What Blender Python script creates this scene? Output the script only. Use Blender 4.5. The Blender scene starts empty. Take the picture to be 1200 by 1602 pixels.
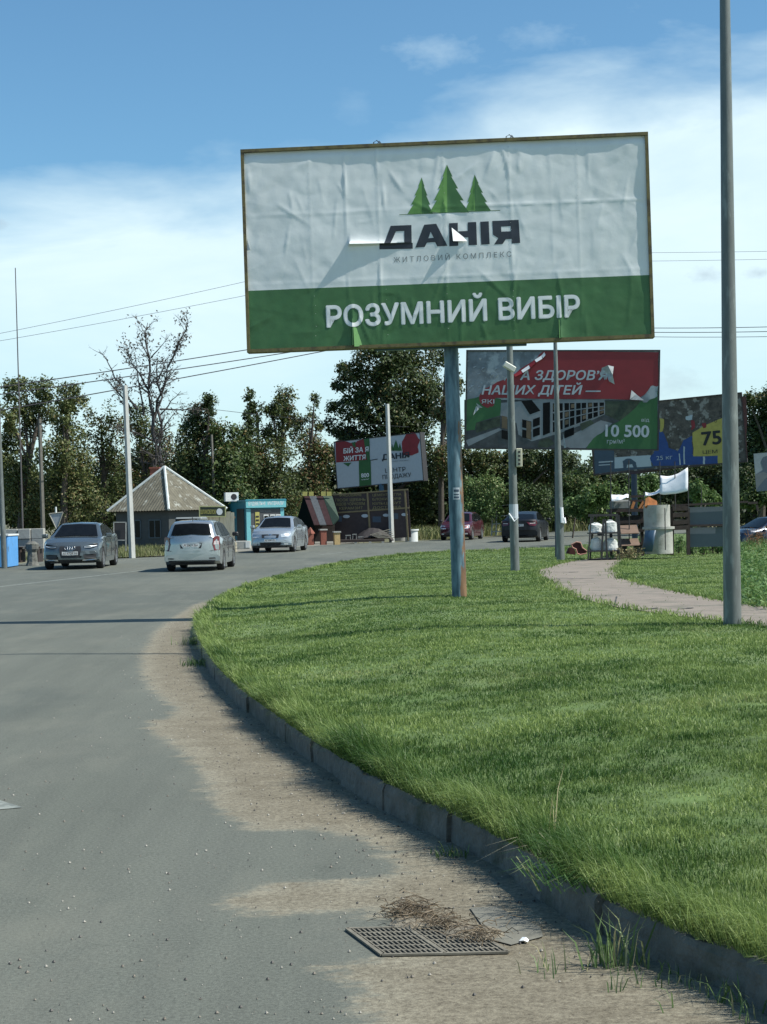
import bpy, bmesh, math, random
import numpy as np
from mathutils import Vector, Matrix, noise, Quaternion
from mathutils.geometry import tessellate_polygon
random.seed(7); NR = np.random.default_rng(11)
sc = bpy.context.scene
C = sc.collection
rad = math.radians

# ------------------------------------------------------------------ camera
F = 2500.0; HC = 1.7; ROLL = rad(1.25)
cr, sr = math.cos(ROLL), math.sin(ROLL)
cam = bpy.data.cameras.new('camera'); camo = bpy.data.objects.new('camera', cam); C.objects.link(camo)
cam.sensor_fit = 'VERTICAL'; cam.sensor_height = 24; cam.lens = 24*F/1602
cam.clip_start = 0.1; cam.clip_end = 6000
camo.matrix_world = Matrix(((cr, sr, 0, 0), (0, 0, -1, 0), (-sr, cr, 0, HC), (0, 0, 0, 1)))
sc.camera = camo
sc.view_settings.view_transform = 'Standard'; sc.view_settings.look = 'None'
sc.view_settings.exposure = 0.32; sc.view_settings.gamma = 1

# ------------------------------------------------------------------ light
SEL, SAZ = rad(51), rad(13)                   # elevation; azimuth turned from +X towards the camera
S = Vector((math.cos(SEL)*math.cos(SAZ), -math.cos(SEL)*math.sin(SAZ), math.sin(SEL)))
sl = bpy.data.lights.new('sun', 'SUN'); sl.energy = 5.0; sl.angle = rad(0.5); sl.color = (1, 0.965, 0.88)
so = bpy.data.objects.new('sun', sl); C.objects.link(so); so.rotation_euler = S.to_track_quat('Z', 'Y').to_euler(); so.location = (20, -5, 30)

# ------------------------------------------------------------------ sky
w = bpy.data.worlds.new('World'); sc.world = w; w.use_nodes = True
nt = w.node_tree; N = nt.nodes; L = nt.links; N.clear()
def nd(tree, t, **k):
    n = tree.nodes.new(t)
    for a, b in k.items(): setattr(n, a, b)
    return n
sky = nd(nt, 'ShaderNodeTexSky', sky_type='NISHITA'); sky.sun_disc = False; sky.sun_elevation = SEL
sky.sun_rotation = rad(90)+SAZ; sky.altitude = 100; sky.air_density = 1.0; sky.dust_density = 0.6; sky.ozone_density = 2.0
bg = nd(nt, 'ShaderNodeBackground'); bg.inputs[1].default_value = 0.098
out = nd(nt, 'ShaderNodeOutputWorld')
tc = nd(nt, 'ShaderNodeTexCoord'); sep = nd(nt, 'ShaderNodeSeparateXYZ'); L.new(tc.outputs['Generated'], sep.inputs[0])
def wm(op, a, b=None, c=None, clamp=False):
    n = nd(nt, 'ShaderNodeMath', operation=op); n.use_clamp = clamp
    for i, q in enumerate((a, b, c)):
        if q is None: continue
        if isinstance(q, (int, float)): n.inputs[i].default_value = q
        else: L.new(q, n.inputs[i])
    return n.outputs[0]
def wnoise(scale, sx, sz, detail, rough, off=0, dist=0.0):
    mp = nd(nt, 'ShaderNodeMapping'); mp.inputs['Scale'].default_value = (sx, 1, sz); mp.inputs['Location'].default_value = (off, off*.7, off*.3)
    L.new(tc.outputs['Generated'], mp.inputs[0])
    n = nd(nt, 'ShaderNodeTexNoise'); n.inputs['Scale'].default_value = scale; n.inputs['Detail'].default_value = detail
    n.inputs['Roughness'].default_value = rough; n.inputs['Distortion'].default_value = dist; L.new(mp.outputs[0], n.inputs[0]); return n.outputs[0]
zz = sep.outputs[2]
nA = wnoise(5, 1, 3.2, 6, .55, 3.1, .3); nB = wnoise(14, 1, 3, 5, .6, 1.7)
# high thin cloud sheet whose upper rim climbs to the right
e1 = wm('MULTIPLY_ADD', sep.outputs[0], 0.17, 0.246)
e2 = wm('MULTIPLY_ADD', wm('SUBTRACT', nA, .5), .12, e1)
e3 = wm('MULTIPLY_ADD', wm('SUBTRACT', nB, .5), .018, e2)
m1 = wm('MULTIPLY', wm('SUBTRACT', e3, zz), 17, clamp=True)
m1 = wm('MULTIPLY', m1, wm('MULTIPLY_ADD', nA, .8, .42, clamp=True))
# thinner again low over the horizon
low = wm('MULTIPLY_ADD', zz, 3.0, .56, clamp=True)
m1 = wm('MULTIPLY', m1, low)
m1 = wm('MULTIPLY', m1, .93)
def puff(u, v, ru, rv, amt):
    du, dv = u-600, 801-v
    d = Vector(((du*cr+dv*sr)/F, 1, (-du*sr+dv*cr)/F)).normalized()
    mp = nd(nt, 'ShaderNodeMapping', vector_type='POINT')
    mp.inputs['Scale'].default_value = (F/ru, F/ru, F/rv); mp.inputs['Location'].default_value = (-d.x*F/ru, -d.y*F/ru, -d.z*F/rv)
    L.new(tc.outputs['Generated'], mp.inputs[0])
    ln = nd(nt, 'ShaderNodeVectorMath', operation='LENGTH'); L.new(mp.outputs[0], ln.inputs[0])
    nn = wnoise(60, 1, 1.8, 5, .6, u*.01)
    q = wm('SUBTRACT', wm('MULTIPLY_ADD', wm('SUBTRACT', nn, .5), 2.4, 1.0), ln.outputs[1])
    return wm('MULTIPLY', wm('MULTIPLY', q, .9, clamp=True), amt)
m2 = puff(680, 80, 66, 26, .20)
for a in ((842, 60, 60, 22, .15), (550, 168, 36, 26, .07), (740, 172, 60, 22, .07)):
    m2 = wm('MAXIMUM', m2, puff(*a))
msum = wm('MAXIMUM', m1, m2)
tint = nd(nt, 'ShaderNodeMix', data_type='RGBA', blend_type='MULTIPLY'); tint.inputs[0].default_value = 1
L.new(sky.outputs[0], tint.inputs[6]); tint.inputs[7].default_value = (0.76, 1.10, 1.18, 1)
mix = nd(nt, 'ShaderNodeMix', data_type='RGBA'); L.new(msum, mix.inputs[0]); L.new(tint.outputs[2], mix.inputs[6]); mix.inputs[7].default_value = (7.5, 9.0, 9.3, 1)
dk = puff(1102, 429, 34, 13, .5); dk = wm('MAXIMUM', dk, puff(1188, 427, 26, 11, .5)); dk = wm('MAXIMUM', dk, puff(-4, 350, 18, 10, .5)); dk = wm('MAXIMUM', dk, puff(1060, 600, 50, 30, .3))
mix2 = nd(nt, 'ShaderNodeMix', data_type='RGBA'); L.new(dk, mix2.inputs[0]); L.new(mix.outputs[2], mix2.inputs[6]); mix2.inputs[7].default_value = (3.3, 4.1, 4.9, 1)
L.new(mix2.outputs[2], bg.inputs[0]); L.new(bg.outputs[0], out.inputs[0])

# ------------------------------------------------------------------ helpers
def at(u, v, Y):
    du, dv = u-600, 801-v
    return Vector(((du*cr+dv*sr)*Y/F, Y, HC+(-du*sr+dv*cr)*Y/F))
def on_ground(u, v, z=0.0):
    du, dv = u-600, 801-v
    q = -du*sr+dv*cr
    Y = (z-HC)*F/q
    return at(u, v, Y)
def px(x, y, z):
    a = x*F/y; b = (z-HC)*F/y
    return 600+a*cr-b*sr, 801-(a*sr+b*cr)
def ss(a, b, x):
    t = np.clip((np.asarray(x, float)-a)/(b-a), 0, 1); return t*t*(3-2*t)
def catmull(pts, n=8):
    P = [Vector(p) for p in pts]; P = [P[0]*2-P[1]]+P+[P[-1]*2-P[-2]]; o = []
    for i in range(1, len(P)-2):
        for k in range(n):
            t = k/n; a, b, c, d = P[i-1:i+3]
            o.append(.5*((2*b)+(c-a)*t+(2*a-5*b+4*c-d)*t*t+(3*b-a-3*c+d)*t**3))
    o.append(P[-2]); return o

def tag(o, label=None, cat=None, group=None, kind=None):
    if label: o['label'] = label
    if cat: o['category'] = cat
    if group: o['group'] = group
    if kind: o['kind'] = kind
    return o
def thing(name, label, cat, loc=(0, 0, 0), rz=0, group=None):
    o = bpy.data.objects.new(name, None); o.empty_display_size = .3; C.objects.link(o)
    o.location = loc; o.rotation_euler = (0, 0, rz); return tag(o, label, cat, group)
def copy_tree(o, parent=None):
    c = o.copy(); C.objects.link(c); c.parent = parent
    for ch in [x for x in bpy.data.objects if x.parent == o]: copy_tree(ch, c)
    return c

class MB:
    def __init__(s, off=(0, 0, 0)): s.v = []; s.f = []; s.m = []; s.off = Vector(off)
    def add(s, vs, fs, mi=0):
        b = len(s.v); s.v += [Vector(q)-s.off for q in vs]
        for f in fs: s.f.append([b+i for i in f]); s.m.append(mi)
        return s
    def box(s, c, d, mi=0, M=None, bev=0):
        x, y, z = [q/2 for q in d]; vs = [Vector((a*x, b*y, e*z)) for a in (-1, 1) for b in (-1, 1) for e in (-1, 1)]
        if M is not None: vs = [M @ q for q in vs]
        c = Vector(c)
        return s.add([c+q for q in vs], [(0, 1, 3, 2), (4, 6, 7, 5), (0, 4, 5, 1), (2, 3, 7, 6), (0, 2, 6, 4), (1, 5, 7, 3)], mi)
    def bar(s, p0, p1, a, b, mi=0, up=(0, 0, 1)):
        p0, p1 = Vector(p0), Vector(p1); d = (p1-p0); l = d.length; d.normalize()
        u = Vector(up); u = (u-d*u.dot(d))
        if u.length < 1e-4: u = Vector((1, 0, 0))-d*d.x
        u.normalize(); w_ = d.cross(u)
        M = Matrix((d, w_, u)).transposed(); return s.box((p0+p1)/2, (l, a, b), mi, M)
    def tube(s, pts, rs, n=8, mi=0, caps=True):
        pts = [Vector(p) for p in pts]
        if isinstance(rs, (int, float)): rs = [rs]*len(pts)
        rings = []; ref = Vector((0, 0, 1))
        d0 = (pts[1]-pts[0]).normalized()
        if abs(d0.z) > .9: ref = Vector((1, 0, 0))
        for i, p in enumerate(pts):
            d = (pts[min(i+1, len(pts)-1)]-pts[max(i-1, 0)]).normalized()
            a = (ref-d*ref.dot(d)).normalized(); b = d.cross(a)
            rings.append([p+(a*math.cos(2*math.pi*k/n)+b*math.sin(2*math.pi*k/n))*rs[i] for k in range(n)])
        vs = [q for r in rings for q in r]; fs = []
        for i in range(len(pts)-1):
            for k in range(n): fs.append((i*n+k, i*n+(k+1) % n, (i+1)*n+(k+1) % n, (i+1)*n+k))
        if caps: fs.append(tuple(range(n-1, -1, -1))); fs.append(tuple((len(pts)-1)*n+k for k in range(n)))
        return s.add(vs, fs, mi)
    def lathe(s, c, prof, n=24, mi=0, axis='Z'):
        vs = []; c = Vector(c)
        for r, z in prof:
            for k in range(n):
                a = 2*math.pi*k/n
                q = Vector((r*math.cos(a), r*math.sin(a), z)) if axis == 'Z' else Vector((r*math.cos(a), z, r*math.sin(a)))
                vs.append(c+q)
        fs = [(i*n+k, i*n+(k+1) % n, (i+1)*n+(k+1) % n, (i+1)*n+k) for i in range(len(prof)-1) for k in range(n)]
        return s.add(vs, fs, mi)
    def build(s, name, mats, parent=None, smooth=False, ang=35, bevel=0, label=None):
        me = bpy.data.meshes.new(name); me.from_pydata([tuple(q) for q in s.v], [], s.f)
        if not isinstance(mats, (list, tuple)): mats = [mats]
        for m in mats: me.materials.append(m)
        me.polygons.foreach_set('material_index', s.m); me.update()
        bm = bmesh.new(); bm.from_mesh(me); bmesh.ops.recalc_face_normals(bm, faces=bm.faces)
        if bevel:
            bmesh.ops.bevel(bm, geom=[e for e in bm.edges if len(e.link_faces) == 2 and e.calc_face_angle(0) > .6], offset=bevel, segments=1, affect='EDGES', clamp_overlap=True)
        bm.to_mesh(me); bm.free()
        if smooth:
            me.polygons.foreach_set('use_smooth', [True]*len(me.polygons)); me.set_sharp_from_angle(angle=rad(ang))
        o = bpy.data.objects.new(name, me); C.objects.link(o); o.parent = parent
        if label: o['label'] = label
        return o

def raw_mesh(name, v, faces_flat, counts, mat, parent=None, smooth=False):
    me = bpy.data.meshes.new(name)
    me.vertices.add(len(v)); me.vertices.foreach_set('co', np.ascontiguousarray(v, np.float32).ravel())
    me.loops.add(len(faces_flat)); me.loops.foreach_set('vertex_index', np.ascontiguousarray(faces_flat, np.int32))
    me.polygons.add(len(counts)); st = np.concatenate(([0], np.cumsum(counts)[:-1])).astype(np.int32)
    me.polygons.foreach_set('loop_start', st)
    me.update(calc_edges=True); me.validate()
    for m in (mat if isinstance(mat, list) else [mat]): me.materials.append(m)
    if smooth: me.polygons.foreach_set('use_smooth', [True]*len(me.polygons))
    o = bpy.data.objects.new(name, me); C.objects.link(o); o.parent = parent; return o

# ------------------------------------------------------------------ materials
def mat(name, col, rough=.6, metal=0, spec=.5, var=.12, vscale=6, col2=None, mask=None, bump=0, bscale=40, coat=0, stretch=(1, 1, 1), coords='Object', v2=None):
    m = bpy.data.materials.new(name); m.use_nodes = True; t = m.node_tree; b = t.nodes['Principled BSDF']
    b.inputs['Roughness'].default_value = rough; b.inputs['Metallic'].default_value = metal
    b.inputs['Specular IOR Level'].default_value = spec; b.inputs['Coat Weight'].default_value = coat
    tcn = nd(t, 'ShaderNodeTexCoord'); mp = nd(t, 'ShaderNodeMapping'); mp.inputs['Scale'].default_value = stretch
    t.links.new(tcn.outputs[coords], mp.inputs[0])
    n = nd(t, 'ShaderNodeTexNoise'); n.inputs['Scale'].default_value = vscale; n.inputs['Detail'].default_value = 6; n.inputs['Roughness'].default_value = .65
    t.links.new(mp.outputs[0], n.inputs[0])
    r = nd(t, 'ShaderNodeValToRGB'); c = Vector(col[:3])
    r.color_ramp.elements[0].position = .3; r.color_ramp.elements[1].position = .72
    r.color_ramp.elements[0].color = (*(c*(1-var)), 1); r.color_ramp.elements[1].color = (*(c*(1+var)), 1)
    t.links.new(n.outputs[0], r.inputs[0]); last = r.outputs[0]
    if col2 is not None:
        pos, soft, sc2, st2 = mask
        mp2 = nd(t, 'ShaderNodeMapping'); mp2.inputs['Scale'].default_value = st2; mp2.inputs['Location'].default_value = (3.3, 1.1, 7.7)
        t.links.new(tcn.outputs[coords], mp2.inputs[0])
        n2 = nd(t, 'ShaderNodeTexNoise'); n2.inputs['Scale'].default_value = sc2; n2.inputs['Detail'].default_value = 8; n2.inputs['Roughness'].default_value = .62
        t.links.new(mp2.outputs[0], n2.inputs[0])
        r2 = nd(t, 'ShaderNodeValToRGB'); r2.color_ramp.elements[0].position = pos; r2.color_ramp.elements[1].position = pos+soft
        t.links.new(n2.outputs[0], r2.inputs[0])
        mx = nd(t, 'ShaderNodeMix', data_type='RGBA'); t.links.new(r2.outputs[0], mx.inputs[0]); t.links.new(last, mx.inputs[6]); mx.inputs[7].default_value = (*col2, 1); last = mx.outputs[2]
    t.links.new(last, b.inputs['Base Color'])
    if bump:
        nb = nd(t, 'ShaderNodeTexNoise'); nb.inputs['Scale'].default_value = bscale; nb.inputs['Detail'].default_value = 5
        t.links.new(mp.outputs[0], nb.inputs[0]); bp = nd(t, 'ShaderNodeBump'); bp.inputs['Strength'].default_value = 1; bp.inputs['Distance'].default_value = bump
        t.links.new(nb.outputs[0], bp.inputs['Height']); t.links.new(bp.outputs[0], b.inputs['Normal'])
    return m
def leafmat(name, c1, c2, c3=None, amt3=.1, trans=.35, nscale=.25, namt=.5, rough=.55):
    m = bpy.data.materials.new(name); m.use_nodes = True; t = m.node_tree; b = t.nodes['Principled BSDF']; o = t.nodes['Material Output']
    g = nd(t, 'ShaderNodeNewGeometry'); r = nd(t, 'ShaderNodeValToRGB')
    r.color_ramp.elements[0].color = (*c1, 1); r.color_ramp.elements[1].color = (*c2, 1)
    if c3 is not None:
        r.color_ramp.elements[1].position = 1-amt3; e = r.color_ramp.elements.new(1.0); e.color = (*c3, 1)
    n = nd(t, 'ShaderNodeTexNoise'); n.inputs['Scale'].default_value = nscale; n.inputs['Detail'].default_value = 4
    t.links.new(g.outputs['Position'], n.inputs[0])
    a = nd(t, 'ShaderNodeMath', operation='MULTIPLY_ADD'); t.links.new(n.outputs[0], a.inputs[0]); a.inputs[1].default_value = 2.2*namt; a.inputs[2].default_value = -1.1*namt
    a2 = nd(t, 'ShaderNodeMath', operation='ADD'); a2.use_clamp = True; t.links.new(a.outputs[0], a2.inputs[0]); t.links.new(g.outputs['Random Per Island'], a2.inputs[1])
    t.links.new(a2.outputs[0], r.inputs[0]); t.links.new(r.outputs[0], b.inputs['Base Color'])
    b.inputs['Roughness'].default_value = rough; b.inputs['Specular IOR Level'].default_value = .35
    tr = nd(t, 'ShaderNodeBsdfTranslucent'); t.links.new(r.outputs[0], tr.inputs[0]); mx = nd(t, 'ShaderNodeMixShader'); mx.inputs[0].default_value = trans
    t.links.new(b.outputs[0], mx.inputs[1]); t.links.new(tr.outputs[0], mx.inputs[2]); t.links.new(mx.outputs[0], o.inputs[0]); return m

M = {}
M['white_print'] = mat('white_print', (.68, .71, .71), .45, var=.05, vscale=2.5, bump=.004, bscale=5)
M['green_print'] = mat('green_print', (.045, .135, .045), .5, var=.15, vscale=3, bump=.004, bscale=5)
M['green_light'] = mat('green_light', (.12, .27, .065), .5, var=.06)
M['green_dark'] = mat('green_dark', (.045, .135, .04), .5, var=.06)
M['navy_print'] = mat('navy_print', (.022, .028, .04), .5, var=.1)
M['grey_print'] = mat('grey_print', (.2, .22, .23), .5)
M['letter_white'] = mat('letter_white', (.72, .74, .74), .5, var=.04)
M['rivet'] = mat('rivet', (.4, .43, .44), .4, metal=.3)
M['ochre'] = mat('ochre_paint', (.14, .115, .045), .7, var=.25, vscale=9, col2=(.07, .055, .03), mask=(.5, .12, 7, (1, 1, 1)))
M['blue_rust'] = None
M['tin'] = mat('galvanised_tin', (.33, .35, .37), .5, metal=.3, var=.2)
M['red_print'] = mat('red_print', (.225, .018, .024), .55, var=.12, vscale=2)
M['green2'] = mat('green_poster', (.03, .115, .035), .55, var=.15, vscale=1.5)
M['old_grey'] = mat('old_paper', (.17, .20, .23), .7, var=.45, vscale=1.6, col2=(.33, .37, .40), mask=(.52, .1, 2.2, (1, 1, 1)))
M['photo_dark'] = mat('photo_dark', (.05, .055, .06), .6, var=.5, vscale=4)
M['photo_grey'] = mat('photo_grey', (.20, .22, .24), .6, var=.2, vscale=2)
M['photo_pale'] = mat('photo_pale', (.22, .33, .35), .6, var=.15, vscale=1)
M['photo_brown'] = mat('photo_brown', (.12, .085, .05), .6, var=.25)
M['photo_tree'] = mat('photo_tree', (.035, .05, .03), .6, var=.6, vscale=5)
M['frame_dark'] = mat('frame_dark', (.03, .028, .03), .6)
M['grey_poster'] = mat('poster_white', (.42, .46, .50), .6, var=.05)
M['torn3'] = mat('torn_layers', (.09, .075, .065), .8, var=.6, vscale=5, col2=(.26, .24, .22), mask=(.54, .05, 3.2, (1, 1, 1)))
M['blue_print'] = mat('blue_print', (.022, .06, .22), .6, var=.15)
M['slate_print'] = mat('slate_print', (.05, .075, .11), .6, var=.12)
M['yellow_print'] = mat('yellow_print', (.42, .34, .08), .6, var=.15)
M['black_print'] = mat('black_print', (.012, .012, .014), .5)
M['yellow_sign'] = mat('yellow_sign', (.42, .38, .11), .6)
M['steel_pole'] = mat('steel_pole', (.13, .145, .14), .5, metal=.15, var=.22, vscale=9, stretch=(1, 1, .25), col2=(.21, .235, .225), mask=(.55, .12, 12, (1, 1, .2)))
M['concrete_pole'] = mat('concrete_pole', (.42, .43, .41), .85, var=.15, vscale=7, stretch=(1, 1, .3), bump=.01)
M['concrete'] = mat('concrete', (.36, .36, .33), .9, var=.18, vscale=4, bump=.01, col2=(.24, .24, .21), mask=(.55, .15, 2, (1, 1, 1)))
M['kerb'] = mat('kerb_concrete', (.13, .13, .115), .9, var=.3, vscale=7, bump=.03, bscale=16, col2=(.06, .07, .05), mask=(.52, .15, 2.5, (1, 1, 1)))
M['blue_pole'] = mat('blue_pole', (.03, .09, .16), .55, var=.2)
M['dark_pole'] = mat('dark_blue_pole', (.02, .035, .07), .5)
M['wood'] = mat('wood', (.20, .14, .08), .8, var=.3, vscale=8, stretch=(1, 1, .2))
M['dark_wood'] = mat('dark_wood', (.035, .025, .022), .8, var=.4, vscale=8)
M['pale_wood'] = mat('pale_wood', (.40, .38, .29), .8, var=.22, vscale=6, stretch=(3, 3, .4))
M['brick'] = mat('brick', (.22, .075, .05), .85, var=.3, vscale=9)
M['brick_yellow'] = mat('brick_yellow', (.42, .30, .14), .85, var=.2, vscale=9)
M['teal'] = mat('teal_paint', (.025, .20, .26), .5, var=.12)
M['teal_light'] = mat('teal_light', (.16, .46, .50), .5, var=.08)
M['glass'] = mat('dark_glass', (.006, .007, .008), .2, spec=.12, var=.3)
M['tyre'] = mat('tyre', (.015, .015, .016), .85)
M['rim'] = mat('alloy_rim', (.42, .43, .44), .3, metal=.8)
M['plastic'] = mat('black_plastic', (.02, .02, .022), .5)
M['chrome'] = mat('chrome', (.7, .7, .7), .15, metal=1)
M['plate'] = mat('plate_white', (.6, .6, .58), .4)
M['head'] = mat('headlamp', (.55, .58, .60), .1, spec=1, metal=.4)
M['tail'] = mat('tail_lamp', (.12, .008, .012), .15, spec=.8)
M['tail_white'] = mat('tail_clear', (.5, .42, .42), .15, spec=.8)
M['blue_car'] = mat('paint_blue_grey', (.095, .115, .125), .2, metal=.45, coat=.7, var=.04)
M['silver_car'] = mat('paint_silver', (.36, .38, .385), .2, metal=.65, coat=.7, var=.03)
M['silver_blue_car'] = mat('paint_silver_blue', (.36, .40, .43), .2, metal=.5, coat=.7, var=.03)
M['red_car'] = mat('paint_dark_red', (.075, .010, .018), .3, metal=.3, coat=.7, var=.04)
M['black_car'] = mat('paint_near_black', (.006, .007, .010), .4, metal=.0, coat=.15, spec=.3, var=.04)
M['bark'] = mat('bark', (.075, .062, .05), .9, var=.3, vscale=10)
M['dead_bark'] = mat('dead_bark', (.06, .055, .055), .9, var=.3, vscale=10)
M['white_cloth'] = mat('white_cloth', (.80, .82, .84), .8, var=.04)
M['sack'] = mat('white_sack', (.66, .68, .66), .7, var=.12, vscale=9, bump=.03, bscale=9)
M['blue_paint'] = mat('blue_container_paint', (.10, .32, .66), .55, var=.1, vscale=3, col2=(.07, .13, .2), mask=(.62, .06, 4, (1, 1, .4)))
M['wire'] = mat('cable', (.02, .02, .025), .6)
M['panel_grey'] = mat('blue_grey_panel', (.075, .10, .125), .55, var=.06)
M['tile'] = mat('clay_tile', (.42, .17, .06), .8, var=.3)
M['dark_red'] = mat('dark_red_clay', (.08, .018, .016), .7)
M['pink'] = mat('pale_rim', (.42, .22, .17), .7)
M['house_wall'] = mat('house_wall', (.055, .062, .062), .85, var=.15)
M['blue_window'] = mat('blue_frame', (.05, .075, .09), .6)
M['white_paint'] = mat('white_paint', (.66, .68, .66), .6, var=.08)
M['box_cream'] = mat('cream_box', (.46, .45, .34), .6)

def roofmat():
    m = mat('asbestos_roof', (.13, .12, .088), .9, var=.3, vscale=3, col2=(.33, .34, .30), mask=(.56, .12, 2.6, (1, 1, 1))); return m
M['roof'] = roofmat(); M['roof_ridge'] = mat('ridge_metal', (.50, .54, .53), .7, var=.2)

def rust_pole():
    m = bpy.data.materials.new('blue_rusted_paint'); m.use_nodes = True; t = m.node_tree; b = t.nodes['Principled BSDF']; b.inputs['Roughness'].default_value = .6
    tcn = nd(t, 'ShaderNodeTexCoord'); sp = nd(t, 'ShaderNodeSeparateXYZ'); t.links.new(tcn.outputs['Object'], sp.inputs[0])
    mp = nd(t, 'ShaderNodeMapping'); mp.inputs['Scale'].default_value = (1, 1, .22); t.links.new(tcn.outputs['Object'], mp.inputs[0])
    n = nd(t, 'ShaderNodeTexNoise'); n.inputs['Scale'].default_value = 6; n.inputs['Detail'].default_value = 9; n.inputs['Roughness'].default_value = .7; t.links.new(mp.outputs[0], n.inputs[0])
    # rust grows on one weathered flank (+x) and towards the foot
    a = nd(t, 'ShaderNodeMath', operation='MULTIPLY_ADD'); t.links.new(sp.outputs[0], a.inputs[0]); a.inputs[1].default_value = 3.6; a.inputs[2].default_value = -.74
    zf = nd(t, 'ShaderNodeMapRange'); t.links.new(sp.outputs[2], zf.inputs[0]); zf.inputs[1].default_value = 3.4; zf.inputs[2].default_value = 2.7; zf.inputs[3].default_value = -.25; zf.inputs[4].default_value = 0
    a2 = nd(t, 'ShaderNodeMath', operation='ADD'); t.links.new(a.outputs[0], a2.inputs[0]); t.links.new(zf.outputs[0], a2.inputs[1])
    a3 = nd(t, 'ShaderNodeMath', operation='MULTIPLY_ADD'); t.links.new(n.outputs[0], a3.inputs[0]); a3.inputs[1].default_value = 2.2; t.links.new(a2.outputs[0], a3.inputs[2])
    r = nd(t, 'ShaderNodeValToRGB'); r.color_ramp.elements[0].position = .52; r.color_ramp.elements[1].position = .62
    t.links.new(a3.outputs[0], r.inputs[0])
    n2 = nd(t, 'ShaderNodeTexNoise'); n2.inputs['Scale'].default_value = 14; n2.inputs['Detail'].default_value = 6; t.links.new(mp.outputs[0], n2.inputs[0])
    rb = nd(t, 'ShaderNodeValToRGB'); rb.color_ramp.elements[0].position = .35; rb.color_ramp.elements[0].color = (.035, .075, .105, 1); rb.color_ramp.elements[1].position = .7; rb.color_ramp.elements[1].color = (.15, .25, .30, 1); t.links.new(n2.outputs[0], rb.inputs[0])
    rr = nd(t, 'ShaderNodeValToRGB'); rr.color_ramp.elements[0].position = .3; rr.color_ramp.elements[0].color = (.085, .04, .022, 1); rr.color_ramp.elements[1].position = .75; rr.color_ramp.elements[1].color = (.23, .135, .07, 1); t.links.new(n2.outputs[0], rr.inputs[0])
    mx = nd(t, 'ShaderNodeMix', data_type='RGBA'); t.links.new(r.outputs[0], mx.inputs[0]); t.links.new(rb.outputs[0], mx.inputs[6]); t.links.new(rr.outputs[0], mx.inputs[7]); t.links.new(mx.outputs[2], b.inputs['Base Color'])
    return m
M['blue_rust'] = rust_pole()

# ------------------------------------------------------------------ ground shapes
kpx = [(1800, 1950), (1500, 1750), (1330, 1655), (1195, 1578), (1100, 1540), (1000, 1497), (900, 1442), (825, 1390), (750, 1345), (675, 1305), (600, 1267), (530, 1222), (471, 1181), (425, 1145), (379, 1108), (345, 1074), (322, 1040), (308, 1008), (310, 985), (326, 962), (352, 943), (388, 927), (440, 911), (505, 895), (575, 882), (640, 874), (700, 870), (760, 868), (820, 867), (872, 865)]
KL = [on_ground(u, v) for u, v in kpx]
KC = catmull([(p.x, p.y, 0) for p in KL], 10)
K = [KC[0]]                                       # resample evenly
for p in KC[1:]:
    while (p-K[-1]).length > .12: K.append(K[-1]+(p-K[-1]).normalized()*.12)
KA = np.array([(p.x, p.y) for p in K])
east = [on_ground(930, 853), on_ground(1010, 843), on_ground(1200, 827)]
LP = np.vstack([KA, [(p.x, p.y) for p in east], [(60, 118), (60, 1.2), (KA[0][0]+.3, KA[0][1]-1.5)]])
def inside(P, poly):
    x, y = P[:, 0], P[:, 1]; r = np.zeros(len(P), bool); n = len(poly); j = n-1
    for i in range(n):
        xi, yi = poly[i]; xj, yj = poly[j]
        c = ((yi > y) != (yj > y)); 
        with np.errstate(divide='ignore', invalid='ignore'): r ^= c & (x < (xj-xi)*(y-yi)/(yj-yi+1e-12)+xi)
        j = i
    return r
def dist_line(P, line, closed=False):
    A = line; B = np.roll(line, -1, 0) if closed else line[1:]; A = A if closed else line[:-1]
    d = np.full(len(P), 1e9)
    for a, b in zip(A, B):
        ab = b-a; t = np.clip(((P-a) @ ab)/(ab @ ab+1e-12), 0, 1); q = a+t[:, None]*ab
        d = np.minimum(d, np.hypot(P[:, 0]-q[:, 0], P[:, 1]-q[:, 1]))
    return d
KD = KA[::4]
def lawn_z(P):
    P = np.atleast_2d(np.asarray(P, float)); d = dist_line(P, KD)
    return .15+.17*ss(0, 3.5, d)*(1-ss(27, 44, P[:, 1]))
def lz(x, y): return float(lawn_z([(x, y)])[0])
def on_lawn(u, v):
    z = .25
    for _ in range(6):
        p = on_ground(u, v, z); z = lz(p.x, p.y)
    p.z = z; return p

def ground_mat():
    m = mat('verge_soil', (.115, .115, .06), .95, var=.35, vscale=.35, coords='Object', col2=(.24, .21, .15), mask=(.52, .12, .22, (1, 1, 1))); return m
g = MB(); g.add([(-900, -60, -.06), (900, -60, -.06), (900, 2500, -.06), (-900, 2500, -.06)], [(0, 1, 2, 3)])
tag(g.build('ground', ground_mat()), kind='structure')

# ---- road
sand_px = [(346, 932), (300, 946), (256, 972), (232, 995), (214, 1025), (212, 1050), (226, 1078), (262, 1108), (258, 1122), (225, 1126), (221, 1146), (262, 1165), (284, 1195), (305, 1222), (312, 1262), (345, 1278), (378, 1297), (430, 1302), (500, 1303), (560, 1318), (598, 1345), (612, 1362), (560, 1374), (480, 1376), (375, 1382), (345, 1403), (330, 1428), (400, 1434), (560, 1432), (600, 1440), (640, 1480), (560, 1500), (490, 1503), (484, 1520), (525, 1545), (540, 1580), (560, 1640), (600, 1760), (1500, 1760), (1330, 1655), (1195, 1578), (1000, 1497), (825, 1390), (675, 1305), (530, 1222), (425, 1145), (345, 1074), (310, 1010), (320, 965)]
SP = np.array([(on_ground(u, v).x, on_ground(u, v).y) for u, v in sand_px])
rx = np.arange(-12, 7.01, .15); ry = np.arange(1.5, 40.01, .15)
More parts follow.
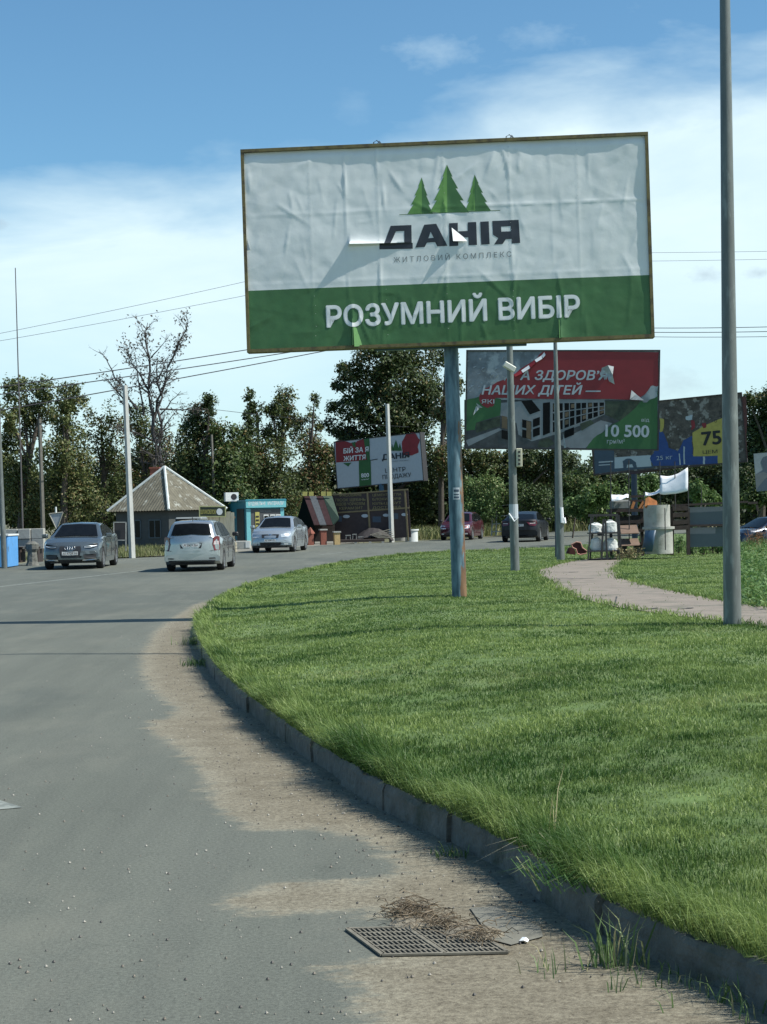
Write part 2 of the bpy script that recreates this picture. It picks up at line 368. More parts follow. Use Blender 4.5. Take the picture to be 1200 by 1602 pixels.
gx, gy = np.meshgrid(rx, ry); RP = np.stack([gx.ravel(), gy.ravel()], 1)
sd = dist_line(RP, SP, True)*np.where(inside(RP, SP), 1, -1)
kd = dist_line(RP, KA[::3]); sd = np.maximum(sd, (.12+.16*ss(15, 25, RP[:, 1]))-kd)
sandv = np.clip(.5+sd, 0.001, 1)
def asphalt():
    m = bpy.data.materials.new('dusty_asphalt'); m.use_nodes = True; t = m.node_tree; b = t.nodes['Principled BSDF']; b.inputs['Roughness'].default_value = .9; b.inputs['Specular IOR Level'].default_value = .25
    lk = t.links.new; g_ = nd(t, 'ShaderNodeNewGeometry')
    def ns(scale, st=(1, 1, 1), det=5, ro=.6):
        mp = nd(t, 'ShaderNodeMapping'); mp.inputs['Scale'].default_value = st; lk(g_.outputs['Position'], mp.inputs[0])
        n = nd(t, 'ShaderNodeTexNoise'); n.inputs['Scale'].default_value = scale; n.inputs['Detail'].default_value = det; n.inputs['Roughness'].default_value = ro; lk(mp.outputs[0], n.inputs[0]); return n.outputs[0]
    def ramp(x, p0, c0, p1, c1):
        r = nd(t, 'ShaderNodeValToRGB'); e = r.color_ramp.elements; e[0].position = p0; e[0].color = (*c0, 1); e[1].position = p1; e[1].color = (*c1, 1); lk(x, r.inputs[0]); return r.outputs[0]
    def mixc(f, a, bb, bt='MIX'):
        x = nd(t, 'ShaderNodeMix', data_type='RGBA', blend_type=bt)
        if isinstance(f, float): x.inputs[0].default_value = f
        else: lk(f, x.inputs[0])
        for i, q in ((6, a), (7, bb)):
            if isinstance(q, tuple): x.inputs[i].default_value = (*q, 1)
            else: lk(q, x.inputs[i])
        return x.outputs[2]
    def ma(op, a, bb, c=None, cl=False):
        x = nd(t, 'ShaderNodeMath', operation=op); x.use_clamp = cl
        for i, q in enumerate((a, bb, c)):
            if q is None: continue
            if isinstance(q, (int, float)): x.inputs[i].default_value = q
            else: lk(q, x.inputs[i])
        return x.outputs[0]
    base = ramp(ns(.5, (1.2, .3, 1)), .3, (.112, .120, .102), .72, (.142, .150, .129))
    patch = ramp(ns(.16, (1, .5, 1), 2, .4), .5, (1, 1, 1), .53, (.86, .88, .9)); base = mixc(1.0, base, patch, 'MULTIPLY')
    grain = ramp(ns(55, (1, 1, 1), 6, .9), .36, (.60, .60, .60), .66, (1.35, 1.35, 1.33)); base = mixc(1.0, base, grain, 'MULTIPLY')
    lightdust = ramp(ns(1.1, (1, .5, 1), 6, .65), .5, (0, 0, 0), .75, (.35, .35, .35))
    base = mixc(lightdust, base, (.21, .205, .165))
    at_ = nd(t, 'ShaderNodeAttribute'); at_.attribute_name = 'sand'
    e = ma('MULTIPLY_ADD', ma('SUBTRACT', ns(4.2, (.8, 1.5, 1), 9, .75), .5), .62, at_.outputs['Fac'])
    e = ma('MULTIPLY_ADD', ma('SUBTRACT', ns(40, (.6, 1, 1), 4, .75), .5), .22, e)
    msk = ma('MULTIPLY', ma('SUBTRACT', e, .5), 9, cl=True)
    rimm = ramp(e, .52, (.285, .268, .208), .8, (.225, .203, .152))
    sg = ramp(ns(34, (1, 1, 1), 7, .92), .38, (.40, .38, .37), .60, (1.22, 1.22, 1.20))
    sandc = mixc(1.0, rimm, sg, 'MULTIPLY'); sm = ramp(ns(4, (1, 1, 1), 7, .7), .35, (.80, .78, .76), .7, (1.12, 1.12, 1.12)); sandc = mixc(1.0, sandc, sm, 'MULTIPLY')
    tyre = ramp(ns(1.4, (3.2, .16, 1), 4, .6), .40, (.96, .96, .96), .64, (1.05, 1.05, 1.04)); base = mixc(1.0, base, tyre, 'MULTIPLY')
    blot = ramp(ns(2.3, (1, 1, 1), 7, .75), .30, (.86, .87, .87), .42, (1, 1, 1)); base = mixc(1.0, base, blot, 'MULTIPLY')
    lk(mixc(msk, base, sandc), b.inputs['Base Color'])
    bp = nd(t, 'ShaderNodeBump'); bp.inputs['Strength'].default_value = .5; bp.inputs['Distance'].default_value = .006
    lk(ns(110, (1, 1, 1), 4, .7), bp.inputs['Height']); lk(bp.outputs[0], b.inputs['Normal']); return m
M['asphalt'] = asphalt()
ncol = len(rx); nrow = len(ry)
idx = np.arange(ncol*nrow).reshape(nrow, ncol)
q = np.stack([idx[:-1, :-1], idx[:-1, 1:], idx[1:, 1:], idx[1:, :-1]], -1).reshape(-1, 4)
X0, X1, Y0, Y1 = rx[0], rx[-1], ry[0], ry[-1]
far_px = [(-60, 891), (0, 887), (50, 879), (130, 876), (205, 873), (270, 870), (340, 862), (420, 857), (480, 854), (540, 851), (620, 847.5), (700, 844), (790, 838), (860, 833), (925, 829), (1010, 826), (1200, 820)]
fp = [on_ground(u, v) for u, v in far_px]
ex = [Vector((-60, 45, 0)), Vector((-60, Y1, 0)), Vector((X0, Y1, 0)), Vector((X1, Y1, 0)), Vector((60, Y1, 0)), Vector((60, 118, 0))]
verts = np.concatenate([np.column_stack([RP, np.zeros(len(RP))]), np.array([[p.x, p.y, 0] for p in fp+[Vector((-60, 45, 0)), Vector((-60, Y1, 0)), Vector((60, Y1, 0)), Vector((60, 118, 0)), Vector((-60, Y0, 0)), Vector((60, Y0, 0))]])])
b0 = len(RP); nf = len(fp)
topL = int(idx[-1, 0]); topR = int(idx[-1, -1])
big = [b0+nf+1]+[int(i) for i in idx[-1]]+[b0+nf+2, b0+nf+3]+[b0+i for i in range(nf-1, -1, -1)]+[b0+nf]
left = [b0+nf+4]+[int(i) for i in idx[:, 0]]+[b0+nf+1]
flat = np.concatenate([q.ravel(), big, left]); cnt = np.array([4]*len(q)+[len(big), len(left)])
road = raw_mesh('road', verts, flat, cnt, M['asphalt'])
a_ = road.data.attributes.new('sand', 'FLOAT', 'POINT'); a_.data.foreach_set('value', np.concatenate([sandv, np.full(len(verts)-len(RP), .001)]).astype(np.float32))
tag(road, kind='structure')

def strip(name, pxs, wd, mt, z=.004, n=8, jit=0):
    pts = catmull([on_ground(u, v, z) for u, v in pxs], n); mb = MB(); L_ = []
    for i, p in enumerate(pts):
        d = (pts[min(i+1, len(pts)-1)]-pts[max(i-1, 0)]).normalized(); s = Vector((-d.y, d.x, 0))*wd/2*(1+random.uniform(-jit, jit)); j = Vector((random.uniform(-1, 1), random.uniform(-1, 1), 0))*wd*jit
        L_ += [p+s+j, p-s+j]
    mb.add(L_, [(2*i, 2*i+1, 2*i+3, 2*i+2) for i in range(len(pts)-1)]); return mb.build(name, mt)
M['mark'] = mat('worn_marking', (.26, .28, .25), .85, var=.1, vscale=3, col2=(.15, .165, .15), mask=(.47, .1, 9, (1, 1, 1)))
M['tar'] = mat('tar_crack', (.045, .05, .048), .9, var=.3)
tag(strip('road_marking', [(-30, 921), (60, 911), (130, 903), (200, 895), (250, 889)], .12, M['mark']), kind='structure')
tag(strip('road_marking', [(500, 868), (560, 862), (640, 858), (720, 854)], .10, M['mark']), kind='structure')
tag(strip('road_crack', [(262, 929.5), (280, 929), (298, 929.5)], .05, M['tar'], n=6, jit=.4), kind='structure')
ar = MB(); ar.add([on_ground(u, v, .004) for u, v in ((-60, 1238), (0, 1252), (20, 1258), (36, 1263), (0, 1266), (-60, 1268))], [(0, 1, 2, 3, 4, 5)]); tag(ar.build('road_marking', M['mark']), kind='structure')

# ---- kerb
kb = MB(); i = 0; seg = 8
while i+seg < len(K):
    ch = [K[i+k] for k in range(seg+1)]; dz = random.uniform(-.014, .012); dxy = random.uniform(-.02, .02); prof = [(0, -.05), (.004, .125), (.02, .155), (.15, .16), (.155, -.05)]
    rows = []
    for k, p in enumerate(ch):
        a = K[max(i+k-1, 0)]; b = K[min(i+k+1, len(K)-1)]; d = (b-a).normalized(); nrm = Vector((d.y, -d.x, 0))
        if nrm.dot(Vector((p.x-3, p.y-20, 0))) > 0 and False: nrm = -nrm
        pp = p-d*0 + (d*.003 if k == 0 else (-d*.003 if k == seg else d*0))
        rows.append([pp+nrm*(o+dxy+.018*noise.noise(Vector((p.x*5+o*9, p.y*5, z*9))))+Vector((0, 0, z+(dz+.022*noise.noise(Vector((p.x*4, p.y*4, 3+o*20)))-.012*(abs(noise.noise(Vector((p.x*9, p.y*9, 1)))) > .35) if z > 0 else 0))) for o, z in prof])
    n = len(prof); vs = [q for r in rows for q in r]
    fs = [(a*n+b, a*n+b+1, (a+1)*n+b+1, (a+1)*n+b) for a in range(seg) for b in range(n-1)]+[tuple(range(n)), tuple(seg*n+k for k in range(n-1, -1, -1))]
    kb.add(vs, fs); i += seg
tag(kb.build('kerb', M['kerb']), kind='structure')

# ---- lawn
path_px = [(838, 893), (842, 903), (870, 921), (905, 937), (965, 951), (1060, 965), (1130, 973), (1200, 982), (1400, 1012), (1700, 1060), (1700, 1010), (1400, 968), (1200, 951), (1150, 945), (1080, 931), (1010, 917), (972, 905), (963, 893), (972, 882), (985, 872), (962, 872), (930, 874), (890, 879), (862, 886)]
PP = np.array([(on_lawn(u, v).x, on_lawn(u, v).y) for u, v in path_px])
def lawn_grid(x0, x1, y0, y1, s):
    xs = np.arange(x0, x1+s/2, s); ys = np.arange(y0, y1+s/2, s); a, b = np.meshgrid(xs, ys); P = np.stack([a.ravel(), b.ravel()], 1)
    id_ = np.arange(len(P)).reshape(a.shape); qd = np.stack([id_[:-1, :-1], id_[:-1, 1:], id_[1:, 1:], id_[1:, :-1]], -1).reshape(-1, 4)
    cc = P[qd].mean(1); dk = dist_line(cc, KD); ok = inside(cc, LP) & (dk > .07); qd = qd[ok]
    used, inv = np.unique(qd, return_inverse=True); P = P[used]; return P, inv.reshape(-1, 4)
def lawnmat():
    m = mat('lawn_soil', (.085, .135, .035), .95, var=.4, vscale=3.5, col2=(.12, .17, .055), mask=(.5, .12, .5, (1, 1, 1)), coords='Object'); return m
M['lawn'] = lawnmat()
P1, f1 = lawn_grid(-6, 14, 1.5, 48, .12)
P2, f2 = lawn_grid(14, 56, 1.5, 48, 1.5)
P3, f3 = lawn_grid(-6, 56, 48, 114, 1.0)
V = []; Fc = []; o_ = 0
for P, f in ((P1, f1), (P2, f2), (P3, f3)):
    V.append(np.column_stack([P, lawn_z(P)])); Fc.append(f+o_); o_ += len(P)
V = np.concatenate(V); Fc = np.concatenate(Fc)
tag(raw_mesh('lawn_ground', V, Fc.ravel(), np.full(len(Fc), 4), M['lawn'], smooth=True), kind='structure')
# path
M['path'] = mat('path_concrete', (.225, .19, .155), .9, var=.16, vscale=2.2, bump=.006, bscale=30, col2=(.14, .13, .10), mask=(.52, .12, 1.6, (1, 1, 1)), coords='Object')
pb = bmesh.new(); vv = [pb.verts.new((p[0], p[1], 0)) for p in PP]; pf = pb.faces.new(vv)
bmesh.ops.triangulate(pb, faces=[pf])
for ax, rng in ((0, np.arange(0, 40, .8)), (1, np.arange(8, 60, .8))):
    for c in rng:
        no = [0, 0, 0]; no[ax] = 1; co = [0, 0, 0]; co[ax] = c
        bmesh.ops.bisect_plane(pb, geom=pb.verts[:]+pb.edges[:]+pb.faces[:], plane_co=co, plane_no=no)
zs = lawn_z([(v.co.x, v.co.y) for v in pb.verts])
for v, z in zip(pb.verts, zs): v.co.z = z+.014
me = bpy.data.meshes.new('path'); pb.to_mesh(me); pb.free(); me.materials.append(M['path']); me.polygons.foreach_set('use_smooth', [True]*len(me.polygons))
for p in me.polygons: pass
po = bpy.data.objects.new('path', me); C.objects.link(po); tag(po, kind='structure')

for ck in ([(866, 896), (885, 896.5), (905, 896)], [(868, 907), (900, 907), (930, 906)], [(1010, 955), (1030, 953)], [(1060, 955), (1085, 953)], [(965, 935), (962, 948)]):
    pts = catmull([on_lawn(*p) for p in ck], 6); mb = MB(); L_ = []
    for p in pts:
        wd = random.uniform(.02, .09); L_ += [p+Vector((0, wd, .02)), p+Vector((0, -wd, .02))]
    mb.add(L_, [(2*i, 2*i+1, 2*i+3, 2*i+2) for i in range(len(pts)-1)]); tag(mb.build('path_crack', M['tar']), kind='structure')
# ---- grass blades
def blades(P, z, h, wd, lean, hd, ldir=None):
    n = len(P); a = NR.uniform(0, 2*math.pi, n); la = NR.uniform(0, 2*math.pi, n) if ldir is None else ldir
    b = np.column_stack([P, z]); s = np.column_stack([np.cos(a), np.sin(a), np.zeros(n)])*(wd/2)[:, None]; l = np.column_stack([np.cos(la), np.sin(la), np.zeros(n)])
    mid = b+l*(h*lean*.35)[:, None]; mid[:, 2] += h*.6
    tip = b+l*(h*lean)[:, None]; tip[:, 2] += h*np.clip(1-lean*lean*.35, .2, 1)
    v = np.stack([b-s, b+s, mid+s*.75, mid-s*.75, tip], 1).reshape(-1, 3)
    k = np.arange(n)[:, None]*5; f = np.concatenate([k+np.array([[0, 1, 2, 3]]), k+np.array([[3, 2, 4]])], 1)
    return v, f.ravel(), np.tile([4, 3], n)
def fnoise(P, s, seed=0):
    return np.array([noise.noise(Vector((x*s+seed, y*s, seed*.3))) for x, y in P])
def scatter(dens, x0, x1, y0, y1):
    n = int(dens*(x1-x0)*(y1-y0)); return np.column_stack([NR.uniform(x0, x1, n), NR.uniform(y0, y1, n)])
def visible(P, z, m=260):
    a = P[:, 0]*F/P[:, 1]; b = (z-HC)*F/P[:, 1]; u = 600+a*cr-b*sr; v = 801-(a*sr+b*cr); return (u > -m) & (u < 1200+m) & (v < 1602+m)
grass_m = leafmat('grass_blades', (.085, .165, .038), (.215, .33, .105), (.36, .38, .20), .10, trans=.38, nscale=.5, namt=.8)
def grassmat():
    m = bpy.data.materials.new('lawn_blades'); m.use_nodes = True; t = m.node_tree; b = t.nodes['Principled BSDF']; o = t.nodes['Material Output']; lk = t.links.new
    g_ = nd(t, 'ShaderNodeNewGeometry')
    def ns(scale, det, off=0, st=(1, 1, 1)):
        mp = nd(t, 'ShaderNodeMapping'); mp.inputs['Location'].default_value = (off, off, 0); mp.inputs['Scale'].default_value = st; lk(g_.outputs['Position'], mp.inputs[0]); n = nd(t, 'ShaderNodeTexNoise'); n.inputs['Scale'].default_value = scale; n.inputs['Detail'].default_value = det; n.inputs['Roughness'].default_value = .6; lk(mp.outputs[0], n.inputs[0]); return n.outputs[0]
    def ma(op, a, bb, c=None, cl=False):
        x = nd(t, 'ShaderNodeMath', operation=op); x.use_clamp = cl
        for i, q in enumerate((a, bb, c)):
            if q is None: continue
            if isinstance(q, (int, float)): x.inputs[i].default_value = q
            else: lk(q, x.inputs[i])
        return x.outputs[0]
    def mixc(f, a, bb):
        x = nd(t, 'ShaderNodeMix', data_type='RGBA'); lk(f, x.inputs[0])
        for i, q in ((6, a), (7, bb)):
            if isinstance(q, tuple): x.inputs[i].default_value = (*q, 1)
            else: lk(q, x.inputs[i])
        return x.outputs[2]
    v = ma('MULTIPLY_ADD', ma('SUBTRACT', ns(.5, 6, 3, (.6, 1.3, 1)), .5), 3.6, .22); v = ma('MULTIPLY_ADD', ma('SUBTRACT', ns(3.2, 5, 9, (.6, 1.4, 1)), .5), 2.2, v)
    wv = nd(t, 'ShaderNodeTexWave'); wv.inputs['Scale'].default_value = .32; wv.inputs['Distortion'].default_value = 2.2; wv.inputs['Detail'].default_value = 1; mp = nd(t, 'ShaderNodeMapping'); mp.inputs['Rotation'].default_value = (0, 0, .5); lk(g_.outputs['Position'], mp.inputs[0]); lk(mp.outputs[0], wv.inputs[0])
    v = ma('MULTIPLY_ADD', wv.outputs['Fac'], .22, v); v = ma('MULTIPLY_ADD', g_.outputs['Random Per Island'], .55, v, cl=True)
    c = mixc(v, (.046, .108, .020), (.245, .325, .095))
    pale = ma('MULTIPLY', ma('SUBTRACT', ns(.8, 6, 21), .54), 5, cl=True); r2 = ma('GREATER_THAN', ma('FRACT', ma('MULTIPLY', g_.outputs['Random Per Island'], 17.3), 0), .55)
    c = mixc(ma('MULTIPLY', ma('MULTIPLY', pale, r2), .75), c, (.36, .36, .17))
    lk(c, b.inputs['Base Color']); b.inputs['Roughness'].default_value = .5; b.inputs['Specular IOR Level'].default_value = .35
    tr = nd(t, 'ShaderNodeBsdfTranslucent'); lk(c, tr.inputs[0]); mx = nd(t, 'ShaderNodeMixShader'); mx.inputs[0].default_value = .35; lk(b.outputs[0], mx.inputs[1]); lk(tr.outputs[0], mx.inputs[2]); lk(mx.outputs[0], o.inputs[0]); return m
grass_m = grassmat()
VV = []; FF = []; CC = []; off = 0
SUBD = dist_line
for (ya, yb, dens, h0, w0) in ((2.5, 7, 8500, .042, .0042), (7, 10, 6800, .040, .0052), (10, 14, 4200, .038, .0065), (14, 20, 2400, .034, .0085), (20, 30, 1200, .030, .012), (30, 46, 500, .028, .018), (46, 64, 200, .03, .03)):
    x1 = min(.31*yb+1.5, 18); x0 = max(-4.0, -.12*yb-1)
    P = scatter(dens, x0, x1, ya, yb); P = P[inside(P, LP)]
    dk = dist_line(P, KD); P = P[dk > .04]; z = lawn_z(P); k = visible(P, z, 150); P, z = P[k], z[k]
    k = ~inside(P, PP) | (NR.random(len(P)) < .012); P, z = P[k], z[k]
    dk = dist_line(P, KD); nz = fnoise(P, .9, 3); n2 = fnoise(P, 4.5, 8)
    k = NR.random(len(P)) < .8+.6*n2+.3*nz; P, z, dk, nz, n2 = P[k], z[k], dk[k], nz[k], n2[k]
    edge = np.exp(-(dk-.04)/.14)
    h = h0*(.65+.6*NR.random(len(P)))*(1+.35*nz+.4*n2)+edge*.075*NR.random(len(P)); h = np.clip(h, .02, .3)
    v, f, c = blades(P, z-.005, h, np.full(len(P), w0)*(.7+.6*NR.random(len(P))), NR.uniform(.1, 1.0, len(P)), 0)
    VV.append(v); FF.append(f+off); CC.append(c); off += len(v)
# long fringe drooping over the kerb
fr = []; fd = []; fh = []
for i in range(2, len(K)-2):
    p = K[i]; d = (K[i+1]-K[i-1]).normalized(); nrm = Vector((d.y, -d.x, 0)); dist = math.hypot(p.x, p.y)
    for _ in range(int(max(14, 230 if dist < 14 else (90 if dist < 22 else 34)))):
        o = random.uniform(.01, .24); q = p+nrm*o+d*random.uniform(-.06, .06); fr.append((q.x, q.y)); fd.append(math.atan2(-nrm.y, -nrm.x)+random.gauss(0, .8)); fh.append((.55 if dist > 24 else 1)*random.uniform(.07, .20)*(1.3 if random.random() < .07 else 1)*(.8+.5*abs(noise.noise(Vector((p.x*1.7, p.y*1.7, 2))))*2))
fr = np.array(fr); fh = np.array(fh); dd = np.hypot(fr[:, 0], fr[:, 1])
v, f, c = blades(fr, np.full(len(fr), .15), fh, np.clip(.0045*dd/8, .0035, .02), NR.uniform(.2, 1.3, len(fr)), 0, np.array(fd)); VV.append(v); FF.append(f+off); CC.append(c); off += len(v)
pe = []
for a, b2_ in zip(PP, np.roll(PP, -1, 0)):
    L2 = np.hypot(*(b2_-a)); n_ = int(L2*130); t_ = NR.random(n_)[:, None]; pe.append(a+(b2_-a)*t_+NR.normal(size=(n_, 2))*np.array([.07, .10])*NR.choice([.6, 1, 2.2], n_)[:, None])
pe = np.concatenate(pe); pe = pe[(fnoise(pe, 1.3, 4) > -.15) | (NR.random(len(pe)) < .3)]; pe = pe[(pe[:, 1] > 12) & (pe[:, 1] < 60) & visible(pe, lawn_z(pe), 100)]
v, f, c = blades(pe, lawn_z(pe), NR.uniform(.03, .11, len(pe)), np.full(len(pe), .014), NR.uniform(.2, 1.1, len(pe)), 0); VV.append(v); FF.append(f+off); CC.append(c); off += len(v)
tag(raw_mesh('grass', np.concatenate(VV), np.concatenate(FF), np.concatenate(CC), grass_m), 'mown green grass covering the mounded lawn inside the kerb', 'grass', kind='stuff')

# ---- weeds and tufts at the kerb foot
weed_m = leafmat('weed_leaves', (.06, .12, .035), (.17, .25, .10), (.34, .31, .18), .2, trans=.3, namt=.1)
def tuft(name, u, v, z, n, h, spread, label, wd=.007, m=weed_m, group=None, cat='grass tuft', lean=(.15, .9), ldir=None):
    c = on_ground(u, v, z); P = np.column_stack([NR.normal(0, spread, n), NR.normal(0, spread, n)])
    a, f, cn = blades(P, np.zeros(n), h*NR.uniform(.35, 1.1, n), np.full(n, wd), NR.uniform(*lean, n), 0, None if ldir is None else NR.normal(ldir, .6, n))
    o = raw_mesh(name, a, f, cn, m); o.location = c; return tag(o, label, cat, group)
tuft('grass_tuft', 968, 1512, 0, 46, .26, .05, 'tall green tuft of grass growing at the kerb foot near the drain', .009)
tuft('grass_tuft', 866, 1520, 0, 16, .12, .05, 'small thin tuft in the sand left of the tall kerb tuft', .005)
tuft('grass_tuft', 1050, 1535, 0, 26, .09, .08, 'low grass tuft in the kerb shadow right of the tall tuft', .006)
tuft('grass_tuft', 1150, 1575, 0, 40, .10, .10, 'low weed patch at the lower right foot of the kerb', .007)
tuft('grass_tuft', 962, 1552, 0, 9, .11, .02, 'sparse tuft standing in sand in front of the tall kerb tuft', .005)
tuft('grass_tuft', 702, 1340, 0, 44, .06, .05, 'small bright green weed at the kerb beside the missing kerb joint', .008)
tuft('grass_tuft', 318, 1040, 0, 120, .10, .13, 'yellowish grass clump at the sandy tip of the kerb bend', .010)
tuft('grass_tuft', 303, 1008, 0, 70, .16, .10, 'dark grass clump hanging over the kerb bend', .010)
tuft('grass_tuft', 343, 944, 0, 80, .16, .10, 'dark grass clump at the far corner of the lawn edge', .016)
lb = tuft('long_grass_clump', 905, 1378, .15, 240, .15, .11, 'coarse long bladed clump bending over the kerb edge', .0065, lean=(.8, 1.5), ldir=3.5, m=leafmat('coarse_blades', (.05, .12, .03), (.10, .21, .06), (.25, .28, .13), .05))
tuft('dry_stalks', 840, 1355, .16, 4, .24, .05, 'pale dry stalks reaching out over the kerb above the drain', .004, m=mat('dry_stalk', (.36, .33, .22)), lean=(1.2, 1.6), ldir=3.2, cat='grass stalk')
tuft('seed_stalk', 872, 1300, .22, 3, .30, .02, 'single pale seed stalk rising from the lawn by the kerb', .005, m=mat('straw', (.34, .30, .16)), cat='grass stalk')

# ---- drain grate, debris
dc = on_ground(660, 1475, 0); gA = on_ground(543, 1456); gB = on_ground(728, 1452); gC = on_ground(778, 1487); gD = on_ground(598, 1497)
dr = thing('storm_drain', 'rusty iron storm drain grate set in the sandy road edge', 'drain', dc)
ux = (gB-gA).normalized(); uy = (gD-gA).normalized(); Wd = (gB-gA).length; Dd = (gD-gA).length
def gp(a, b, z): return gA+(gB-gA)*a+(gD-gA)*b+Vector((0, 0, z))
M['iron'] = mat('rusty_iron', (.17, .155, .12), .9, var=.35, vscale=14); M['hole'] = mat('dark_hole', (.006, .006, .006), 1)
fm = MB(dc)
for a, b, c, d in ((0, 0, 1, 0), (0, 1, 1, 1), (0, 0, 0, 1), (1, 0, 1, 1), (.5, 0, .5, 1)): fm.bar(gp(a, b, .008), gp(c, d, .008), .016, .008)
fm.build('frame', M['iron'], dr)
pm = MB(dc); pm.add([gp(0, 0, .004), gp(1, 0, .004), gp(1, 1, .004), gp(0, 1, .004)], [(0, 1, 2, 3)]); pm.build('pit', M['hole'], dr)
for s in (0, 1):
    gm = MB(dc)
    for k in range(1, 12): gm.bar(gp(.5*s+.5*k/12, 0, .007), gp(.5*s+.5*k/12, 1, .007), .006, .006)
    for k in range(1, 6): gm.bar(gp(.5*s, k/6, .0065), gp(.5*s+.5, k/6, .0065), .012, .005)
    gm.build('grille', M['iron'], dr)
pad = MB(); pad.add([on_ground(u, v, .006) for u, v in ((735, 1420), (775, 1418), (845, 1450), (850, 1465), (800, 1478), (770, 1470))], [range(6)]); tag(pad.build('concrete_patch', mat('patch', (.17, .165, .135), .9, var=.2, vscale=12)), kind='structure')
straw = leafmat('dry_straw', (.05, .035, .02), (.20, .15, .09), None, trans=.1, namt=.05)
db = MB(on_ground(655, 1440))
o0 = on_ground(655, 1440)
def twig(c, l, r, z): 
    a = random.uniform(0, 6.28); e = random.uniform(-.25, .35); d = Vector((math.cos(a), math.sin(a), e))*l/2; m_ = Vector((random.gauss(0, .015), random.gauss(0, .015), .012))
    db.tube([c-d+Vector((0, 0, z)), c+m_+Vector((0, 0, z)), c+d+Vector((0, 0, z))], r, 4)
for _ in range(380):
    u, v_ = random.choice(((642, 1432, ), (690, 1452), (745, 1470), (640, 1440))); c = on_ground(u+random.gauss(0, 20), v_+random.gauss(0, 7)); twig(c, random.uniform(.03, .12), random.uniform(.0008, .002), random.uniform(.005, .05))
dbo = db.build('dry_grass_debris', straw); dbo.location = o0; tag(dbo, 'clump of dry twigs and dead grass caught on the drain grate', 'debris', kind='stuff')
si = MB(); n9 = 14; cc9 = on_ground(735, 1462)
for (u9, v9, ru9, rv9, hh9) in ((742, 1462, 46, 13, .022), (648, 1447, 40, 10, .026)):
    c9 = on_ground(u9, v9); e9 = (on_ground(u9+ru9, v9)-c9).length; f9 = (on_ground(u9, v9-rv9)-c9).length; vs = []; fs = []
    for j in range(5):
        for k in range(n9): a9 = 2*math.pi*k/n9; r9 = (j/4)*(1+.25*noise.noise(Vector((math.cos(a9)*1.5, math.sin(a9)*1.5, u9*.1)))); vs.append(c9+Vector((e9*r9*math.cos(a9), f9*r9*math.sin(a9), .004+hh9*(1-(j/4)**2)+.003*random.random()*(j < 4))))
    for j in range(4):
        for k in range(n9): fs.append((j*n9+k, j*n9+(k+1) % n9, (j+1)*n9+(k+1) % n9, (j+1)*n9+k))
    si.add(vs, fs)
tag(si.build('silt', mat('silt', (.20, .175, .13), .95, var=.4, vscale=30, bump=.01, bscale=60), smooth=True, ang=80), 'low drifts of sandy silt covering part of the drain grate', 'silt', kind='stuff')
lt = MB(on_ground(820, 1471)); c = on_ground(820, 1471, .012)
lt.add([c+Vector(q) for q in ((-.02, -.006, 0), (-.006, .01, .01), (.007, -.003, .013), (.02, .006, 0), (.013, -.013, -.004), (-.003, -.016, .004))], [(0, 1, 2), (2, 1, 3), (2, 3, 4), (0, 2, 5), (5, 2, 4)]); l_ = lt.build('litter_scrap', M['white_cloth']); l_.location = on_ground(820, 1471); tag(l_, 'crumpled white paper scrap on the sand beside the drain', 'litter')
pbm = MB(); 
for _ in range(2600):
    if random.random() < .8:
        i = random.randrange(20, min(190, len(K))); p = K[i]; d = (K[i+1]-K[i]).normalized(); nrm = Vector((-d.y, d.x, 0)); c = p+nrm*abs(random.gauss(0, .42))
    else: c = on_ground(random.uniform(0, 640), random.uniform(1050, 1600))
    r = random.choice((.003, .004, .005, .007, .010)); 
    vs = [c+Vector((random.uniform(.6, 1)*r*x, random.uniform(.6, 1)*r*y, z*r*.8+.003)) for x, y, z in ((1, 0, 0), (0, 1, 0), (-1, 0, 0), (0, -1, 0), (0, 0, 1))]
    pbm.add(vs, [(0, 1, 4), (1, 2, 4), (2, 3, 4), (3, 0, 4)], random.choice((0, 1, 2)))
tag(pbm.build('pebbles', [mat('dark_pebble', (.05, .045, .04)), mat('pale_pebble', (.28, .26, .22)), mat('brown_pebble', (.13, .11, .085))]), 'small pebbles and grit scattered over the sandy road edge', 'gravel', kind='stuff')

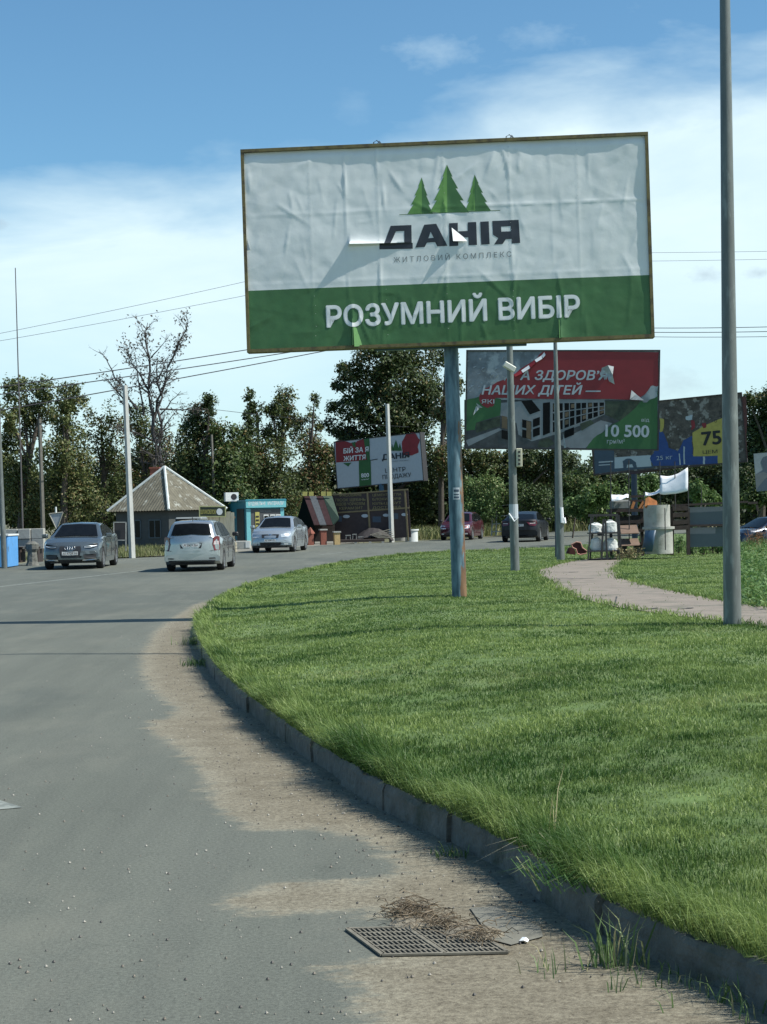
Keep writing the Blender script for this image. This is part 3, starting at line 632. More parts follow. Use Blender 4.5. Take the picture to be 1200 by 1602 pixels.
# ------------------------------------------------------------------ text
_cache = {}; _asp = {}; LAY = {}
def text2d(body, bold=0.0, shear=0.0, spacing=1.0):
    key = (body, bold, shear, spacing)
    if bold > .008:                       # heavier weight: the outlines grown by stacking shifted copies
        v0, f0 = text2d(body, .0, shear, spacing); asp = _asp[(body, .0, shear, spacing)]; V_, F_ = [], []; LAY[id(V_)] = None
        r = bold*1.15
        for k in range(9):
            a = k*math.pi/4; dx, dy = (0, 0) if k == 8 else (r*math.cos(a)/asp, r*math.sin(a)); o = len(V_)
            V_ += [(x*(1-2*r/asp)+r/asp+dx, y+dy) for x, y in v0]; F_ += [tuple(o+i for i in f) for f in f0]
        return V_, F_
    if key in _cache: return _cache[key]
    def mk(b):
        c = bpy.data.curves.new('t', 'FONT'); c.body = b; c.offset = bold; c.shear = shear; c.space_character = spacing; c.resolution_u = 3
        o = bpy.data.objects.new('t', c); C.objects.link(o); dg = bpy.context.evaluated_depsgraph_get(); dg.update()
        me = bpy.data.meshes.new_from_object(o.evaluated_get(dg)); vs = [(q.co.x, q.co.y) for q in me.vertices]; fs = [tuple(p.vertices) for p in me.polygons]
        bpy.data.objects.remove(o); bpy.data.curves.remove(c); bpy.data.meshes.remove(me); return vs, fs
    vs, fs = mk(body.replace('І', '|')); a, _ = mk('Н'); cap = max(q[1] for q in a)-min(q[1] for q in a); base = min(q[1] for q in a)
    if 'І' in body:                        # plain bar for the letter, cut to cap height
        par = list(range(len(vs)))
        def fnd(i):
            while par[i] != i: par[i] = par[par[i]]; i = par[i]
            return i
        for f in fs:
            for i in f[1:]: par[fnd(i)] = fnd(f[0])
        gr = {}
        for i in range(len(vs)): gr.setdefault(fnd(i), []).append(i)
        for g9 in gr.values():
            yy = [vs[i][1] for i in g9]; xx = [vs[i][0] for i in g9]
            if max(yy)-min(yy) > cap*1.12 and max(xx)-min(xx) < cap*(.3+.25*shear*4):
                ym = (max(yy)+min(yy))/2; xm = (max(xx)+min(xx))/2; wv_ = .075*cap
                for i in g9:
                    top_ = vs[i][1] > ym; right = vs[i][0]-shear*(vs[i][1]-ym) > xm
                    y_ = base+cap if top_ else base; vs[i] = (xm+(wv_ if right else -wv_)+shear*(y_-base-cap/2), y_)
    x0 = min(q[0] for q in vs); x1 = max(q[0] for q in vs); _asp[key] = (x1-x0)/cap
    _cache[key] = ([((x-x0)/(x1-x0), (y-base)/cap) for x, y in vs], fs); return _cache[key]

class Board:
    """planar panel from four photo corners and two distances; gives px -> panel coordinates"""
    def __init__(s, tl, tr, br, bl, YL, YR):
        s.TL, s.TR, s.BR, s.BL = at(*tl, YL), at(*tr, YR), at(*br, YR), at(*bl, YL)
        s.o = s.BL; s.ex = (s.BR-s.BL).normalized(); ez = s.TL-s.BL; ez -= s.ex*ez.dot(s.ex); s.ez = ez.normalized(); s.n = s.ex.cross(s.ez); s.W = ((s.BR-s.BL).length+(s.TR-s.TL).length)/2; s.H = ((s.TL-s.BL).length+(s.TR-s.BR).length)/2
    def uv(s, u, v):            # ray / plane
        d = at(u, v, 1)-Vector((0, 0, HC)); c = Vector((0, 0, HC)); t = (s.o-c).dot(s.n)/d.dot(s.n); p = c+d*t-s.o
        return p.dot(s.ex), p.dot(s.ez)
    def P(s, x, z, h=0): return s.o+s.ex*x+s.ez*z+s.n*h
    def poly(s, mb, pts, h, mi=0, holes=(), conv=True):
        loops = [[s.uv(*p) if conv else p for p in l] for l in ([pts]+list(holes))]
        tri = tessellate_polygon([[Vector((a, b, 0)) for a, b in l] for l in loops]); fl = [q for l in loops for q in l]
        mb.add([s.P(a, b, h) for a, b in fl], tri, mi)
    def text(s, mb, body, p0, p1, cap, h, mi=0, **k):     # p0,p1 baseline ends in px, cap height in px
        vs, fs = text2d(body, **k); a = Vector(s.uv(*p0)); b = Vector(s.uv(*p1)); d = b-a; ch = s.uv(p0[0], p0[1]-cap); ch = Vector(ch)-a; up = Vector((-d.y, d.x)).normalized()*ch.length
        nb = 9 if k.get('bold', 0) > .008 else 1; m_ = len(vs)//nb
        mb.add([s.P(*(a+d*x+up*y), h+.0012*(i//m_)) for i, (x, y) in enumerate(vs)], fs, mi)

def panel_box(B, mb, x0, x1, z0, z1, h0, h1, mi=0):
    vs = [B.P(x, z, h) for x in (x0, x1) for z in (z0, z1) for h in (h0, h1)]
    mb.add(vs, [(0, 1, 3, 2), (4, 6, 7, 5), (0, 4, 5, 1), (2, 3, 7, 6), (0, 2, 6, 4), (1, 5, 7, 3)], mi)
def board_frame(B, root, wd, mt, front=.03, depth=.16, name='frame'):
    mb = MB(root.location)
    panel_box(B, mb, 0, B.W, B.H-wd, B.H, -depth, front); panel_box(B, mb, 0, B.W, 0, wd, -depth, front)
    panel_box(B, mb, 0, wd, wd, B.H-wd, -depth, front-.003); panel_box(B, mb, B.W-wd, B.W, wd, B.H-wd, -depth, front-.003)
    return mb.build(name, mt, root)

# ================================================================== main billboard
B1 = Board((375, 235), (1010, 207), (1025.5, 528), (387, 552), 25.30, 25.0)
pbase = on_lawn(719, 934)
pb_ = at(719, 936, pbase.y); ptop = at(705.5, 545, pbase.y)
BB = thing('billboard', 'large wrinkled white and green billboard on a rusty blue post in the lawn', 'billboard', pb_)
pm = MB(pb_); ax = (ptop-pb_); pm.tube([pb_-ax.normalized()*.15, pb_+ax*.33, pb_+ax*.66, ptop], [.118, .118, .116, .114], 28)
po1 = pm.build('post', M['blue_rust'], BB, smooth=True)
stc = pb_+ax*.395; sk = MB(pb_); vs = []
for k in range(5):
    a = rad(-90-26+k*13); 
    for z in (0, .19): vs.append(stc+Vector((math.cos(a)*.121, math.sin(a)*.121, z)))
sk.add(vs, [(2*k, 2*k+2, 2*k+3, 2*k+1) for k in range(4)]); sk2 = MB(pb_)
for z, hh in ((.02, .03), (.07, .02), (.12, .04)):
    vs = []
    for k in range(5):
        a = rad(-90-20+k*10)
        for zz_ in (0, hh): vs.append(stc+Vector((math.cos(a)*.1225, math.sin(a)*.1225, z+zz_)))
    sk2.add(vs, [(2*k, 2*k+2, 2*k+3, 2*k+1) for k in range(4)])
s1 = sk.build('sticker', M['grey_poster'], BB); sk2.build('sticker_print', M['slate_print'], s1)
board_frame(B1, BB, .05, M['ochre'], front=.05, depth=.2)
mb = MB(pb_)          # sheet metal back and ribs, head beam
panel_box(B1, mb, .05, B1.W-.05, .05, B1.H-.05, -.10, -.085)
for k in range(1, 7): panel_box(B1, mb, B1.W*k/7-.03, B1.W*k/7+.03, .05, B1.H-.05, -.16, -.10)
mb.build('backing', M['tin'], BB)
mb = MB(pb_); x_, z_ = B1.uv(706, 560); panel_box(B1, mb, x_-1.2, x_+1.2, -.02, .10, -.36, -.20); panel_box(B1, mb, x_-.1, x_+.1, 0, B1.H*.8, -.36, -.205); mb.build('head_beam', M['blue_pole'], BB)

def uvp(u, v): return B1.uv(u, v)
seams = [(uvp(u, 330)[0], a) for u, a in ((485, .003), (541, .010), (592, .009), (695, .005), (798, .010), (862, .003), (905, .005))]
fl1 = uvp(545, 384); fl1e = uvp(648, 384); gs1 = uvp(551, 545); gs2 = uvp(875, 530); s798 = uvp(798, 420)
RC = random.Random(5); CRS = []
for _ in range(70):
    x0_, z0_ = RC.uniform(.1, B1.W-.1), RC.uniform(.1, B1.H-.1); a0_ = RC.choice((RC.gauss(1.57, .25), RC.gauss(1.57, .25), RC.uniform(0, 3.14))); CRS.append((x0_, z0_, math.cos(a0_), math.sin(a0_), RC.uniform(.12, .5), RC.uniform(.003, .011), RC.uniform(.008, .02)))
hz = uvp(600, 330)[1]; hz2 = uvp(600, 438)[1]
def hgt(x, z):
    h = .013*noise.noise(Vector((x*.9, z*.9, 1.3)))+.006*noise.noise(Vector((x*2.3, z*1.6, 4)))+.0032*noise.noise(Vector((x*6, z*6, 9)))
    h += .008+.006*abs(noise.noise(Vector((x*1.3+z*.8, z*1.7-x*.5, 7))))**.7+.006*abs(noise.noise(Vector((x*3.1-z*1.8, z*2.6, 3))))**.7
    for sx, a in seams:
        d = x-sx+.012*noise.noise(Vector((z*1.5, sx, 0))); k = .55+.9*abs(noise.noise(Vector((sx*3, z*2.1, 5))))*1.6
        h += a*k*math.exp(-abs(d)/.022) if d > 0 else a*k*math.exp(-abs(d)/.008)
    for zz0, a in ((hz, .007), (hz2, .005)):
        d = z-zz0-.015*noise.noise(Vector((x*1.1, 3, 0)))-.02*(x/6); h += a*(.5+abs(noise.noise(Vector((x*3, zz0, 1))))*1.6)*math.exp(-abs(d)/.018)
    for x0_, z0_, ca, sa, ln_, am_, wd_ in CRS:
        dx_, dz_ = x-x0_, z-z0_; al = dx_*ca+dz_*sa
        if abs(al) < ln_:
            pe_ = -dx_*sa+dz_*ca; h += am_*(1-(al/ln_)**2)*math.exp(-abs(pe_)/(wd_ if pe_ > 0 else wd_*2.5))
    # peeling lower edge of an upper sheet
    d = z-fl1[1]
    if 0 <= d < .6 and fl1[0] <= x < fl1e[0]+.4:
        t = (x-fl1[0])/(fl1e[0]-fl1[0]); h += .105*max(0, 1-t)**1.1*math.exp(-d/.05)+.004*math.exp(-d/.04)*max(0, 1.3-t)
    # lifted slits at the lower edge
    for gs, a, top in ((gs1, .09, .85), (gs2, .06, .62)):
        d = x-gs[0]
        if d >= 0 and z < top: h += a*(1-z/top)**1.3*math.exp(-d/.065)
    h += .012*ss(.12, 0, x)*ss(1.6, 1.9, z)*ss(2.0, 1.9, z)
    # creases radiating from the right rim
    d = (z-(B1.H*.62+(B1.W-x)*.45)); h += .007*math.exp(-abs(d)/.03)*max(0, 1-(B1.W-x)/1.0)
    d = (z-(B1.H*.75-(x)*.25)); h += .003*math.exp(-abs(d)/.04)*max(0, 1-x/1.2)
    # paper pulled back to the rim along the top
    return h+.012+.010*noise.noise(Vector((x*1.4, 0, 2)))*float(ss(.5, 0, B1.H-.05-z))-.03*float(ss(.13, 0, B1.H-.05-z))
nx, nz_ = 260, 130; gz = uvp(700, 443)[1]
gzs = [uvp(400, 454.5)[1], uvp(1010, 431)[1]]
gz = sum(gzs)/2; 
xs = np.linspace(.05, B1.W-.05, nx); zl = np.linspace(.05, gz, 44).tolist(); zu = np.linspace(gz, B1.H-.05, nz_-43).tolist()[1:]; zs_ = zl+zu
mbp = MB(pb_); vs = [B1.P(x, z, hgt(x, z)) for z in zs_ for x in xs]; fs = []; fm_ = []
for j in range(len(zs_)-1):
    for i in range(nx-1): mbp.f.append([j*nx+i, j*nx+i+1, (j+1)*nx+i+1, (j+1)*nx+i]); mbp.m.append(1 if j < 43 else 0)
mbp.v = [q-pb_ for q in vs]
poster = mbp.build('poster', [M['white_print'], M['green_print']], BB, smooth=True, ang=60)
# printed layers follow the wrinkles
def printed(name, mats, layers, h=.003, step=.05):
    bm = bmesh.new(); out_v = []; out_f = []; out_m = []
    for (loops, mi) in layers:
        b = bmesh.new()
        if isinstance(loops, tuple) and loops[0] == 'tri':
            m9 = len(loops[1])//loops[3]; vv = [b.verts.new((x, -.0008*(i//m9), z)) for i, (x, z) in enumerate(loops[1])]
            for f in loops[2]:
                try: b.faces.new([vv[i] for i in f])
                except ValueError: pass
        else:
            fl = [q for l in loops for q in l]; vv = [b.verts.new((x, 0, z)) for x, z in fl]
            for t in tessellate_polygon([[Vector((x, z, 0)) for x, z in l] for l in loops]):
                try: b.faces.new([vv[i] for i in t])
                except ValueError: pass
        xmin = min(v.co.x for v in b.verts); xmax = max(v.co.x for v in b.verts); zmin = min(v.co.z for v in b.verts); zmax = max(v.co.z for v in b.verts)
        sx = xs[1]-xs[0]
        for xx in xs:
            if xmin < xx < xmax: bmesh.ops.bisect_plane(b, geom=b.verts[:]+b.edges[:]+b.faces[:], plane_co=(xx, 0, 0), plane_no=(1, 0, 0))
        for zz0 in zs_:
            if zmin < zz0 < zmax: bmesh.ops.bisect_plane(b, geom=b.verts[:]+b.edges[:]+b.faces[:], plane_co=(0, 0, zz0), plane_no=(0, 0, 1))
        b.verts.index_update(); o = len(out_v); out_v += [(v.co.x, v.co.z, -v.co.y) for v in b.verts]; out_f += [[o+v.index for v in f.verts] for f in b.faces]; out_m += [mi]*len(b.faces); b.free()
    mb = MB(pb_); mb.v = []
    HG = {}
    def gh(x, z):
        i = min(max(np.searchsorted(xs, x)-1, 0), nx-2); j = min(max(np.searchsorted(zs_, z)-1, 0), len(zs_)-2)
        def g_(a, b_):
            if (a, b_) not in HG: HG[(a, b_)] = hgt(xs[a], zs_[b_])
            return HG[(a, b_)]
        tx = (x-xs[i])/(xs[i+1]-xs[i]); tz = (z-zs_[j])/(zs_[j+1]-zs_[j])
        return (g_(i, j)*(1-tx)+g_(i+1, j)*tx)*(1-tz)+(g_(i, j+1)*(1-tx)+g_(i+1, j+1)*tx)*tz
    mb.v = [B1.P(x, z, gh(x, z)+h+e)-pb_ for x, z, e in out_v]; mb.f = out_f; mb.m = out_m
    return mb.build(name, mats, poster, smooth=True, ang=60)
def txt1(body, p0, p1, cap, **k):
    vs, fs = text2d(body, **k); a = Vector(uvp(*p0)); b = Vector(uvp(*p1)); d = b-a; ch = Vector(uvp(p0[0], p0[1]-cap))-a; up = Vector((-d.y, d.x)).normalized()*ch.length
    return ('tri', [tuple(a+d*x+up*y) for x, y in vs], fs, 9 if k.get('bold', 0) > .008 else 1)
def z4(pts): return [uvp(560+x/4, 240+y/4) for x, y in pts]
printed('slogan_lettering', [M['letter_white']], [(txt1('РОЗУМНИЙ ВИБІР', (511, 512), (908, 495), 32.5, bold=.036), 0)])
printed('logo_name', [M['navy_print']], [(l, 0) for l in (
    [z4([(205, 455), (335, 450), (337, 562), (343, 562), (343, 598), (135, 602), (135, 568), (165, 566)]), z4([(238, 490), (290, 487), (291, 560), (205, 565)])],
    [z4([(415, 448), (490, 442), (560, 580), (497, 584), (483, 557), (432, 560), (418, 587), (360, 591)]), z4([(455, 492), (474, 530), (441, 533)])],
    [z4([(570, 440), (625, 436), (625, 490), (687, 487), (687, 433), (740, 431), (745, 575), (693, 577), (690, 527), (626, 530), (628, 580), (572, 583)])],
    [z4([(765, 430), (818, 427), (824, 570), (771, 573)])],
    [z4([(840, 425), (1005, 417), (1015, 562), (962, 566), (961, 537), (925, 539), (905, 569), (852, 572), (878, 532), (845, 512)]), z4([(895, 460), (955, 457), (957, 489), (897, 492)])])])
printed('logo_caption', [M['grey_print']], [(txt1('ЖИТЛОВИЙ КОМПЛЕКС', (616, 411), (800, 402), 8.3, spacing=1.5), 0)])
def fir(cx, top, bot, wl, wr, steps):
    Lh = [(cx, top)]; Rh = [(cx, top)]
    for k in range(steps):
        y = top+(bot-top)*(k+1)/steps; f = (k+1)/steps; g2 = (k+1)/steps
        Lh.append((cx-wl*f, y)); Rh.append((cx+wr*f, y))
        if k < steps-1: Lh.append((cx-wl*f*.78, y-1)); Rh.append((cx+wr*f*.78, y-1))
    return Lh+[(cx+2, bot)], Rh+[(cx+2, bot)]
lay = []
for cx, top, bot, wl, wr, st in ((399, 152, 380, 88, 72, 4), (730, 135, 362, 60, 104, 4), (557, 72, 372, 108, 140, 4)):
    a, b = fir(cx, top, bot, wl, wr, st); lay += [([z4(a)], 0), ([z4(b)], 1)]
# centre fir must lie on top of its neighbours
printed('logo_firs', [M['green_light'], M['green_dark']], lay[:4], h=.003); printed('logo_firs', [M['green_light'], M['green_dark']], lay[4:], h=.005)
printed('logo_ground_line', [M['green_dark']], [([z4([(260, 384), (890, 356), (890, 360), (260, 388)])], 0)])
# small torn flaps
M['green_flap'] = mat('green_sunlit_fold', (.10, .25, .07), .6, var=.1)  # band green lightened, painting in the sun on the lifted slit folds
M['flap2'] = mat('torn_grey_paper', (.34, .37, .39), .6, var=.35, vscale=6)
M['flap'] = mat('torn_paper', (.66, .69, .70), .6, var=.05)
fm = MB(pb_); q = lambda u, v, h: B1.P(*uvp(u, v), h)
fm.add([q(706, 350, .012), q(709, 379, .12), q(731, 378, .04), q(718, 372, .06)], [(0, 1, 3), (1, 2, 3), (0, 3, 2)]); fm.build('torn_flap', M['flap'], poster)
fm = MB(pb_); fm.add([q(384, 360, .012), q(384, 393, .012), q(392, 392, .05), q(388, 378, .03)], [(0, 1, 3), (1, 2, 3)]); fm.build('torn_flap', M['flap'], poster)
for (a_, b_, c_, hh_) in (((551, 478), (567, 542), (555, 543), .09), ((873, 470), (881, 528), (875, 530), .07)):
    fm = MB(pb_); fm.add([q(*a_, .02), q(*b_, .03), q(*c_, hh_)], [(0, 1, 2)]); fm.build('torn_flap', M['green_flap'], poster)
rv = MB(pb_)
for u, vs_ in ((485, range(258, 420, 16)), (592, range(250, 430, 14)), (695, range(240, 520, 13)), (798, range(232, 520, 13)), (905, range(225, 330, 10)), (488, range(462, 545, 16)), (600, range(455, 540, 14))):
    for v in vs_:
        x, z = uvp(u+(v-330)*.035+random.uniform(-1, 1), v+random.uniform(-3, 3)); h = hgt(x, z)+.004; r = .0055
        rv.add([B1.P(x+r*a, z+r*b, h+c) for a, b, c in ((1, 0, 0), (0, 1, 0), (-1, 0, 0), (0, -1, 0), (0, 0, .006))], [(0, 1, 4), (1, 2, 4), (2, 3, 4), (3, 0, 4)])
rv.build('rivet_rows', M['rivet'], poster)
for u in (589, 797):
    hk = MB(pb_); x, _ = uvp(u, 215); c = B1.P(x, B1.H, -.05); hk.tube([c+Vector((-.05, 0, -.02)), c+Vector((-.05, 0, .04)), c+Vector((0, 0, .07)), c+Vector((.045, 0, .03)), c+Vector((.03, 0, -.02))], .008, 6); hk.tube([c+Vector((.0, 0, .0)), c+Vector((.04, 0, .06)), c+Vector((.08, 0, .0))], .007, 6); hk.build('lifting_hook', M['wire'], BB)

# ================================================================== torn red billboard
B2 = Board((727, 546), (1033, 549), (1028, 705), (727, 702), 51, 50)
r2 = on_ground(873, 868, .12); r2 = at(874, 868, 50.8)
T2 = thing('billboard', 'torn red and green billboard with a housing photo behind the lamp posts', 'billboard', r2)
mb = MB(r2); mb.tube([r2-Vector((0, 0, .3)), at(873.5, 700, 50.8)], .12, 14); mb.build('post', M['dark_pole'], T2)
board_frame(B2, T2, .045, M['frame_dark'], front=.03, depth=.15)
mb = MB(r2); panel_box(B2, mb, .04, B2.W-.04, .04, B2.H-.04, -.05, 0); mb.build('backing', M['old_grey'], T2)
c3 = lambda pts: [(700+x/3.3333, 530+y/3.3333) for x, y in pts]
def jag(pts, amp=6, n=3):
    o = []
    for i, p in enumerate(pts):
        q_ = pts[(i+1) % len(pts)]; o.append(p); L_ = math.hypot(q_[0]-p[0], q_[1]-p[1])
        for k in range(1, n):
            if L_ > 12: o.append((p[0]+(q_[0]-p[0])*k/n+random.uniform(-amp, amp), p[1]+(q_[1]-p[1])*k/n+random.uniform(-amp, amp)))
    return o
mb = MB(r2); X = lambda h, mi, pts, holes=(): B2.poly(mb, c3(pts), h, mi, [c3(x) for x in holes])
X(.004, 2, [(88, 318), (1092, 318), (1090, 578), (88, 570)])                    # photo ground
X(.006, 3, [(275, 335), (480, 318), (820, 318), (820, 395), (650, 470), (560, 500), (440, 535), (370, 500), (360, 440), (275, 400)])
X(.006, 3, [(95, 530), (270, 465), (285, 475), (110, 560)])
X(.006, 3, [(640, 570), (560, 545), (800, 425), (860, 440), (720, 570)])
X(.008, 5, [(820, 325), (1000, 325), (985, 385), (900, 430), (820, 395)]); X(.010, 5, [(690, 440), (740, 415), (765, 440), (700, 480)]); X(.010, 5, [(480, 530), (530, 515), (560, 545), (520, 570), (470, 565)]); X(.010, 5, [(150, 440), (275, 405), (275, 455), (150, 490)])
X(.010, 6, [(385, 325), (440, 320), (485, 375), (430, 395)])                     # roof light
for a, b in ((498, 535), ):
    X(.010, 6, [(a, 335), (b, 330), (b, 490), (a, 505)])
X(.0085, 6, [(545, 335), (820, 328), (820, 392), (650, 455), (545, 490)])
fb = lambda x: 490-(x-545)*.36
for k in range(10):
    xa = 545+k*30.5; ww_ = 5 if k % 2 else 9
    X(.010, 3, [(xa-ww_/2, 328), (xa+ww_/2, 328), (xa+ww_/2, fb(xa)), (xa-ww_/2, fb(xa))])
for t_ in (.0, .33, .62, 1.0):
    X(.0112, 3, [(545, 330+(fb(545)-330)*t_), (820, 328+(fb(820)-328)*t_), (820, 328+(fb(820)-328)*t_+4), (545, 330+(fb(545)-330)*t_+7)])
for k in range(9):
    xa = 549+k*30.5
    for t_ in (.08, .40, .70):
        if (k*7+int(t_*10)) % 3 == 0: X(.0105, 7, [(xa+4, 330+(fb(xa)-330)*t_), (xa+22, 330+(fb(xa+20)-330)*t_), (xa+22, 330+(fb(xa+20)-330)*(t_+.18)), (xa+4, 330+(fb(xa)-330)*(t_+.18))])
for xa, xb, sl in ((390, 438, .25), (446, 482, -.35)):
    for k in range(2): X(.010, 6, [(xa, 420+k*52), (xb, 420+k*52+(xb-xa)*sl), (xb, 462+k*52+(xb-xa)*sl), (xa, 462+k*52)])
X(.012, 7, [(412, 428), (436, 434), (436, 528), (412, 515)]); X(.012, 7, [(284, 400), (312, 408), (312, 470), (284, 465)]); X(.012, 6, [(283, 475), (330, 485), (330, 530), (283, 520)])
X(.010, 6, [(610, 480), (660, 460), (660, 500), (612, 520)])
X(.012, 1, jag([(725, 572), (760, 520), (830, 470), (930, 405), (1000, 335), (1098, 255), (1092, 578), (725, 575)], 4))  # green corner
X(.012, 1, jag([(88, 322), (175, 298), (280, 314), (275, 400), (150, 438), (145, 475), (88, 480)], 3))
X(.016, 0, jag([(500, 66), (1102, 70), (1100, 245), (1060, 250), (1030, 290), (990, 320), (560, 314), (250, 308), (240, 350), (215, 360), (180, 345), (165, 310), (190, 262), (300, 212), (350, 185), (440, 120)], 5))
X(.020, 4, jag([(1100, 245), (1060, 248), (1030, 290), (1000, 322), (1040, 332), (1095, 300)], 5))
X(.020, 2, jag([(88, 566), (300, 562), (640, 572), (86, 574)], 1))
mb.build('poster', [M['red_print'], M['green2'], M['photo_dark'], M['photo_grey'], M['old_grey'], M['photo_tree'], M['glass'], M['photo_brown']], T2)
mb = MB(r2); T = lambda b, p0, p1, cap, h=.022, **k: B2.text(mb, b, *c3([p0, p1]), cap/3.3333, h, 0, **k)
T('А ЗДОРОВ’Я', (378, 214), (840, 214), 48, bold=.03, shear=.2); T('НАШИХ ДІТЕЙ —', (178, 290), (800, 290), 46, bold=.03, shear=.2)
T('ЯКІ', (178, 338), (245, 338), 22, bold=.01); T('10 500', (822, 508), (1052, 513), 62, bold=.035, h=.024); T('від', (1012, 432), (1052, 432), 18, h=.024); T('грн/м²', (832, 546), (925, 546), 24, h=.024)
mb.build('lettering', M['grey_poster'], T2)
mb = MB(r2); q2 = lambda x, y, h: B2.P(*B2.uv(700+x/3.3333, 530+y/3.3333), h)
for tri in ([(805, 152, .03), (838, 140, .13), (828, 182, .02), (800, 190, .05)], [(838, 140, .13), (868, 145, .03), (862, 190, .12), (828, 182, .02)], [(862, 190, .12), (872, 238, .04), (842, 222, .10), (828, 182, .02)], [(960, 268, .03), (985, 290, .02), (952, 318, .10)], [(985, 290, .02), (1025, 322, .12), (952, 318, .05)], [(603, 492, .03), (622, 568, .10), (608, 570, .05)], [(150, 335, .03), (185, 360, .10), (160, 362, .03)], [(150, 350, .03), (165, 365, .02), (135, 400, .08)], [(290, 205, .04), (312, 200, .1), (300, 222, .05)]):
    mb.add([q2(*p) for p in tri], [range(len(tri))])
for i in range(26):
    x, y = random.uniform(95, 290), random.uniform(90, 285)
    if y > 330-x*.45: continue
    mb.add([q2(x, y, .01), q2(x+random.uniform(8, 22), y+random.uniform(-6, 8), .05), q2(x+random.uniform(-4, 10), y+random.uniform(6, 16), .02)], [(0, 1, 2)])
mb.build('torn_flap', M['flap2'], T2)
mb = MB(r2); cu = [(345, 186), (385, 165), (425, 138), (455, 110), (490, 88), (505, 70)]
for (a, b) in zip(cu[:-1], cu[1:]): mb.add([q2(a[0], a[1], .02), q2(b[0], b[1], .02), q2(b[0]+8, b[1]+16, .10), q2(a[0]+10, a[1]+14, .11)], [(0, 1, 2, 3)], random.choice((0, 1)))
mb.build('curled_tear', [M['red_print'], M['flap']], T2)

# ================================================================== layered billboard at the right
B3 = Board((928, 636), (1168, 614), (1170, 723), (929, 744), 68, 66)
r3 = at(993, 822, 67.4); r3.z = .1
T3 = thing('billboard', 'weathered billboard in tattered layers with yellow and blue cement poster', 'billboard', r3)
mb = MB(r3); mb.tube([r3, at(992, 742, 67.4)], .13, 12); mb.build('post', M['dark_pole'], T3)
mb = MB(r3); mb.bar(at(985, 741, 67.5), at(1062, 731, 67.2), .12, .10); mb.build('head_beam', mat('dull_purple_beam', (.06, .03, .035)), T3)
board_frame(B3, T3, .05, mat('rusty_frame', (.05, .03, .028)), front=.03, depth=.15)
mb = MB(r3); panel_box(B3, mb, .04, B3.W-.04, .04, B3.H-.04, -.05, 0); mb.build('backing', M['torn3'], T3)
mb = MB(r3); c4 = lambda pts: [(920+x/4.2857, 600+y/4.2857) for x, y in pts]; X = lambda h, mi, pts, a=5: B3.poly(mb, c4(jag(pts, a)), h, mi)
X(.004, 0, [(42, 440), (175, 430), (178, 590), (42, 606)], 1); X(.004, 0, [(175, 560), (440, 545), (440, 562), (178, 592)], 1)
X(.006, 1, [(178, 495), (420, 480), (425, 555), (178, 570)], 1)
X(.008, 2, [(470, 300), (510, 340), (540, 430), (600, 455), (640, 380), (700, 350), (700, 480), (870, 480), (870, 535), (440, 552), (415, 500), (440, 470)])
X(.010, 3, [(480, 230), (510, 240), (500, 320), (480, 325)]); X(.010, 3, [(700, 330), (820, 265), (905, 230), (905, 480), (705, 488)]); X(.010, 3, [(870, 480), (905, 478), (905, 533), (870, 535)], 2)
X(.012, 4, [(690, 250), (712, 245), (715, 300), (690, 310)]); X(.012, 4, [(765, 265), (790, 262), (792, 295), (768, 298)]); X(.010, 1, [(655, 220), (700, 210), (700, 240), (660, 245)]); X(.012, 5, [(1020, 90), (1060, 85), (1070, 500), (1060, 510), (1045, 300)])
X(.014, 1, [(770, 490), (783, 489), (785, 540), (772, 541)], 2); X(.014, 1, [(608, 470), (616, 470), (622, 545), (614, 546)], 2); X(.014, 1, [(640, 420), (650, 425), (652, 540), (642, 542)], 3)
X(.012, 0, [(232, 520), (262, 503), (290, 505), (322, 530), (328, 562), (306, 566), (296, 540), (262, 545), (258, 570), (238, 572)], 2)   # animal head and body, vague
mb.build('poster', [M['slate_print'], M['grey_poster'], M['blue_print'], M['yellow_print'], M['red_print'], mat('rust_streak', (.10, .03, .025))], T3)
mb = MB(r3); T = lambda b, p0, p1, cap, mi, **k: B3.text(mb, b, *c4([p0, p1]), cap/4.2857, .02, mi, **k)
T('75', (765, 415), (898, 402), 92, 0, bold=.03); T('ЦЕМ', (770, 472), (868, 466), 24, 0); T('25 кг', (460, 514), (566, 506), 28, 1); T('О', (846, 262), (866, 260), 22, 0); [B3.poly(mb, c4(l_), .02, 1) for l_ in ([(72, 524), (168, 518), (168, 526), (72, 532)], [(72, 545), (150, 540), (150, 546), (72, 551)])]
mb.build('lettering', [M['black_print'], M['grey_poster']], T3)

# ================================================================== small far billboard at the left
B4 = Board((524, 691), (658, 675.5), (664.5, 752), (527.5, 765), 104, 101)
r4 = at(600, 800, 102.5); r4.z = 0
T4 = thing('billboard', 'distant half torn red and white billboard above the building materials stand', 'billboard', r4)
mb = MB(r4); mb.tube([r4, at(596.5, 757, 102.6)], .16, 12); mb.build('post', M['blue_pole'], T4)
board_frame(B4, T4, .05, M['frame_dark'], front=.02, depth=.6)
mb = MB(r4); panel_box(B4, mb, .04, B4.W-.04, .04, B4.H-.04, -.05, 0); mb.build('backing', M['grey_poster'], T4)
c5 = lambda pts: [(460+x/5, 660+y/5) for x, y in pts]; mb = MB(r4); X = lambda h, mi, pts, a=3: B4.poly(mb, c5(jag(pts, a)), h, mi)
X(.01, 0, [(325, 150), (385, 145), (440, 165), (480, 160), (495, 150), (545, 130), (572, 140), (590, 180), (590, 300), (330, 318)]); X(.01, 0, [(845, 155), (880, 90), (940, 82), (985, 140), (968, 200), (975, 240), (925, 262), (850, 262), (845, 210)])
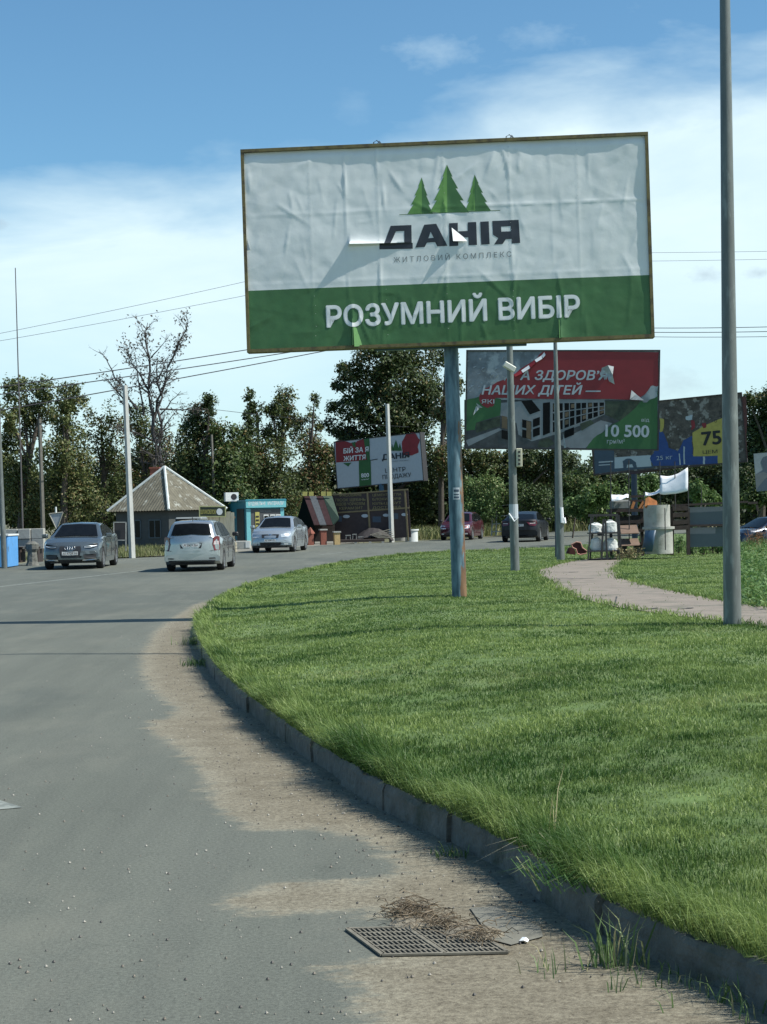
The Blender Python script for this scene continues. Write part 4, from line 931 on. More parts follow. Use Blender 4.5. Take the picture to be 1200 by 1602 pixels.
X(.02, 1, [(508, 300), (600, 295), (605, 495), (512, 505)], 1); X(.015, 1, [(385, 322), (450, 318), (425, 350)], 1); X(.02, 1, [(545, 130), (590, 125), (596, 300), (572, 300)], 2); X(.02, 1, [(455, 160), (482, 155), (486, 205), (462, 190)])
for cx, t, b_, w_ in ((798, 140, 225, 28), (768, 170, 225, 14), (830, 165, 225, 16)):
    X(.02, 1, [(cx, t), (cx+w_, b_), (cx-w_, b_+2)], 1)
X(.025, 2, [(600, 298), (655, 288), (655, 294), (600, 304)], 1)
mb.build('poster', [M['red_print'], M['green2'], M['navy_print']], T4)
mb = MB(r4); T = lambda b, p0, p1, cap, mi, **k: B4.text(mb, b, *c5([p0, p1]), cap/5, .03, mi, **k)
T('БІЙ ЗА Я', (388, 247), (588, 232), 38, 0, bold=.03, shear=.1); T('ЖИТТЯ', (388, 306), (565, 292), 36, 0, bold=.03, shear=.1); T('800', (528, 435), (590, 430), 32, 0, bold=.03); T('грн/м²', (528, 456), (590, 451), 9, 0)
T('ДАНІЯ', (690, 298), (905, 278), 42, 1, bold=.04); T('ЦЕНТР', (715, 398), (875, 386), 34, 2); T('ПРОДАЖУ', (695, 450), (918, 430), 34, 2); T('ЖИТЛОВИЙ КОМПЛЕКС', (740, 315), (900, 303), 6, 2)
mb.build('lettering', [M['letter_white'], M['navy_print'], M['black_print']], T4)

# poster board cut by the right frame edge
B5 = Board((1176, 710), (1262, 703), (1268, 762), (1184, 769), 62, 62)
r5 = at(1222, 830, 62); r5.z = .1
T5 = thing('billboard', 'pale poster board with a grey helmeted figure at the right edge', 'billboard', r5)
mb = MB(r5); mb.tube([r5, at(1222, 766, 62.05)], .07, 10); mb.build('post', M['dark_pole'], T5)
mb = MB(r5); panel_box(B5, mb, 0, B5.W, 0, B5.H, -.05, 0); mb.build('backing', mat('pale_poster', (.17, .21, .24), .6, var=.2, vscale=1.5), T5)
mb = MB(r5); B5.poly(mb, [(1191, 722), (1194, 715), (1201, 713), (1208, 716), (1210, 724), (1206, 732), (1218, 740), (1224, 766), (1184, 768), (1183, 742), (1195, 734)], .01, 0); B5.poly(mb, [(1181, 742), (1195, 738), (1204, 744), (1196, 750), (1186, 762), (1183, 768)], .015, 1)
mb.build('printed_figure', [M['slate_print'], mat('figure_grey', (.10, .12, .14))], T5)

# ================================================================== poles
def pole(name, label, base, top, Y, r0, r1, mt, n=16, cat='pole', group=None, zb=None):
    b = at(*base, Y); t = at(*top, Y)
    if zb is not None: b.z = zb
    root = thing(name, label, cat, b, 0, group); mb = MB(b); ax = t-b
    mb.tube([b-ax.normalized()*.1, b+ax*.5, t], [r0, (r0+r1)/2, r1], n); mb.build('post', mt, root, smooth=n > 8, ang=50); return root, b, ax
pr = on_lawn(1146, 978); lamp1, bb, axx = pole('lamp_post', 'tall tapered grey steel lamp post standing in front of the path', (1146, 979), (1129, -420), pr.y, .103, .040, M['steel_pole'], 28, 'lamp post')
# head above the frame
top = bb+axx; mb = MB(bb); mb.tube([top-Vector((0, 0, .02)), top+Vector((-.02, 0, .35)), top+Vector((-.6, 0, .6)), top+Vector((-1.0, 0, .62))], [.05, .04, .035, .03], 10); mb.build('arm', M['steel_pole'], lamp1, smooth=True)
mb = MB(bb); mb.box(top+Vector((-1.3, 0, .62)), (.6, .22, .10)); mb.build('lamp_head', M['tin'], lamp1, bevel=.02)
p2 = on_lawn(806, 893); lamp2, b2, a2 = pole('lamp_post', 'grey steel post carrying a floodlight and a cream box, right of the blue post', (806, 894), (794, 420), p2.y, 7.2*p2.y/F, 4.2*p2.y/F, M['steel_pole'], 18, 'lamp post')
Y2 = p2.y; s_ = Y2/F
mb = MB(b2); M3 = Matrix.Rotation(rad(32), 3, 'Y')
mb.box(at(797, 574, Y2-.28), (20*s_, .18, 9*s_), M=M3); fl = mb.build('floodlight', mat('pale_lamp_shell', (.55, .56, .50), .5), lamp2, bevel=.02)
mb = MB(b2); mb.bar(at(799, 578, Y2-.1), at(797, 574, Y2-.28), .03, .03); mb.build('bracket', M['steel_pole'], lamp2)
mb = MB(b2); mb.box(at(812, 716, Y2-.05), (9.5*s_, .16, 29*s_)); cb = mb.build('cream_box', M['box_cream'], lamp2, bevel=.015)
mb = MB(b2)
for k in range(4): mb.box(at(812.3, 707+k*6.2, Y2-.135), (3.2*s_, .012, 3.2*s_))
mb.build('dark_opening', M['plastic'], cb)
mb = MB(b2); c_ = b2+a2*.175; mb.tube([c_, c_+a2.normalized()*.35], 7*s_, 14); mb.build('tape_band', M['grey_poster'], lamp2)
mb = MB(b2); c_ = b2+a2*.165; mb.tube([c_+Vector((-.13, -.1, .2)), c_+Vector((0, -.12, 0)), c_+Vector((.1, -.1, .1))], .02, 5); mb.build('tape_end', M['white_cloth'], lamp2)
p3 = at(877, 869, 46); lamp3, b3, a3 = pole('lamp_post', 'slender tapered grey post in front of the torn red billboard', (877, 870), (867, 470), p3.y, 6.6*p3.y/F, 2.2*p3.y/F, M['steel_pole'], 18, 'lamp post')
mb = MB(b3); s_ = p3.y/F; mb.tube([b3+a3*.13+Vector((.06, -.12, 0)), b3+a3*.19+Vector((.05, -.1, 0))], .05, 6); mb.tube([b3+a3*.15+Vector((.1, -.1, 0)), b3+a3*.128+Vector((.12, -.1, 0))], .06, 5); mb.build('tape_scrap', M['white_cloth'], lamp3)

M['old_pole'] = mat('old_concrete', (.12, .115, .10), .9, var=.25, vscale=7)
pole('utility_pole', 'square concrete pole with a bright right edge beside the hip roofed house', (207, 873), (195.5, 603), 67, .14, .105, M['concrete_pole'], 4, 'utility pole')
pole('utility_pole', 'thin pale concrete pole in front of the distant red and white billboard', (613, 848), (606, 632), 89, .15, .11, M['concrete_pole'], 4, 'utility pole')
pole('utility_pole', 'weathered concrete pole among the trees behind the blue grey sedan', (68, 846), (62, 655), 78, .11, .09, M['old_pole'], 4, 'utility pole')
pole('utility_pole', 'slim concrete pole rising behind the roof of the small house', (338, 850), (331, 680), 92, .09, .07, M['old_pole'], 4, 'utility pole')
pole('utility_pole', 'dark weathered pole rising behind the teal kiosk', (411, 850), (402, 645), 97, .13, .09, M['old_pole'], 4, 'utility pole')
pole('lamp_post', 'bluish steel post cut by the left edge of the photo beside the blue container', (7, 889), (-10, 470), 56.5, .10, .06, M['steel_pole'], 14, 'lamp post')
pole('antenna_mast', 'very tall thin antenna mast rising over the left trees', (37, 875), (24, 419), 63, .035, .018, mat('mast_steel', (.10, .09, .09)), 6, 'mast')

def wire(p0, p1, sag, r, label, group):
    a, b = at(*p0), at(*p1); pts = [a.lerp(b, t/14)-Vector((0, 0, sag*4*(t/14)*(1-t/14))) for t in range(15)]
    mb = MB(a); mb.tube(pts, r, 5); o = mb.build('power_line', M['wire']); o.location = a; tag(o, label, 'cable', group); return o
G = 'power lines across the sky'
wire((-150, 626, 72), (560, 518, 92), .12, .026, 'upper thick power line running left of the big billboard', G)
wire((-150, 637, 72), (620, 524, 92), .12, .026, 'middle thick power line running left of the big billboard', G)
wire((-150, 668, 70), (720, 507, 94), .12, .026, 'lowest thick power line running left of the big billboard', G)
wire((-100, 541, 92), (430, 430, 100), .1, .012, 'thin upper wire high in the sky left of the big billboard', G)
wire((-100, 550, 92), (430, 453, 100), .1, .012, 'thin lower wire high in the sky left of the big billboard', G)
wire((920, 512, 95), (1300, 508.5, 90), .1, .02, 'upper line of the close three right of the big billboard', G)
wire((920, 518.5, 95), (1300, 516, 90), .1, .02, 'middle line of the close three right of the big billboard', G)
wire((920, 525, 95), (1300, 524.5, 90), .1, .016, 'lowest line of the close three right of the big billboard', G)
wire((920, 395.5, 100), (1300, 391, 96), .05, .010, 'faint upper wire high right of the big billboard', G)
wire((920, 409, 100), (1300, 403, 96), .05, .010, 'faint lower wire high right of the big billboard', G)
wire((330, 640, 92), (640, 668, 96), .1, .014, 'thin cable between poles in front of the middle trees', G)

# ================================================================== cars
def interp(x, pts):
    xs_ = [p[0] for p in pts]; return float(np.interp(x, xs_, [p[1] for p in pts]))
def make_car(name, label, loc, heading, P):
    rz = math.atan2(heading[1], heading[0]); root = thing(name, label, 'car', loc, rz); root.scale = (P.get('s', 1),)*3
    Lh = P['L']/2; W = P['W']; top = P['top']; roof = P['roof']; wb = P['wb']; R = P.get('R', .32); belt = P['belt']; HT = max(z for _, z in roof)
    def dfm(x, y, z):
        e = float(ss(Lh-.85, Lh, abs(x))); return Vector((x-math.copysign(1, x)*.30*e*(min(abs(y)/W, 1))**3, y*(1-.06*e*(1 if z > .35 else .7)), z))
    st = sorted(set([round(p[0], 3) for p in top]+[round(v, 3) for v in np.linspace(-Lh, Lh, 54)]+[-Lh+.015, Lh-.015]))
    rows = []
    for x in st:
        zt = interp(x, top); zb = .20+(.10*float(ss(Lh-.5, Lh, abs(x)))); zo = zb
        for xw in wb:
            d = abs(x-xw)
            if d < R+.05: zo = max(zo, R+math.sqrt(max((R+.05)**2-d*d, 0))-.01)
        zt = max(zt, zb+.06); zo = min(zo, zt-.08) if zo > zb else zo; k = min(.06, (zt-zb)*.3)
        sh = zo+(zt-zo)*.62
        half = [(0, zb), (W*.62, zb), (W*.70, zo), (W*.96, zo), (W*.99, zo+(sh-zo)*.35), (W, sh), (W*.965, zt-k), (W*.90, zt), (W*.5, zt+.025), (0, zt+.032)]
        ring = [(y, z) for y, z in half]+[(-y, z) for y, z in half[-2:0:-1]]
        rows.append([dfm(x, y, z) for y, z in ring])
    n = len(rows[0]); mb = MB(); vs = [q for r in rows for q in r]
    fs = [(a*n+b, a*n+(b+1) % n, (a+1)*n+(b+1) % n, (a+1)*n+b) for a in range(len(rows)-1) for b in range(n)]
    fs += [tuple(range(n)), tuple((len(rows)-1)*n+k for k in range(n-1, -1, -1))]; mb.add(vs, fs)
    # greenhouse
    gy = lambda z: W*.90-(W*.90-W*.66)*max(0, min(1, (z-belt)/(HT-belt)))
    xs_ = sorted(set([p[0] for p in roof]+list(np.linspace(roof[0][0], roof[-1][0], 26)))); rows = []
    for x in xs_:
        zr = interp(x, roof); zb = interp(x, top)-.02; zr = max(zr, zb+.02); rr = min(.07, (zr-zb)*.4)
        half = [(gy(zb), zb), (gy(zr-rr), zr-rr), (gy(zr)*.93, zr-rr*.25), (gy(zr)*.80, zr), (0, zr+.02)]
        rows.append([dfm(x, y, z) if abs(x) > Lh-.85 else Vector((x, y, z)) for y, z in half+[(-y, z) for y, z in half[-2::-1]]])
    n = len(rows[0]); mb.add([q for r in rows for q in r], [(a*n+b, a*n+b+1, (a+1)*n+b+1, (a+1)*n+b) for a in range(len(rows)-1) for b in range(n-1)])
    body = mb.build('body', P['paint'], root, smooth=True, ang=40)
    def side(name, pts, mt, off=.012, par=None, both=True):
        o = None
        for s in ((1, -1) if both else (1,)):
            mb = MB(); vs = []
            for x, z in pts:
                y = gy(z)+.006 if z > belt-.03 else W*1.002
                p = dfm(x, y, z) if abs(x) > Lh-.85 else Vector((x, y, z)); vs.append(Vector((p.x, s*(p.y+off), p.z)))
            mb.add(vs, [range(len(pts))]); o = mb.build(name, mt, par or root)
        return o
    for w_ in P['windows']: side('side_window', w_, M['glass'])
    def screen(name, xa, xb, k=.84):
        mb = MB(); rows = []
        for x in np.linspace(xa, xb, 7):
            zr = interp(x, roof); sgn = 1 if x > 0 else -1
            rows.append([Vector((x+sgn*.012, y, z+.014)) for y, z in ((gy(zr)*k, zr-.010), (gy(zr)*.6, zr+.004), (0, zr+.02), (-gy(zr)*.6, zr+.004), (-gy(zr)*k, zr-.010))])
        if abs(xa) > Lh-.85 or abs(xb) > Lh-.85: rows = [[dfm(q.x, q.y, q.z) for q in r] for r in rows]
        mb.add([q for r in rows for q in r], [(a*5+b, a*5+b+1, a*5+b+6, a*5+b+5) for a in range(6) for b in range(4)]); mb.build(name, M['glass'], root, smooth=True)
    screen('windscreen', *P['ws']); screen('rear_window', *P['rw'])
    nose = P['nose']; tail = P['tail']
    def endp(e, y, z, off): 
        l = nose if e > 0 else tail; x = float(np.interp(z, [q[0] for q in l], [q[1] for q in l])); p = dfm(e*x, y, z); p.x += e*off; return p
    def patch(name, e, pts, mt, off=.012, mirror=False, par=None):
        o = None
        for s in ((1, -1) if mirror else (1,)):
            mb = MB(); L_ = []
            for i, p in enumerate(pts):
                q_ = pts[(i+1) % len(pts)]; L_ += [(p[0]+(q_[0]-p[0])*k/3, p[1]+(q_[1]-p[1])*k/3) for k in range(3)]
            tri = tessellate_polygon([[Vector((a, b, 0)) for a, b in L_]])
            mb.add([endp(e, s*y, z, off) for y, z in L_], tri); o = mb.build(name, mt, par or root)
        return o
    for e, nm, pts, mt, mir in P['patches']: 
        off = .012
        if nm in ('number_plate', 'badge', 'inner_lamp', 'reflector'): off = .022
        o = patch(nm, e, pts, mt, off, mir)
    for e, txt, yc, zc, wd, hh in P.get('plates', []):
        o = patch('number_plate', e, [(yc-wd/2, zc-hh/2), (yc+wd/2, zc-hh/2), (yc+wd/2, zc+hh/2), (yc-wd/2, zc+hh/2)], M['plate'], .024)
        vs, fs = text2d(txt, bold=.006); mb = MB(); mb.add([endp(e, (yc-e*wd*.44)+e*wd*.88*x, zc-hh*.32+hh*.62*y, .028) for x, y in vs], fs); mb.build('plate_characters', M['plastic'], o)
    for t in P.get('rings', []):     # linked ring emblem
        mb = MB()
        for k in range(4):
            yc, zc = (-.117+k*.078), t; c_ = [endp(1, yc+.048*math.cos(a), zc+.048*math.sin(a), .03) for a in np.linspace(0, 2*math.pi, 17)]
            mb.tube(c_, .0055, 5)
        mb.build('badge', M['chrome'], root)
    for xw in wb:
        for s in (1, -1):
            wh = MB(); c_ = Vector((xw, s*(W-.12), R))
            wh.lathe(c_, [(R*.66, s*.10), (R*.9, s*.105), (R, s*.07), (R, -s*.10), (R*.6, -s*.1)], 26, axis='Y'); ty = wh.build('tyre', M['tyre'], root, smooth=True)
            rm = MB(); rm.lathe(c_, [(0, s*.085), (R*.16, s*.085), (R*.18, s*.05), (R*.2, s*.03)], 16, axis='Y'); rm.lathe(c_, [(R*.67, s*.1), (R*.60, s*.09), (R*.58, s*.03)], 24, axis='Y')
            for k in range(7):
                a = 2*math.pi*k/7+.3; d = Vector((math.cos(a), 0, math.sin(a))); rm.bar(c_+d*R*.12+Vector((0, s*.07, 0)), c_+d*R*.62+Vector((0, s*.08, 0)), .075*R/.3, .03, up=(0, 1, 0))
            rm.build('rim', M['rim'], ty)
            ds = MB(); ds.lathe(c_, [(0, s*.03), (R*.62, s*.03)], 20, axis='Y'); ds.build('brake_disc', M['plastic'], ty)
    for s in (1, -1):
        mx_ = P['mirror']; mb = MB(); mb.box((mx_[0], s*(W+.09), mx_[1]), (.12, .19, .13), M=Matrix.Rotation(s*.2, 3, 'Z')); mb.build('wing_mirror', P.get('mirror_mat', P['paint']), root, bevel=.03)
        mb = MB(); mb.tube([(x, s*(W+.004), z) for x, z in P['trim']], .012, 5); mb.build('side_trim', P.get('trim_mat', P['paint']), root)
        for hx, hz_ in P['handles']: mb = MB(); mb.box((hx, s*(W*.985+.012), hz_), (.17, .03, .03)); mb.build('door_handle', P['paint'], root)
        for dx in P['seams']: mb = MB(); mb.tube([(dx, s*(W*.985+.003), belt-.06), (dx, s*(W+.003), .62), (dx, s*(W+.001), .34)], .005, 4); mb.build('door_gap', M['plastic'], root)
    mb = MB(); mb.box((0, 0, .24), (P['L']*.86, W*1.45, .10)); mb.build('underbody', M['plastic'], root)
    if P.get('aerial'): x, z = P['aerial']; mb = MB(); mb.tube([(x, 0, z), (x-.12, 0, z+.12)], .012, 5); mb.build('aerial', M['plastic'], root)
    if P.get('driver', True):
        pass
    return root
S0 = lambda b, t, *w_: dict(body=b)
def ground_at(u, v): p = on_ground(u, v, 0); return (p.x, p.y, 0)
# blue-grey executive saloon, front view
sedanA = dict(L=4.70, W=.913, belt=.98, paint=M['blue_car'], wb=(1.45, -1.36), R=.325,
    top=[(-2.35, .55), (-2.33, .98), (-2.2, 1.06), (-1.7, 1.05), (-.5, 1.0), (1.0, .99), (1.7, .93), (2.1, .82), (2.27, .72), (2.33, .58), (2.35, .40)],
    roof=[(-1.95, 1.03), (-1.2, 1.31), (-.5, 1.42), (.1, 1.43), (.45, 1.385), (1.22, .97)],
    nose=[(.2, 2.30), (.35, 2.35), (.55, 2.345), (.70, 2.29), (.80, 2.16), (.9, 1.9)], tail=[(.2, 2.28), (.5, 2.35), (.98, 2.33), (1.06, 2.2)],
    ws=(1.16, .50), rw=(-1.86, -1.28),
    windows=[[(1.02, 1.02), (.42, 1.345), (-.15, 1.38), (-.15, 1.01)], [(-.22, 1.01), (-.22, 1.38), (-.75, 1.33), (-1.15, 1.23), (-1.12, 1.03)], [(-1.2, 1.04), (-1.22, 1.21), (-1.6, 1.08), (-1.55, 1.04)]],
    patches=[(1, 'grille', [(-.33, .74), (.33, .74), (.36, .6), (.30, .36), (-.30, .36), (-.36, .6)], M['plastic'], False),
             (1, 'grille_rim', [(-.36, .755), (.36, .755), (.36, .74), (-.36, .74)], M['chrome'], False),
             (1, 'headlamp', [(.42, .735), (.60, .765), (.84, .79), (.86, .70), (.66, .655), (.46, .66)], M['glass'], True),
             (1, 'inner_lamp', [(.45, .675), (.65, .67), (.84, .71), (.84, .74), (.64, .70), (.46, .70)], M['head'], True),
             (1, 'bumper_intake', [(.42, .46), (.82, .47), (.80, .34), (.46, .32)], M['plastic'], True),
             (1, 'bumper_lip', [(.40, .31), (.80, .33), (.82, .29), (.38, .26)], M['chrome'], True),
             (1, 'lower_intake', [(-.36, .31), (.36, .31), (.32, .25), (-.32, .25)], M['plastic'], False),
             (-1, 'tail_lamp', [(.45, .92), (.88, .94), (.88, .78), (.5, .76)], M['tail'], True)],
    plates=[(1, 'АІ 9728 НІ', 0, .50, .52, .11)], rings=[.665], mirror=(.98, 1.03), trim=[(-1.0, .36), (1.0, .36)], trim_mat=M['chrome'], handles=[(-.05, .85), (-1.02, .87)], seams=[1.02, -.18, -1.1])
cA = make_car('parked_car', '', (0, 0, 0), (0, -1), sedanA); cA.name = 'sedan_car'
gA_ = on_ground(112, 890.5); cA.location = (gA_.x+.0, gA_.y+2.0, 0); cA.rotation_euler.z = rad(-90+1.5)
cA['label'] = 'blue grey saloon car facing the camera at the far left'; cA['category'] = 'car'
# silver estate seen from behind
wagonB = dict(L=4.58, W=.865, belt=1.0, paint=M['silver_car'], wb=(1.42, -1.18), R=.315,
    top=[(-2.29, .50), (-2.27, .86), (-2.22, 1.02), (-1.0, 1.0), (1.0, .99), (1.75, .9), (2.1, .80), (2.25, .65), (2.29, .4)],
    roof=[(-2.24, .99), (-2.12, 1.2), (-1.93, 1.42), (-1.7, 1.475), (-.8, 1.50), (.1, 1.475), (.4, 1.43), (1.2, .98)],
    nose=[(.2, 2.24), (.4, 2.29), (.65, 2.25), (.8, 2.1)], tail=[(.2, 2.24), (.3, 2.30), (.56, 2.31), (.62, 2.27), (1.0, 2.235), (1.12, 2.18), (1.40, 1.97), (1.48, 1.75)],
    ws=(1.12, .46), rw=(-2.20, -1.965),
    windows=[[(1.0, 1.03), (.4, 1.37), (-.2, 1.42), (-.2, 1.02)], [(-.27, 1.02), (-.27, 1.42), (-1.1, 1.42), (-1.08, 1.03)], [(-1.16, 1.03), (-1.18, 1.42), (-1.72, 1.38), (-2.02, 1.14), (-1.98, 1.05)]],
    patches=[(-1, 'tail_lamp', [(.70, 1.0), (.80, 1.03), (.865, 1.0), (.865, .62), (.72, .60), (.66, .80)], M['tail'], True),
             (-1, 'reflector', [(.71, .88), (.84, .88), (.84, .78), (.69, .78)], M['tail_white'], True),
             (-1, 'plate_recess', [(-.36, .86), (.36, .86), (.32, .68), (-.32, .68)], M['plastic'], False),
             (-1, 'tailgate_rim', [(-.40, .90), (.40, .90), (.38, .87), (-.38, .87)], M['chrome'], False),
             (-1, 'hatch_gap', [(-.68, .615), (.68, .615), (.68, .60), (-.68, .60)], M['plastic'], False),
             (-1, 'lower_bumper', [(-.72, .33), (.72, .33), (.66, .23), (-.66, .23)], M['plastic'], False),
             (-1, 'reflector', [(.56, .40), (.74, .40), (.74, .365), (.56, .365)], M['plastic'], True),
             (1, 'headlamp', [(.5, .7), (.82, .75), (.82, .6), (.5, .58)], M['head'], True)],
    plates=[(-1, 'АІ 8473 ВН', 0, .77, .50, .10)], mirror=(.95, 1.04), mirror_mat=M['plastic'], trim=[(-.75, .52), (1.05, .52)], trim_mat=M['silver_car'], handles=[(-.1, .88), (-1.0, .88)], seams=[1.0, -.23, -1.1], aerial=(-1.7, 1.48))
cB = make_car('estate_car', 'silver estate car seen from behind on the road before the small house', (0, 0, 0), (0, 1), wagonB)
gB_ = on_ground(297, 894); cB.location = (gB_.x+.12, gB_.y+2.1, 0); cB.rotation_euler.z = rad(90-1)
# silver-blue liftback facing us
liftC = dict(L=4.57, W=.885, belt=.98, paint=M['silver_blue_car'], wb=(1.40, -1.18), R=.315,
    top=[(-2.28, .55), (-2.26, .98), (-2.15, 1.06), (-.8, 1.02), (1.0, 1.0), (1.6, .95), (2.0, .86), (2.2, .74), (2.27, .58), (2.285, .4)],
    roof=[(-2.1, 1.04), (-1.3, 1.36), (-.6, 1.455), (.1, 1.46), (.42, 1.41), (1.2, .98)],
    nose=[(.2, 2.22), (.4, 2.285), (.58, 2.27), (.74, 2.2), (.86, 2.0), (.95, 1.6)], tail=[(.2, 2.2), (.5, 2.28), (.98, 2.26), (1.06, 2.15)],
    ws=(1.14, .48), rw=(-2.0, -1.35),
    windows=[[(1.0, 1.03), (.4, 1.36), (-.18, 1.40), (-.18, 1.02)], [(-.25, 1.02), (-.25, 1.40), (-.8, 1.37), (-1.15, 1.28), (-1.12, 1.04)], [(-1.2, 1.05), (-1.22, 1.26), (-1.6, 1.10), (-1.55, 1.05)]],
    patches=[(1, 'grille', [(-.38, .74), (-.12, .745), (0, .70), (.12, .745), (.38, .74), (.36, .60), (-.36, .60)], M['plastic'], False),
             (1, 'badge', [(-.05, .78), (.05, .78), (.06, .73), (0, .705), (-.06, .73)], M['chrome'], False),
             (1, 'headlamp', [(.45, .74), (.62, .79), (.84, .80), (.87, .68), (.76, .61), (.48, .62)], M['head'], True),
             (1, 'bumper_intake', [(-.46, .42), (.46, .42), (.42, .29), (-.42, .29)], M['plastic'], False),
             (1, 'fog_lamp', [(.58, .37), (.76, .38), (.74, .30), (.60, .30)], M['head'], True),
             (-1, 'tail_lamp', [(.6, .95), (.87, .97), (.86, .7), (.62, .72)], M['tail'], True)],
    plates=[(1, 'АА 3641 КТ', 0, .50, .50, .10)], mirror=(.96, 1.04), trim=[(-.8, .5), (1.05, .5)], trim_mat=M['silver_blue_car'], handles=[(-.08, .88), (-1.0, .88)], seams=[1.0, -.21, -1.1])
cC = make_car('liftback_car', 'pale silver liftback facing the camera in front of the teal kiosk', (0, 0, 0), (0, -1), liftC)
gC_ = on_ground(428, 864.5); cC.location = (gC_.x+.18, gC_.y+2.2, 0); cC.rotation_euler.z = rad(-90-7)
# dark red hatchback
hatchD = dict(liftC); hatchD.update(L=4.3, paint=M['red_car'], roof=[(-2.1, 1.0), (-1.8, 1.36), (-1.0, 1.50), (.1, 1.50), (.42, 1.44), (1.2, .98)], top=[(-2.15, .55), (-2.13, .95), (-2.0, 1.03), (-.8, 1.02), (1.0, 1.0), (1.5, .93), (1.9, .82), (2.07, .7), (2.13, .58), (2.15, .4)],
    nose=[(.2, 2.09), (.4, 2.15), (.58, 2.13), (.72, 2.05), (.84, 1.85), (.95, 1.4)], tail=[(.2, 2.1), (.5, 2.15), (.95, 2.13), (1.03, 2.0)], rw=(-2.02, -1.84), windows=[[(1.0, 1.03), (.4, 1.38), (-.18, 1.43), (-.18, 1.02)], [(-.25, 1.02), (-.25, 1.43), (-1.1, 1.42), (-1.08, 1.04)], [(-1.16, 1.05), (-1.18, 1.40), (-1.5, 1.33), (-1.7, 1.08)]], wb=(1.32, -1.2), trim_mat=M['red_car'], plates=[], mirror_mat=M['plastic'], aerial=(-1.3, 1.5))
cD = make_car('hatchback_car', 'dark red hatchback partly hidden behind the blue billboard post', (0, 0, 0), (0, -1), hatchD)
gD_ = on_ground(722, 845); cD.location = (gD_.x+.15, gD_.y+1.9, 0); cD.rotation_euler.z = rad(-90-15)
# near-black saloon from behind
sedE = dict(sedanA); sedE.update(L=4.8, W=.92, paint=M['black_car'], trim_mat=M['black_car'], rings=[], plates=[(-1, 'АА 5196 ТО', 0, .80, .5, .11)], patches=[(-1, 'tail_lamp', [(.40, .95), (.86, 1.0), (.90, .86), (.80, .76), (.55, .79)], M['tail'], True), (-1, 'reflector', [(.55, .90), (.80, .91), (.80, .87), (.56, .86)], M['tail_white'], True), (-1, 'lower_bumper', [(-.7, .32), (.7, .32), (.66, .23), (-.66, .23)], M['plastic'], False), (1, 'headlamp', [(.5, .7), (.82, .75), (.82, .6), (.5, .58)], M['head'], True)], mirror_mat=M['plastic'])
cE = make_car('sedan_car', 'near black saloon car seen from behind between the two lamp posts', (0, 0, 0), (0, 1), sedE)
gE_ = on_ground(818, 848); cE.location = (gE_.x+.35, gE_.y+2.2, 0); cE.rotation_euler.z = rad(90-13)
sedF = dict(sedE); sedF.update(paint=mat('paint_navy', (.02, .03, .055), .3, metal=.3, coat=.8), plates=[]); sedF['trim_mat'] = sedF['paint']
cF = make_car('sedan_car', 'dark navy car half hidden by weeds right of the nearest lamp post', (0, 0, 0), (1, 0), sedF)
pF = at(1212, 842, 64); cF.location = (pF.x, 64, -.25); cF.rotation_euler.z = rad(200)
cE.name = 'sedan_car'
for c_, k_ in ((cA, 1.09), (cB, 1.05), (cC, 1.10), (cD, 1.06), (cE, 1.09)): c_.scale = (k_,)*3

# ================================================================== buildings
def yawbox(mb, c, d, rz, mi=0, zr=0): mb.box(c, d, mi, Matrix.Rotation(rz, 3, 'Z'))
# hip-roofed house
hp = at(275, 801, 80); HS = 80/F
H0 = Vector((at(262, 801, 82.4).x, 82.4, 0)); ha = rad(54)
HR = thing('small_house', 'low dark house with a pyramid corrugated roof and brick chimney', 'house', H0, 0)
Rz = Matrix.Rotation(ha, 3, 'Z'); hw = 1.85; er = 2.16; ez_ = at(275, 798, 79.2).z; az = at(267, 731, 82).z
mb = MB(); yawbox(mb, (0, 0, ez_/2), (hw*2, hw*2, ez_), ha); mb.build('wall', M['house_wall'], HR)
rf = MB(); cs = [Rz @ Vector((a*er, b*er, 0))+Vector((0, 0, ez_)) for a, b in ((-1, -1), (1, -1), (1, 1), (-1, 1))]; ap = Vector((-.1, 0, az))
for k in range(4):           # corrugated slopes
    a, b = cs[k], cs[(k+1) % 4]; nw = 44; ridge = []; n_ = (b-a).cross(ap-a).normalized()
    V_ = []; F_ = []
    for i in range(nw+1):
        t = i/nw; e = a.lerp(b, t); f = 1-abs(2*t-1); top_ = e+(ap-e)*1.0
        hgt_ = .022*(1 if i % 2 else -1)
        # vertical rib up to the hip
        mid = (a+b)/2; up = ap-mid; pt = e+up*f
        V_ += [e+n_*hgt_, pt+n_*hgt_*.6]
    F_ = [(2*i, 2*i+2, 2*i+3, 2*i+1) for i in range(nw)]; rf.add(V_, F_)
rf.add([c-Vector((0, 0, .03)) for c in cs], [(3, 2, 1, 0)]); rfo = rf.build('roof', M['roof'], HR)
rr_ = MB()
for k in range(4): rr_.tube([cs[k]+Vector((0, 0, .03)), ap+Vector((0, 0, .05))], .07, 6)
rr_.build('roof_ridge', M['roof_ridge'], rfo)
ch = MB(); ch.box((-.62, .15, az-.28), (.46, .4, .5)); ch.box((-.62, .15, az-.0), (.54, .48, .08)); ch.build('chimney', M['brick'], rfo)
for s_, wl in (((-1), [(-.9, 1.25, .8, .9), (.55, 1.05, .75, 1.3)]), ):
    for cx, cz, ww, wh_ in wl:
        n_ = Rz @ Vector((0, -1, 0)); t_ = Rz @ Vector((1, 0, 0))
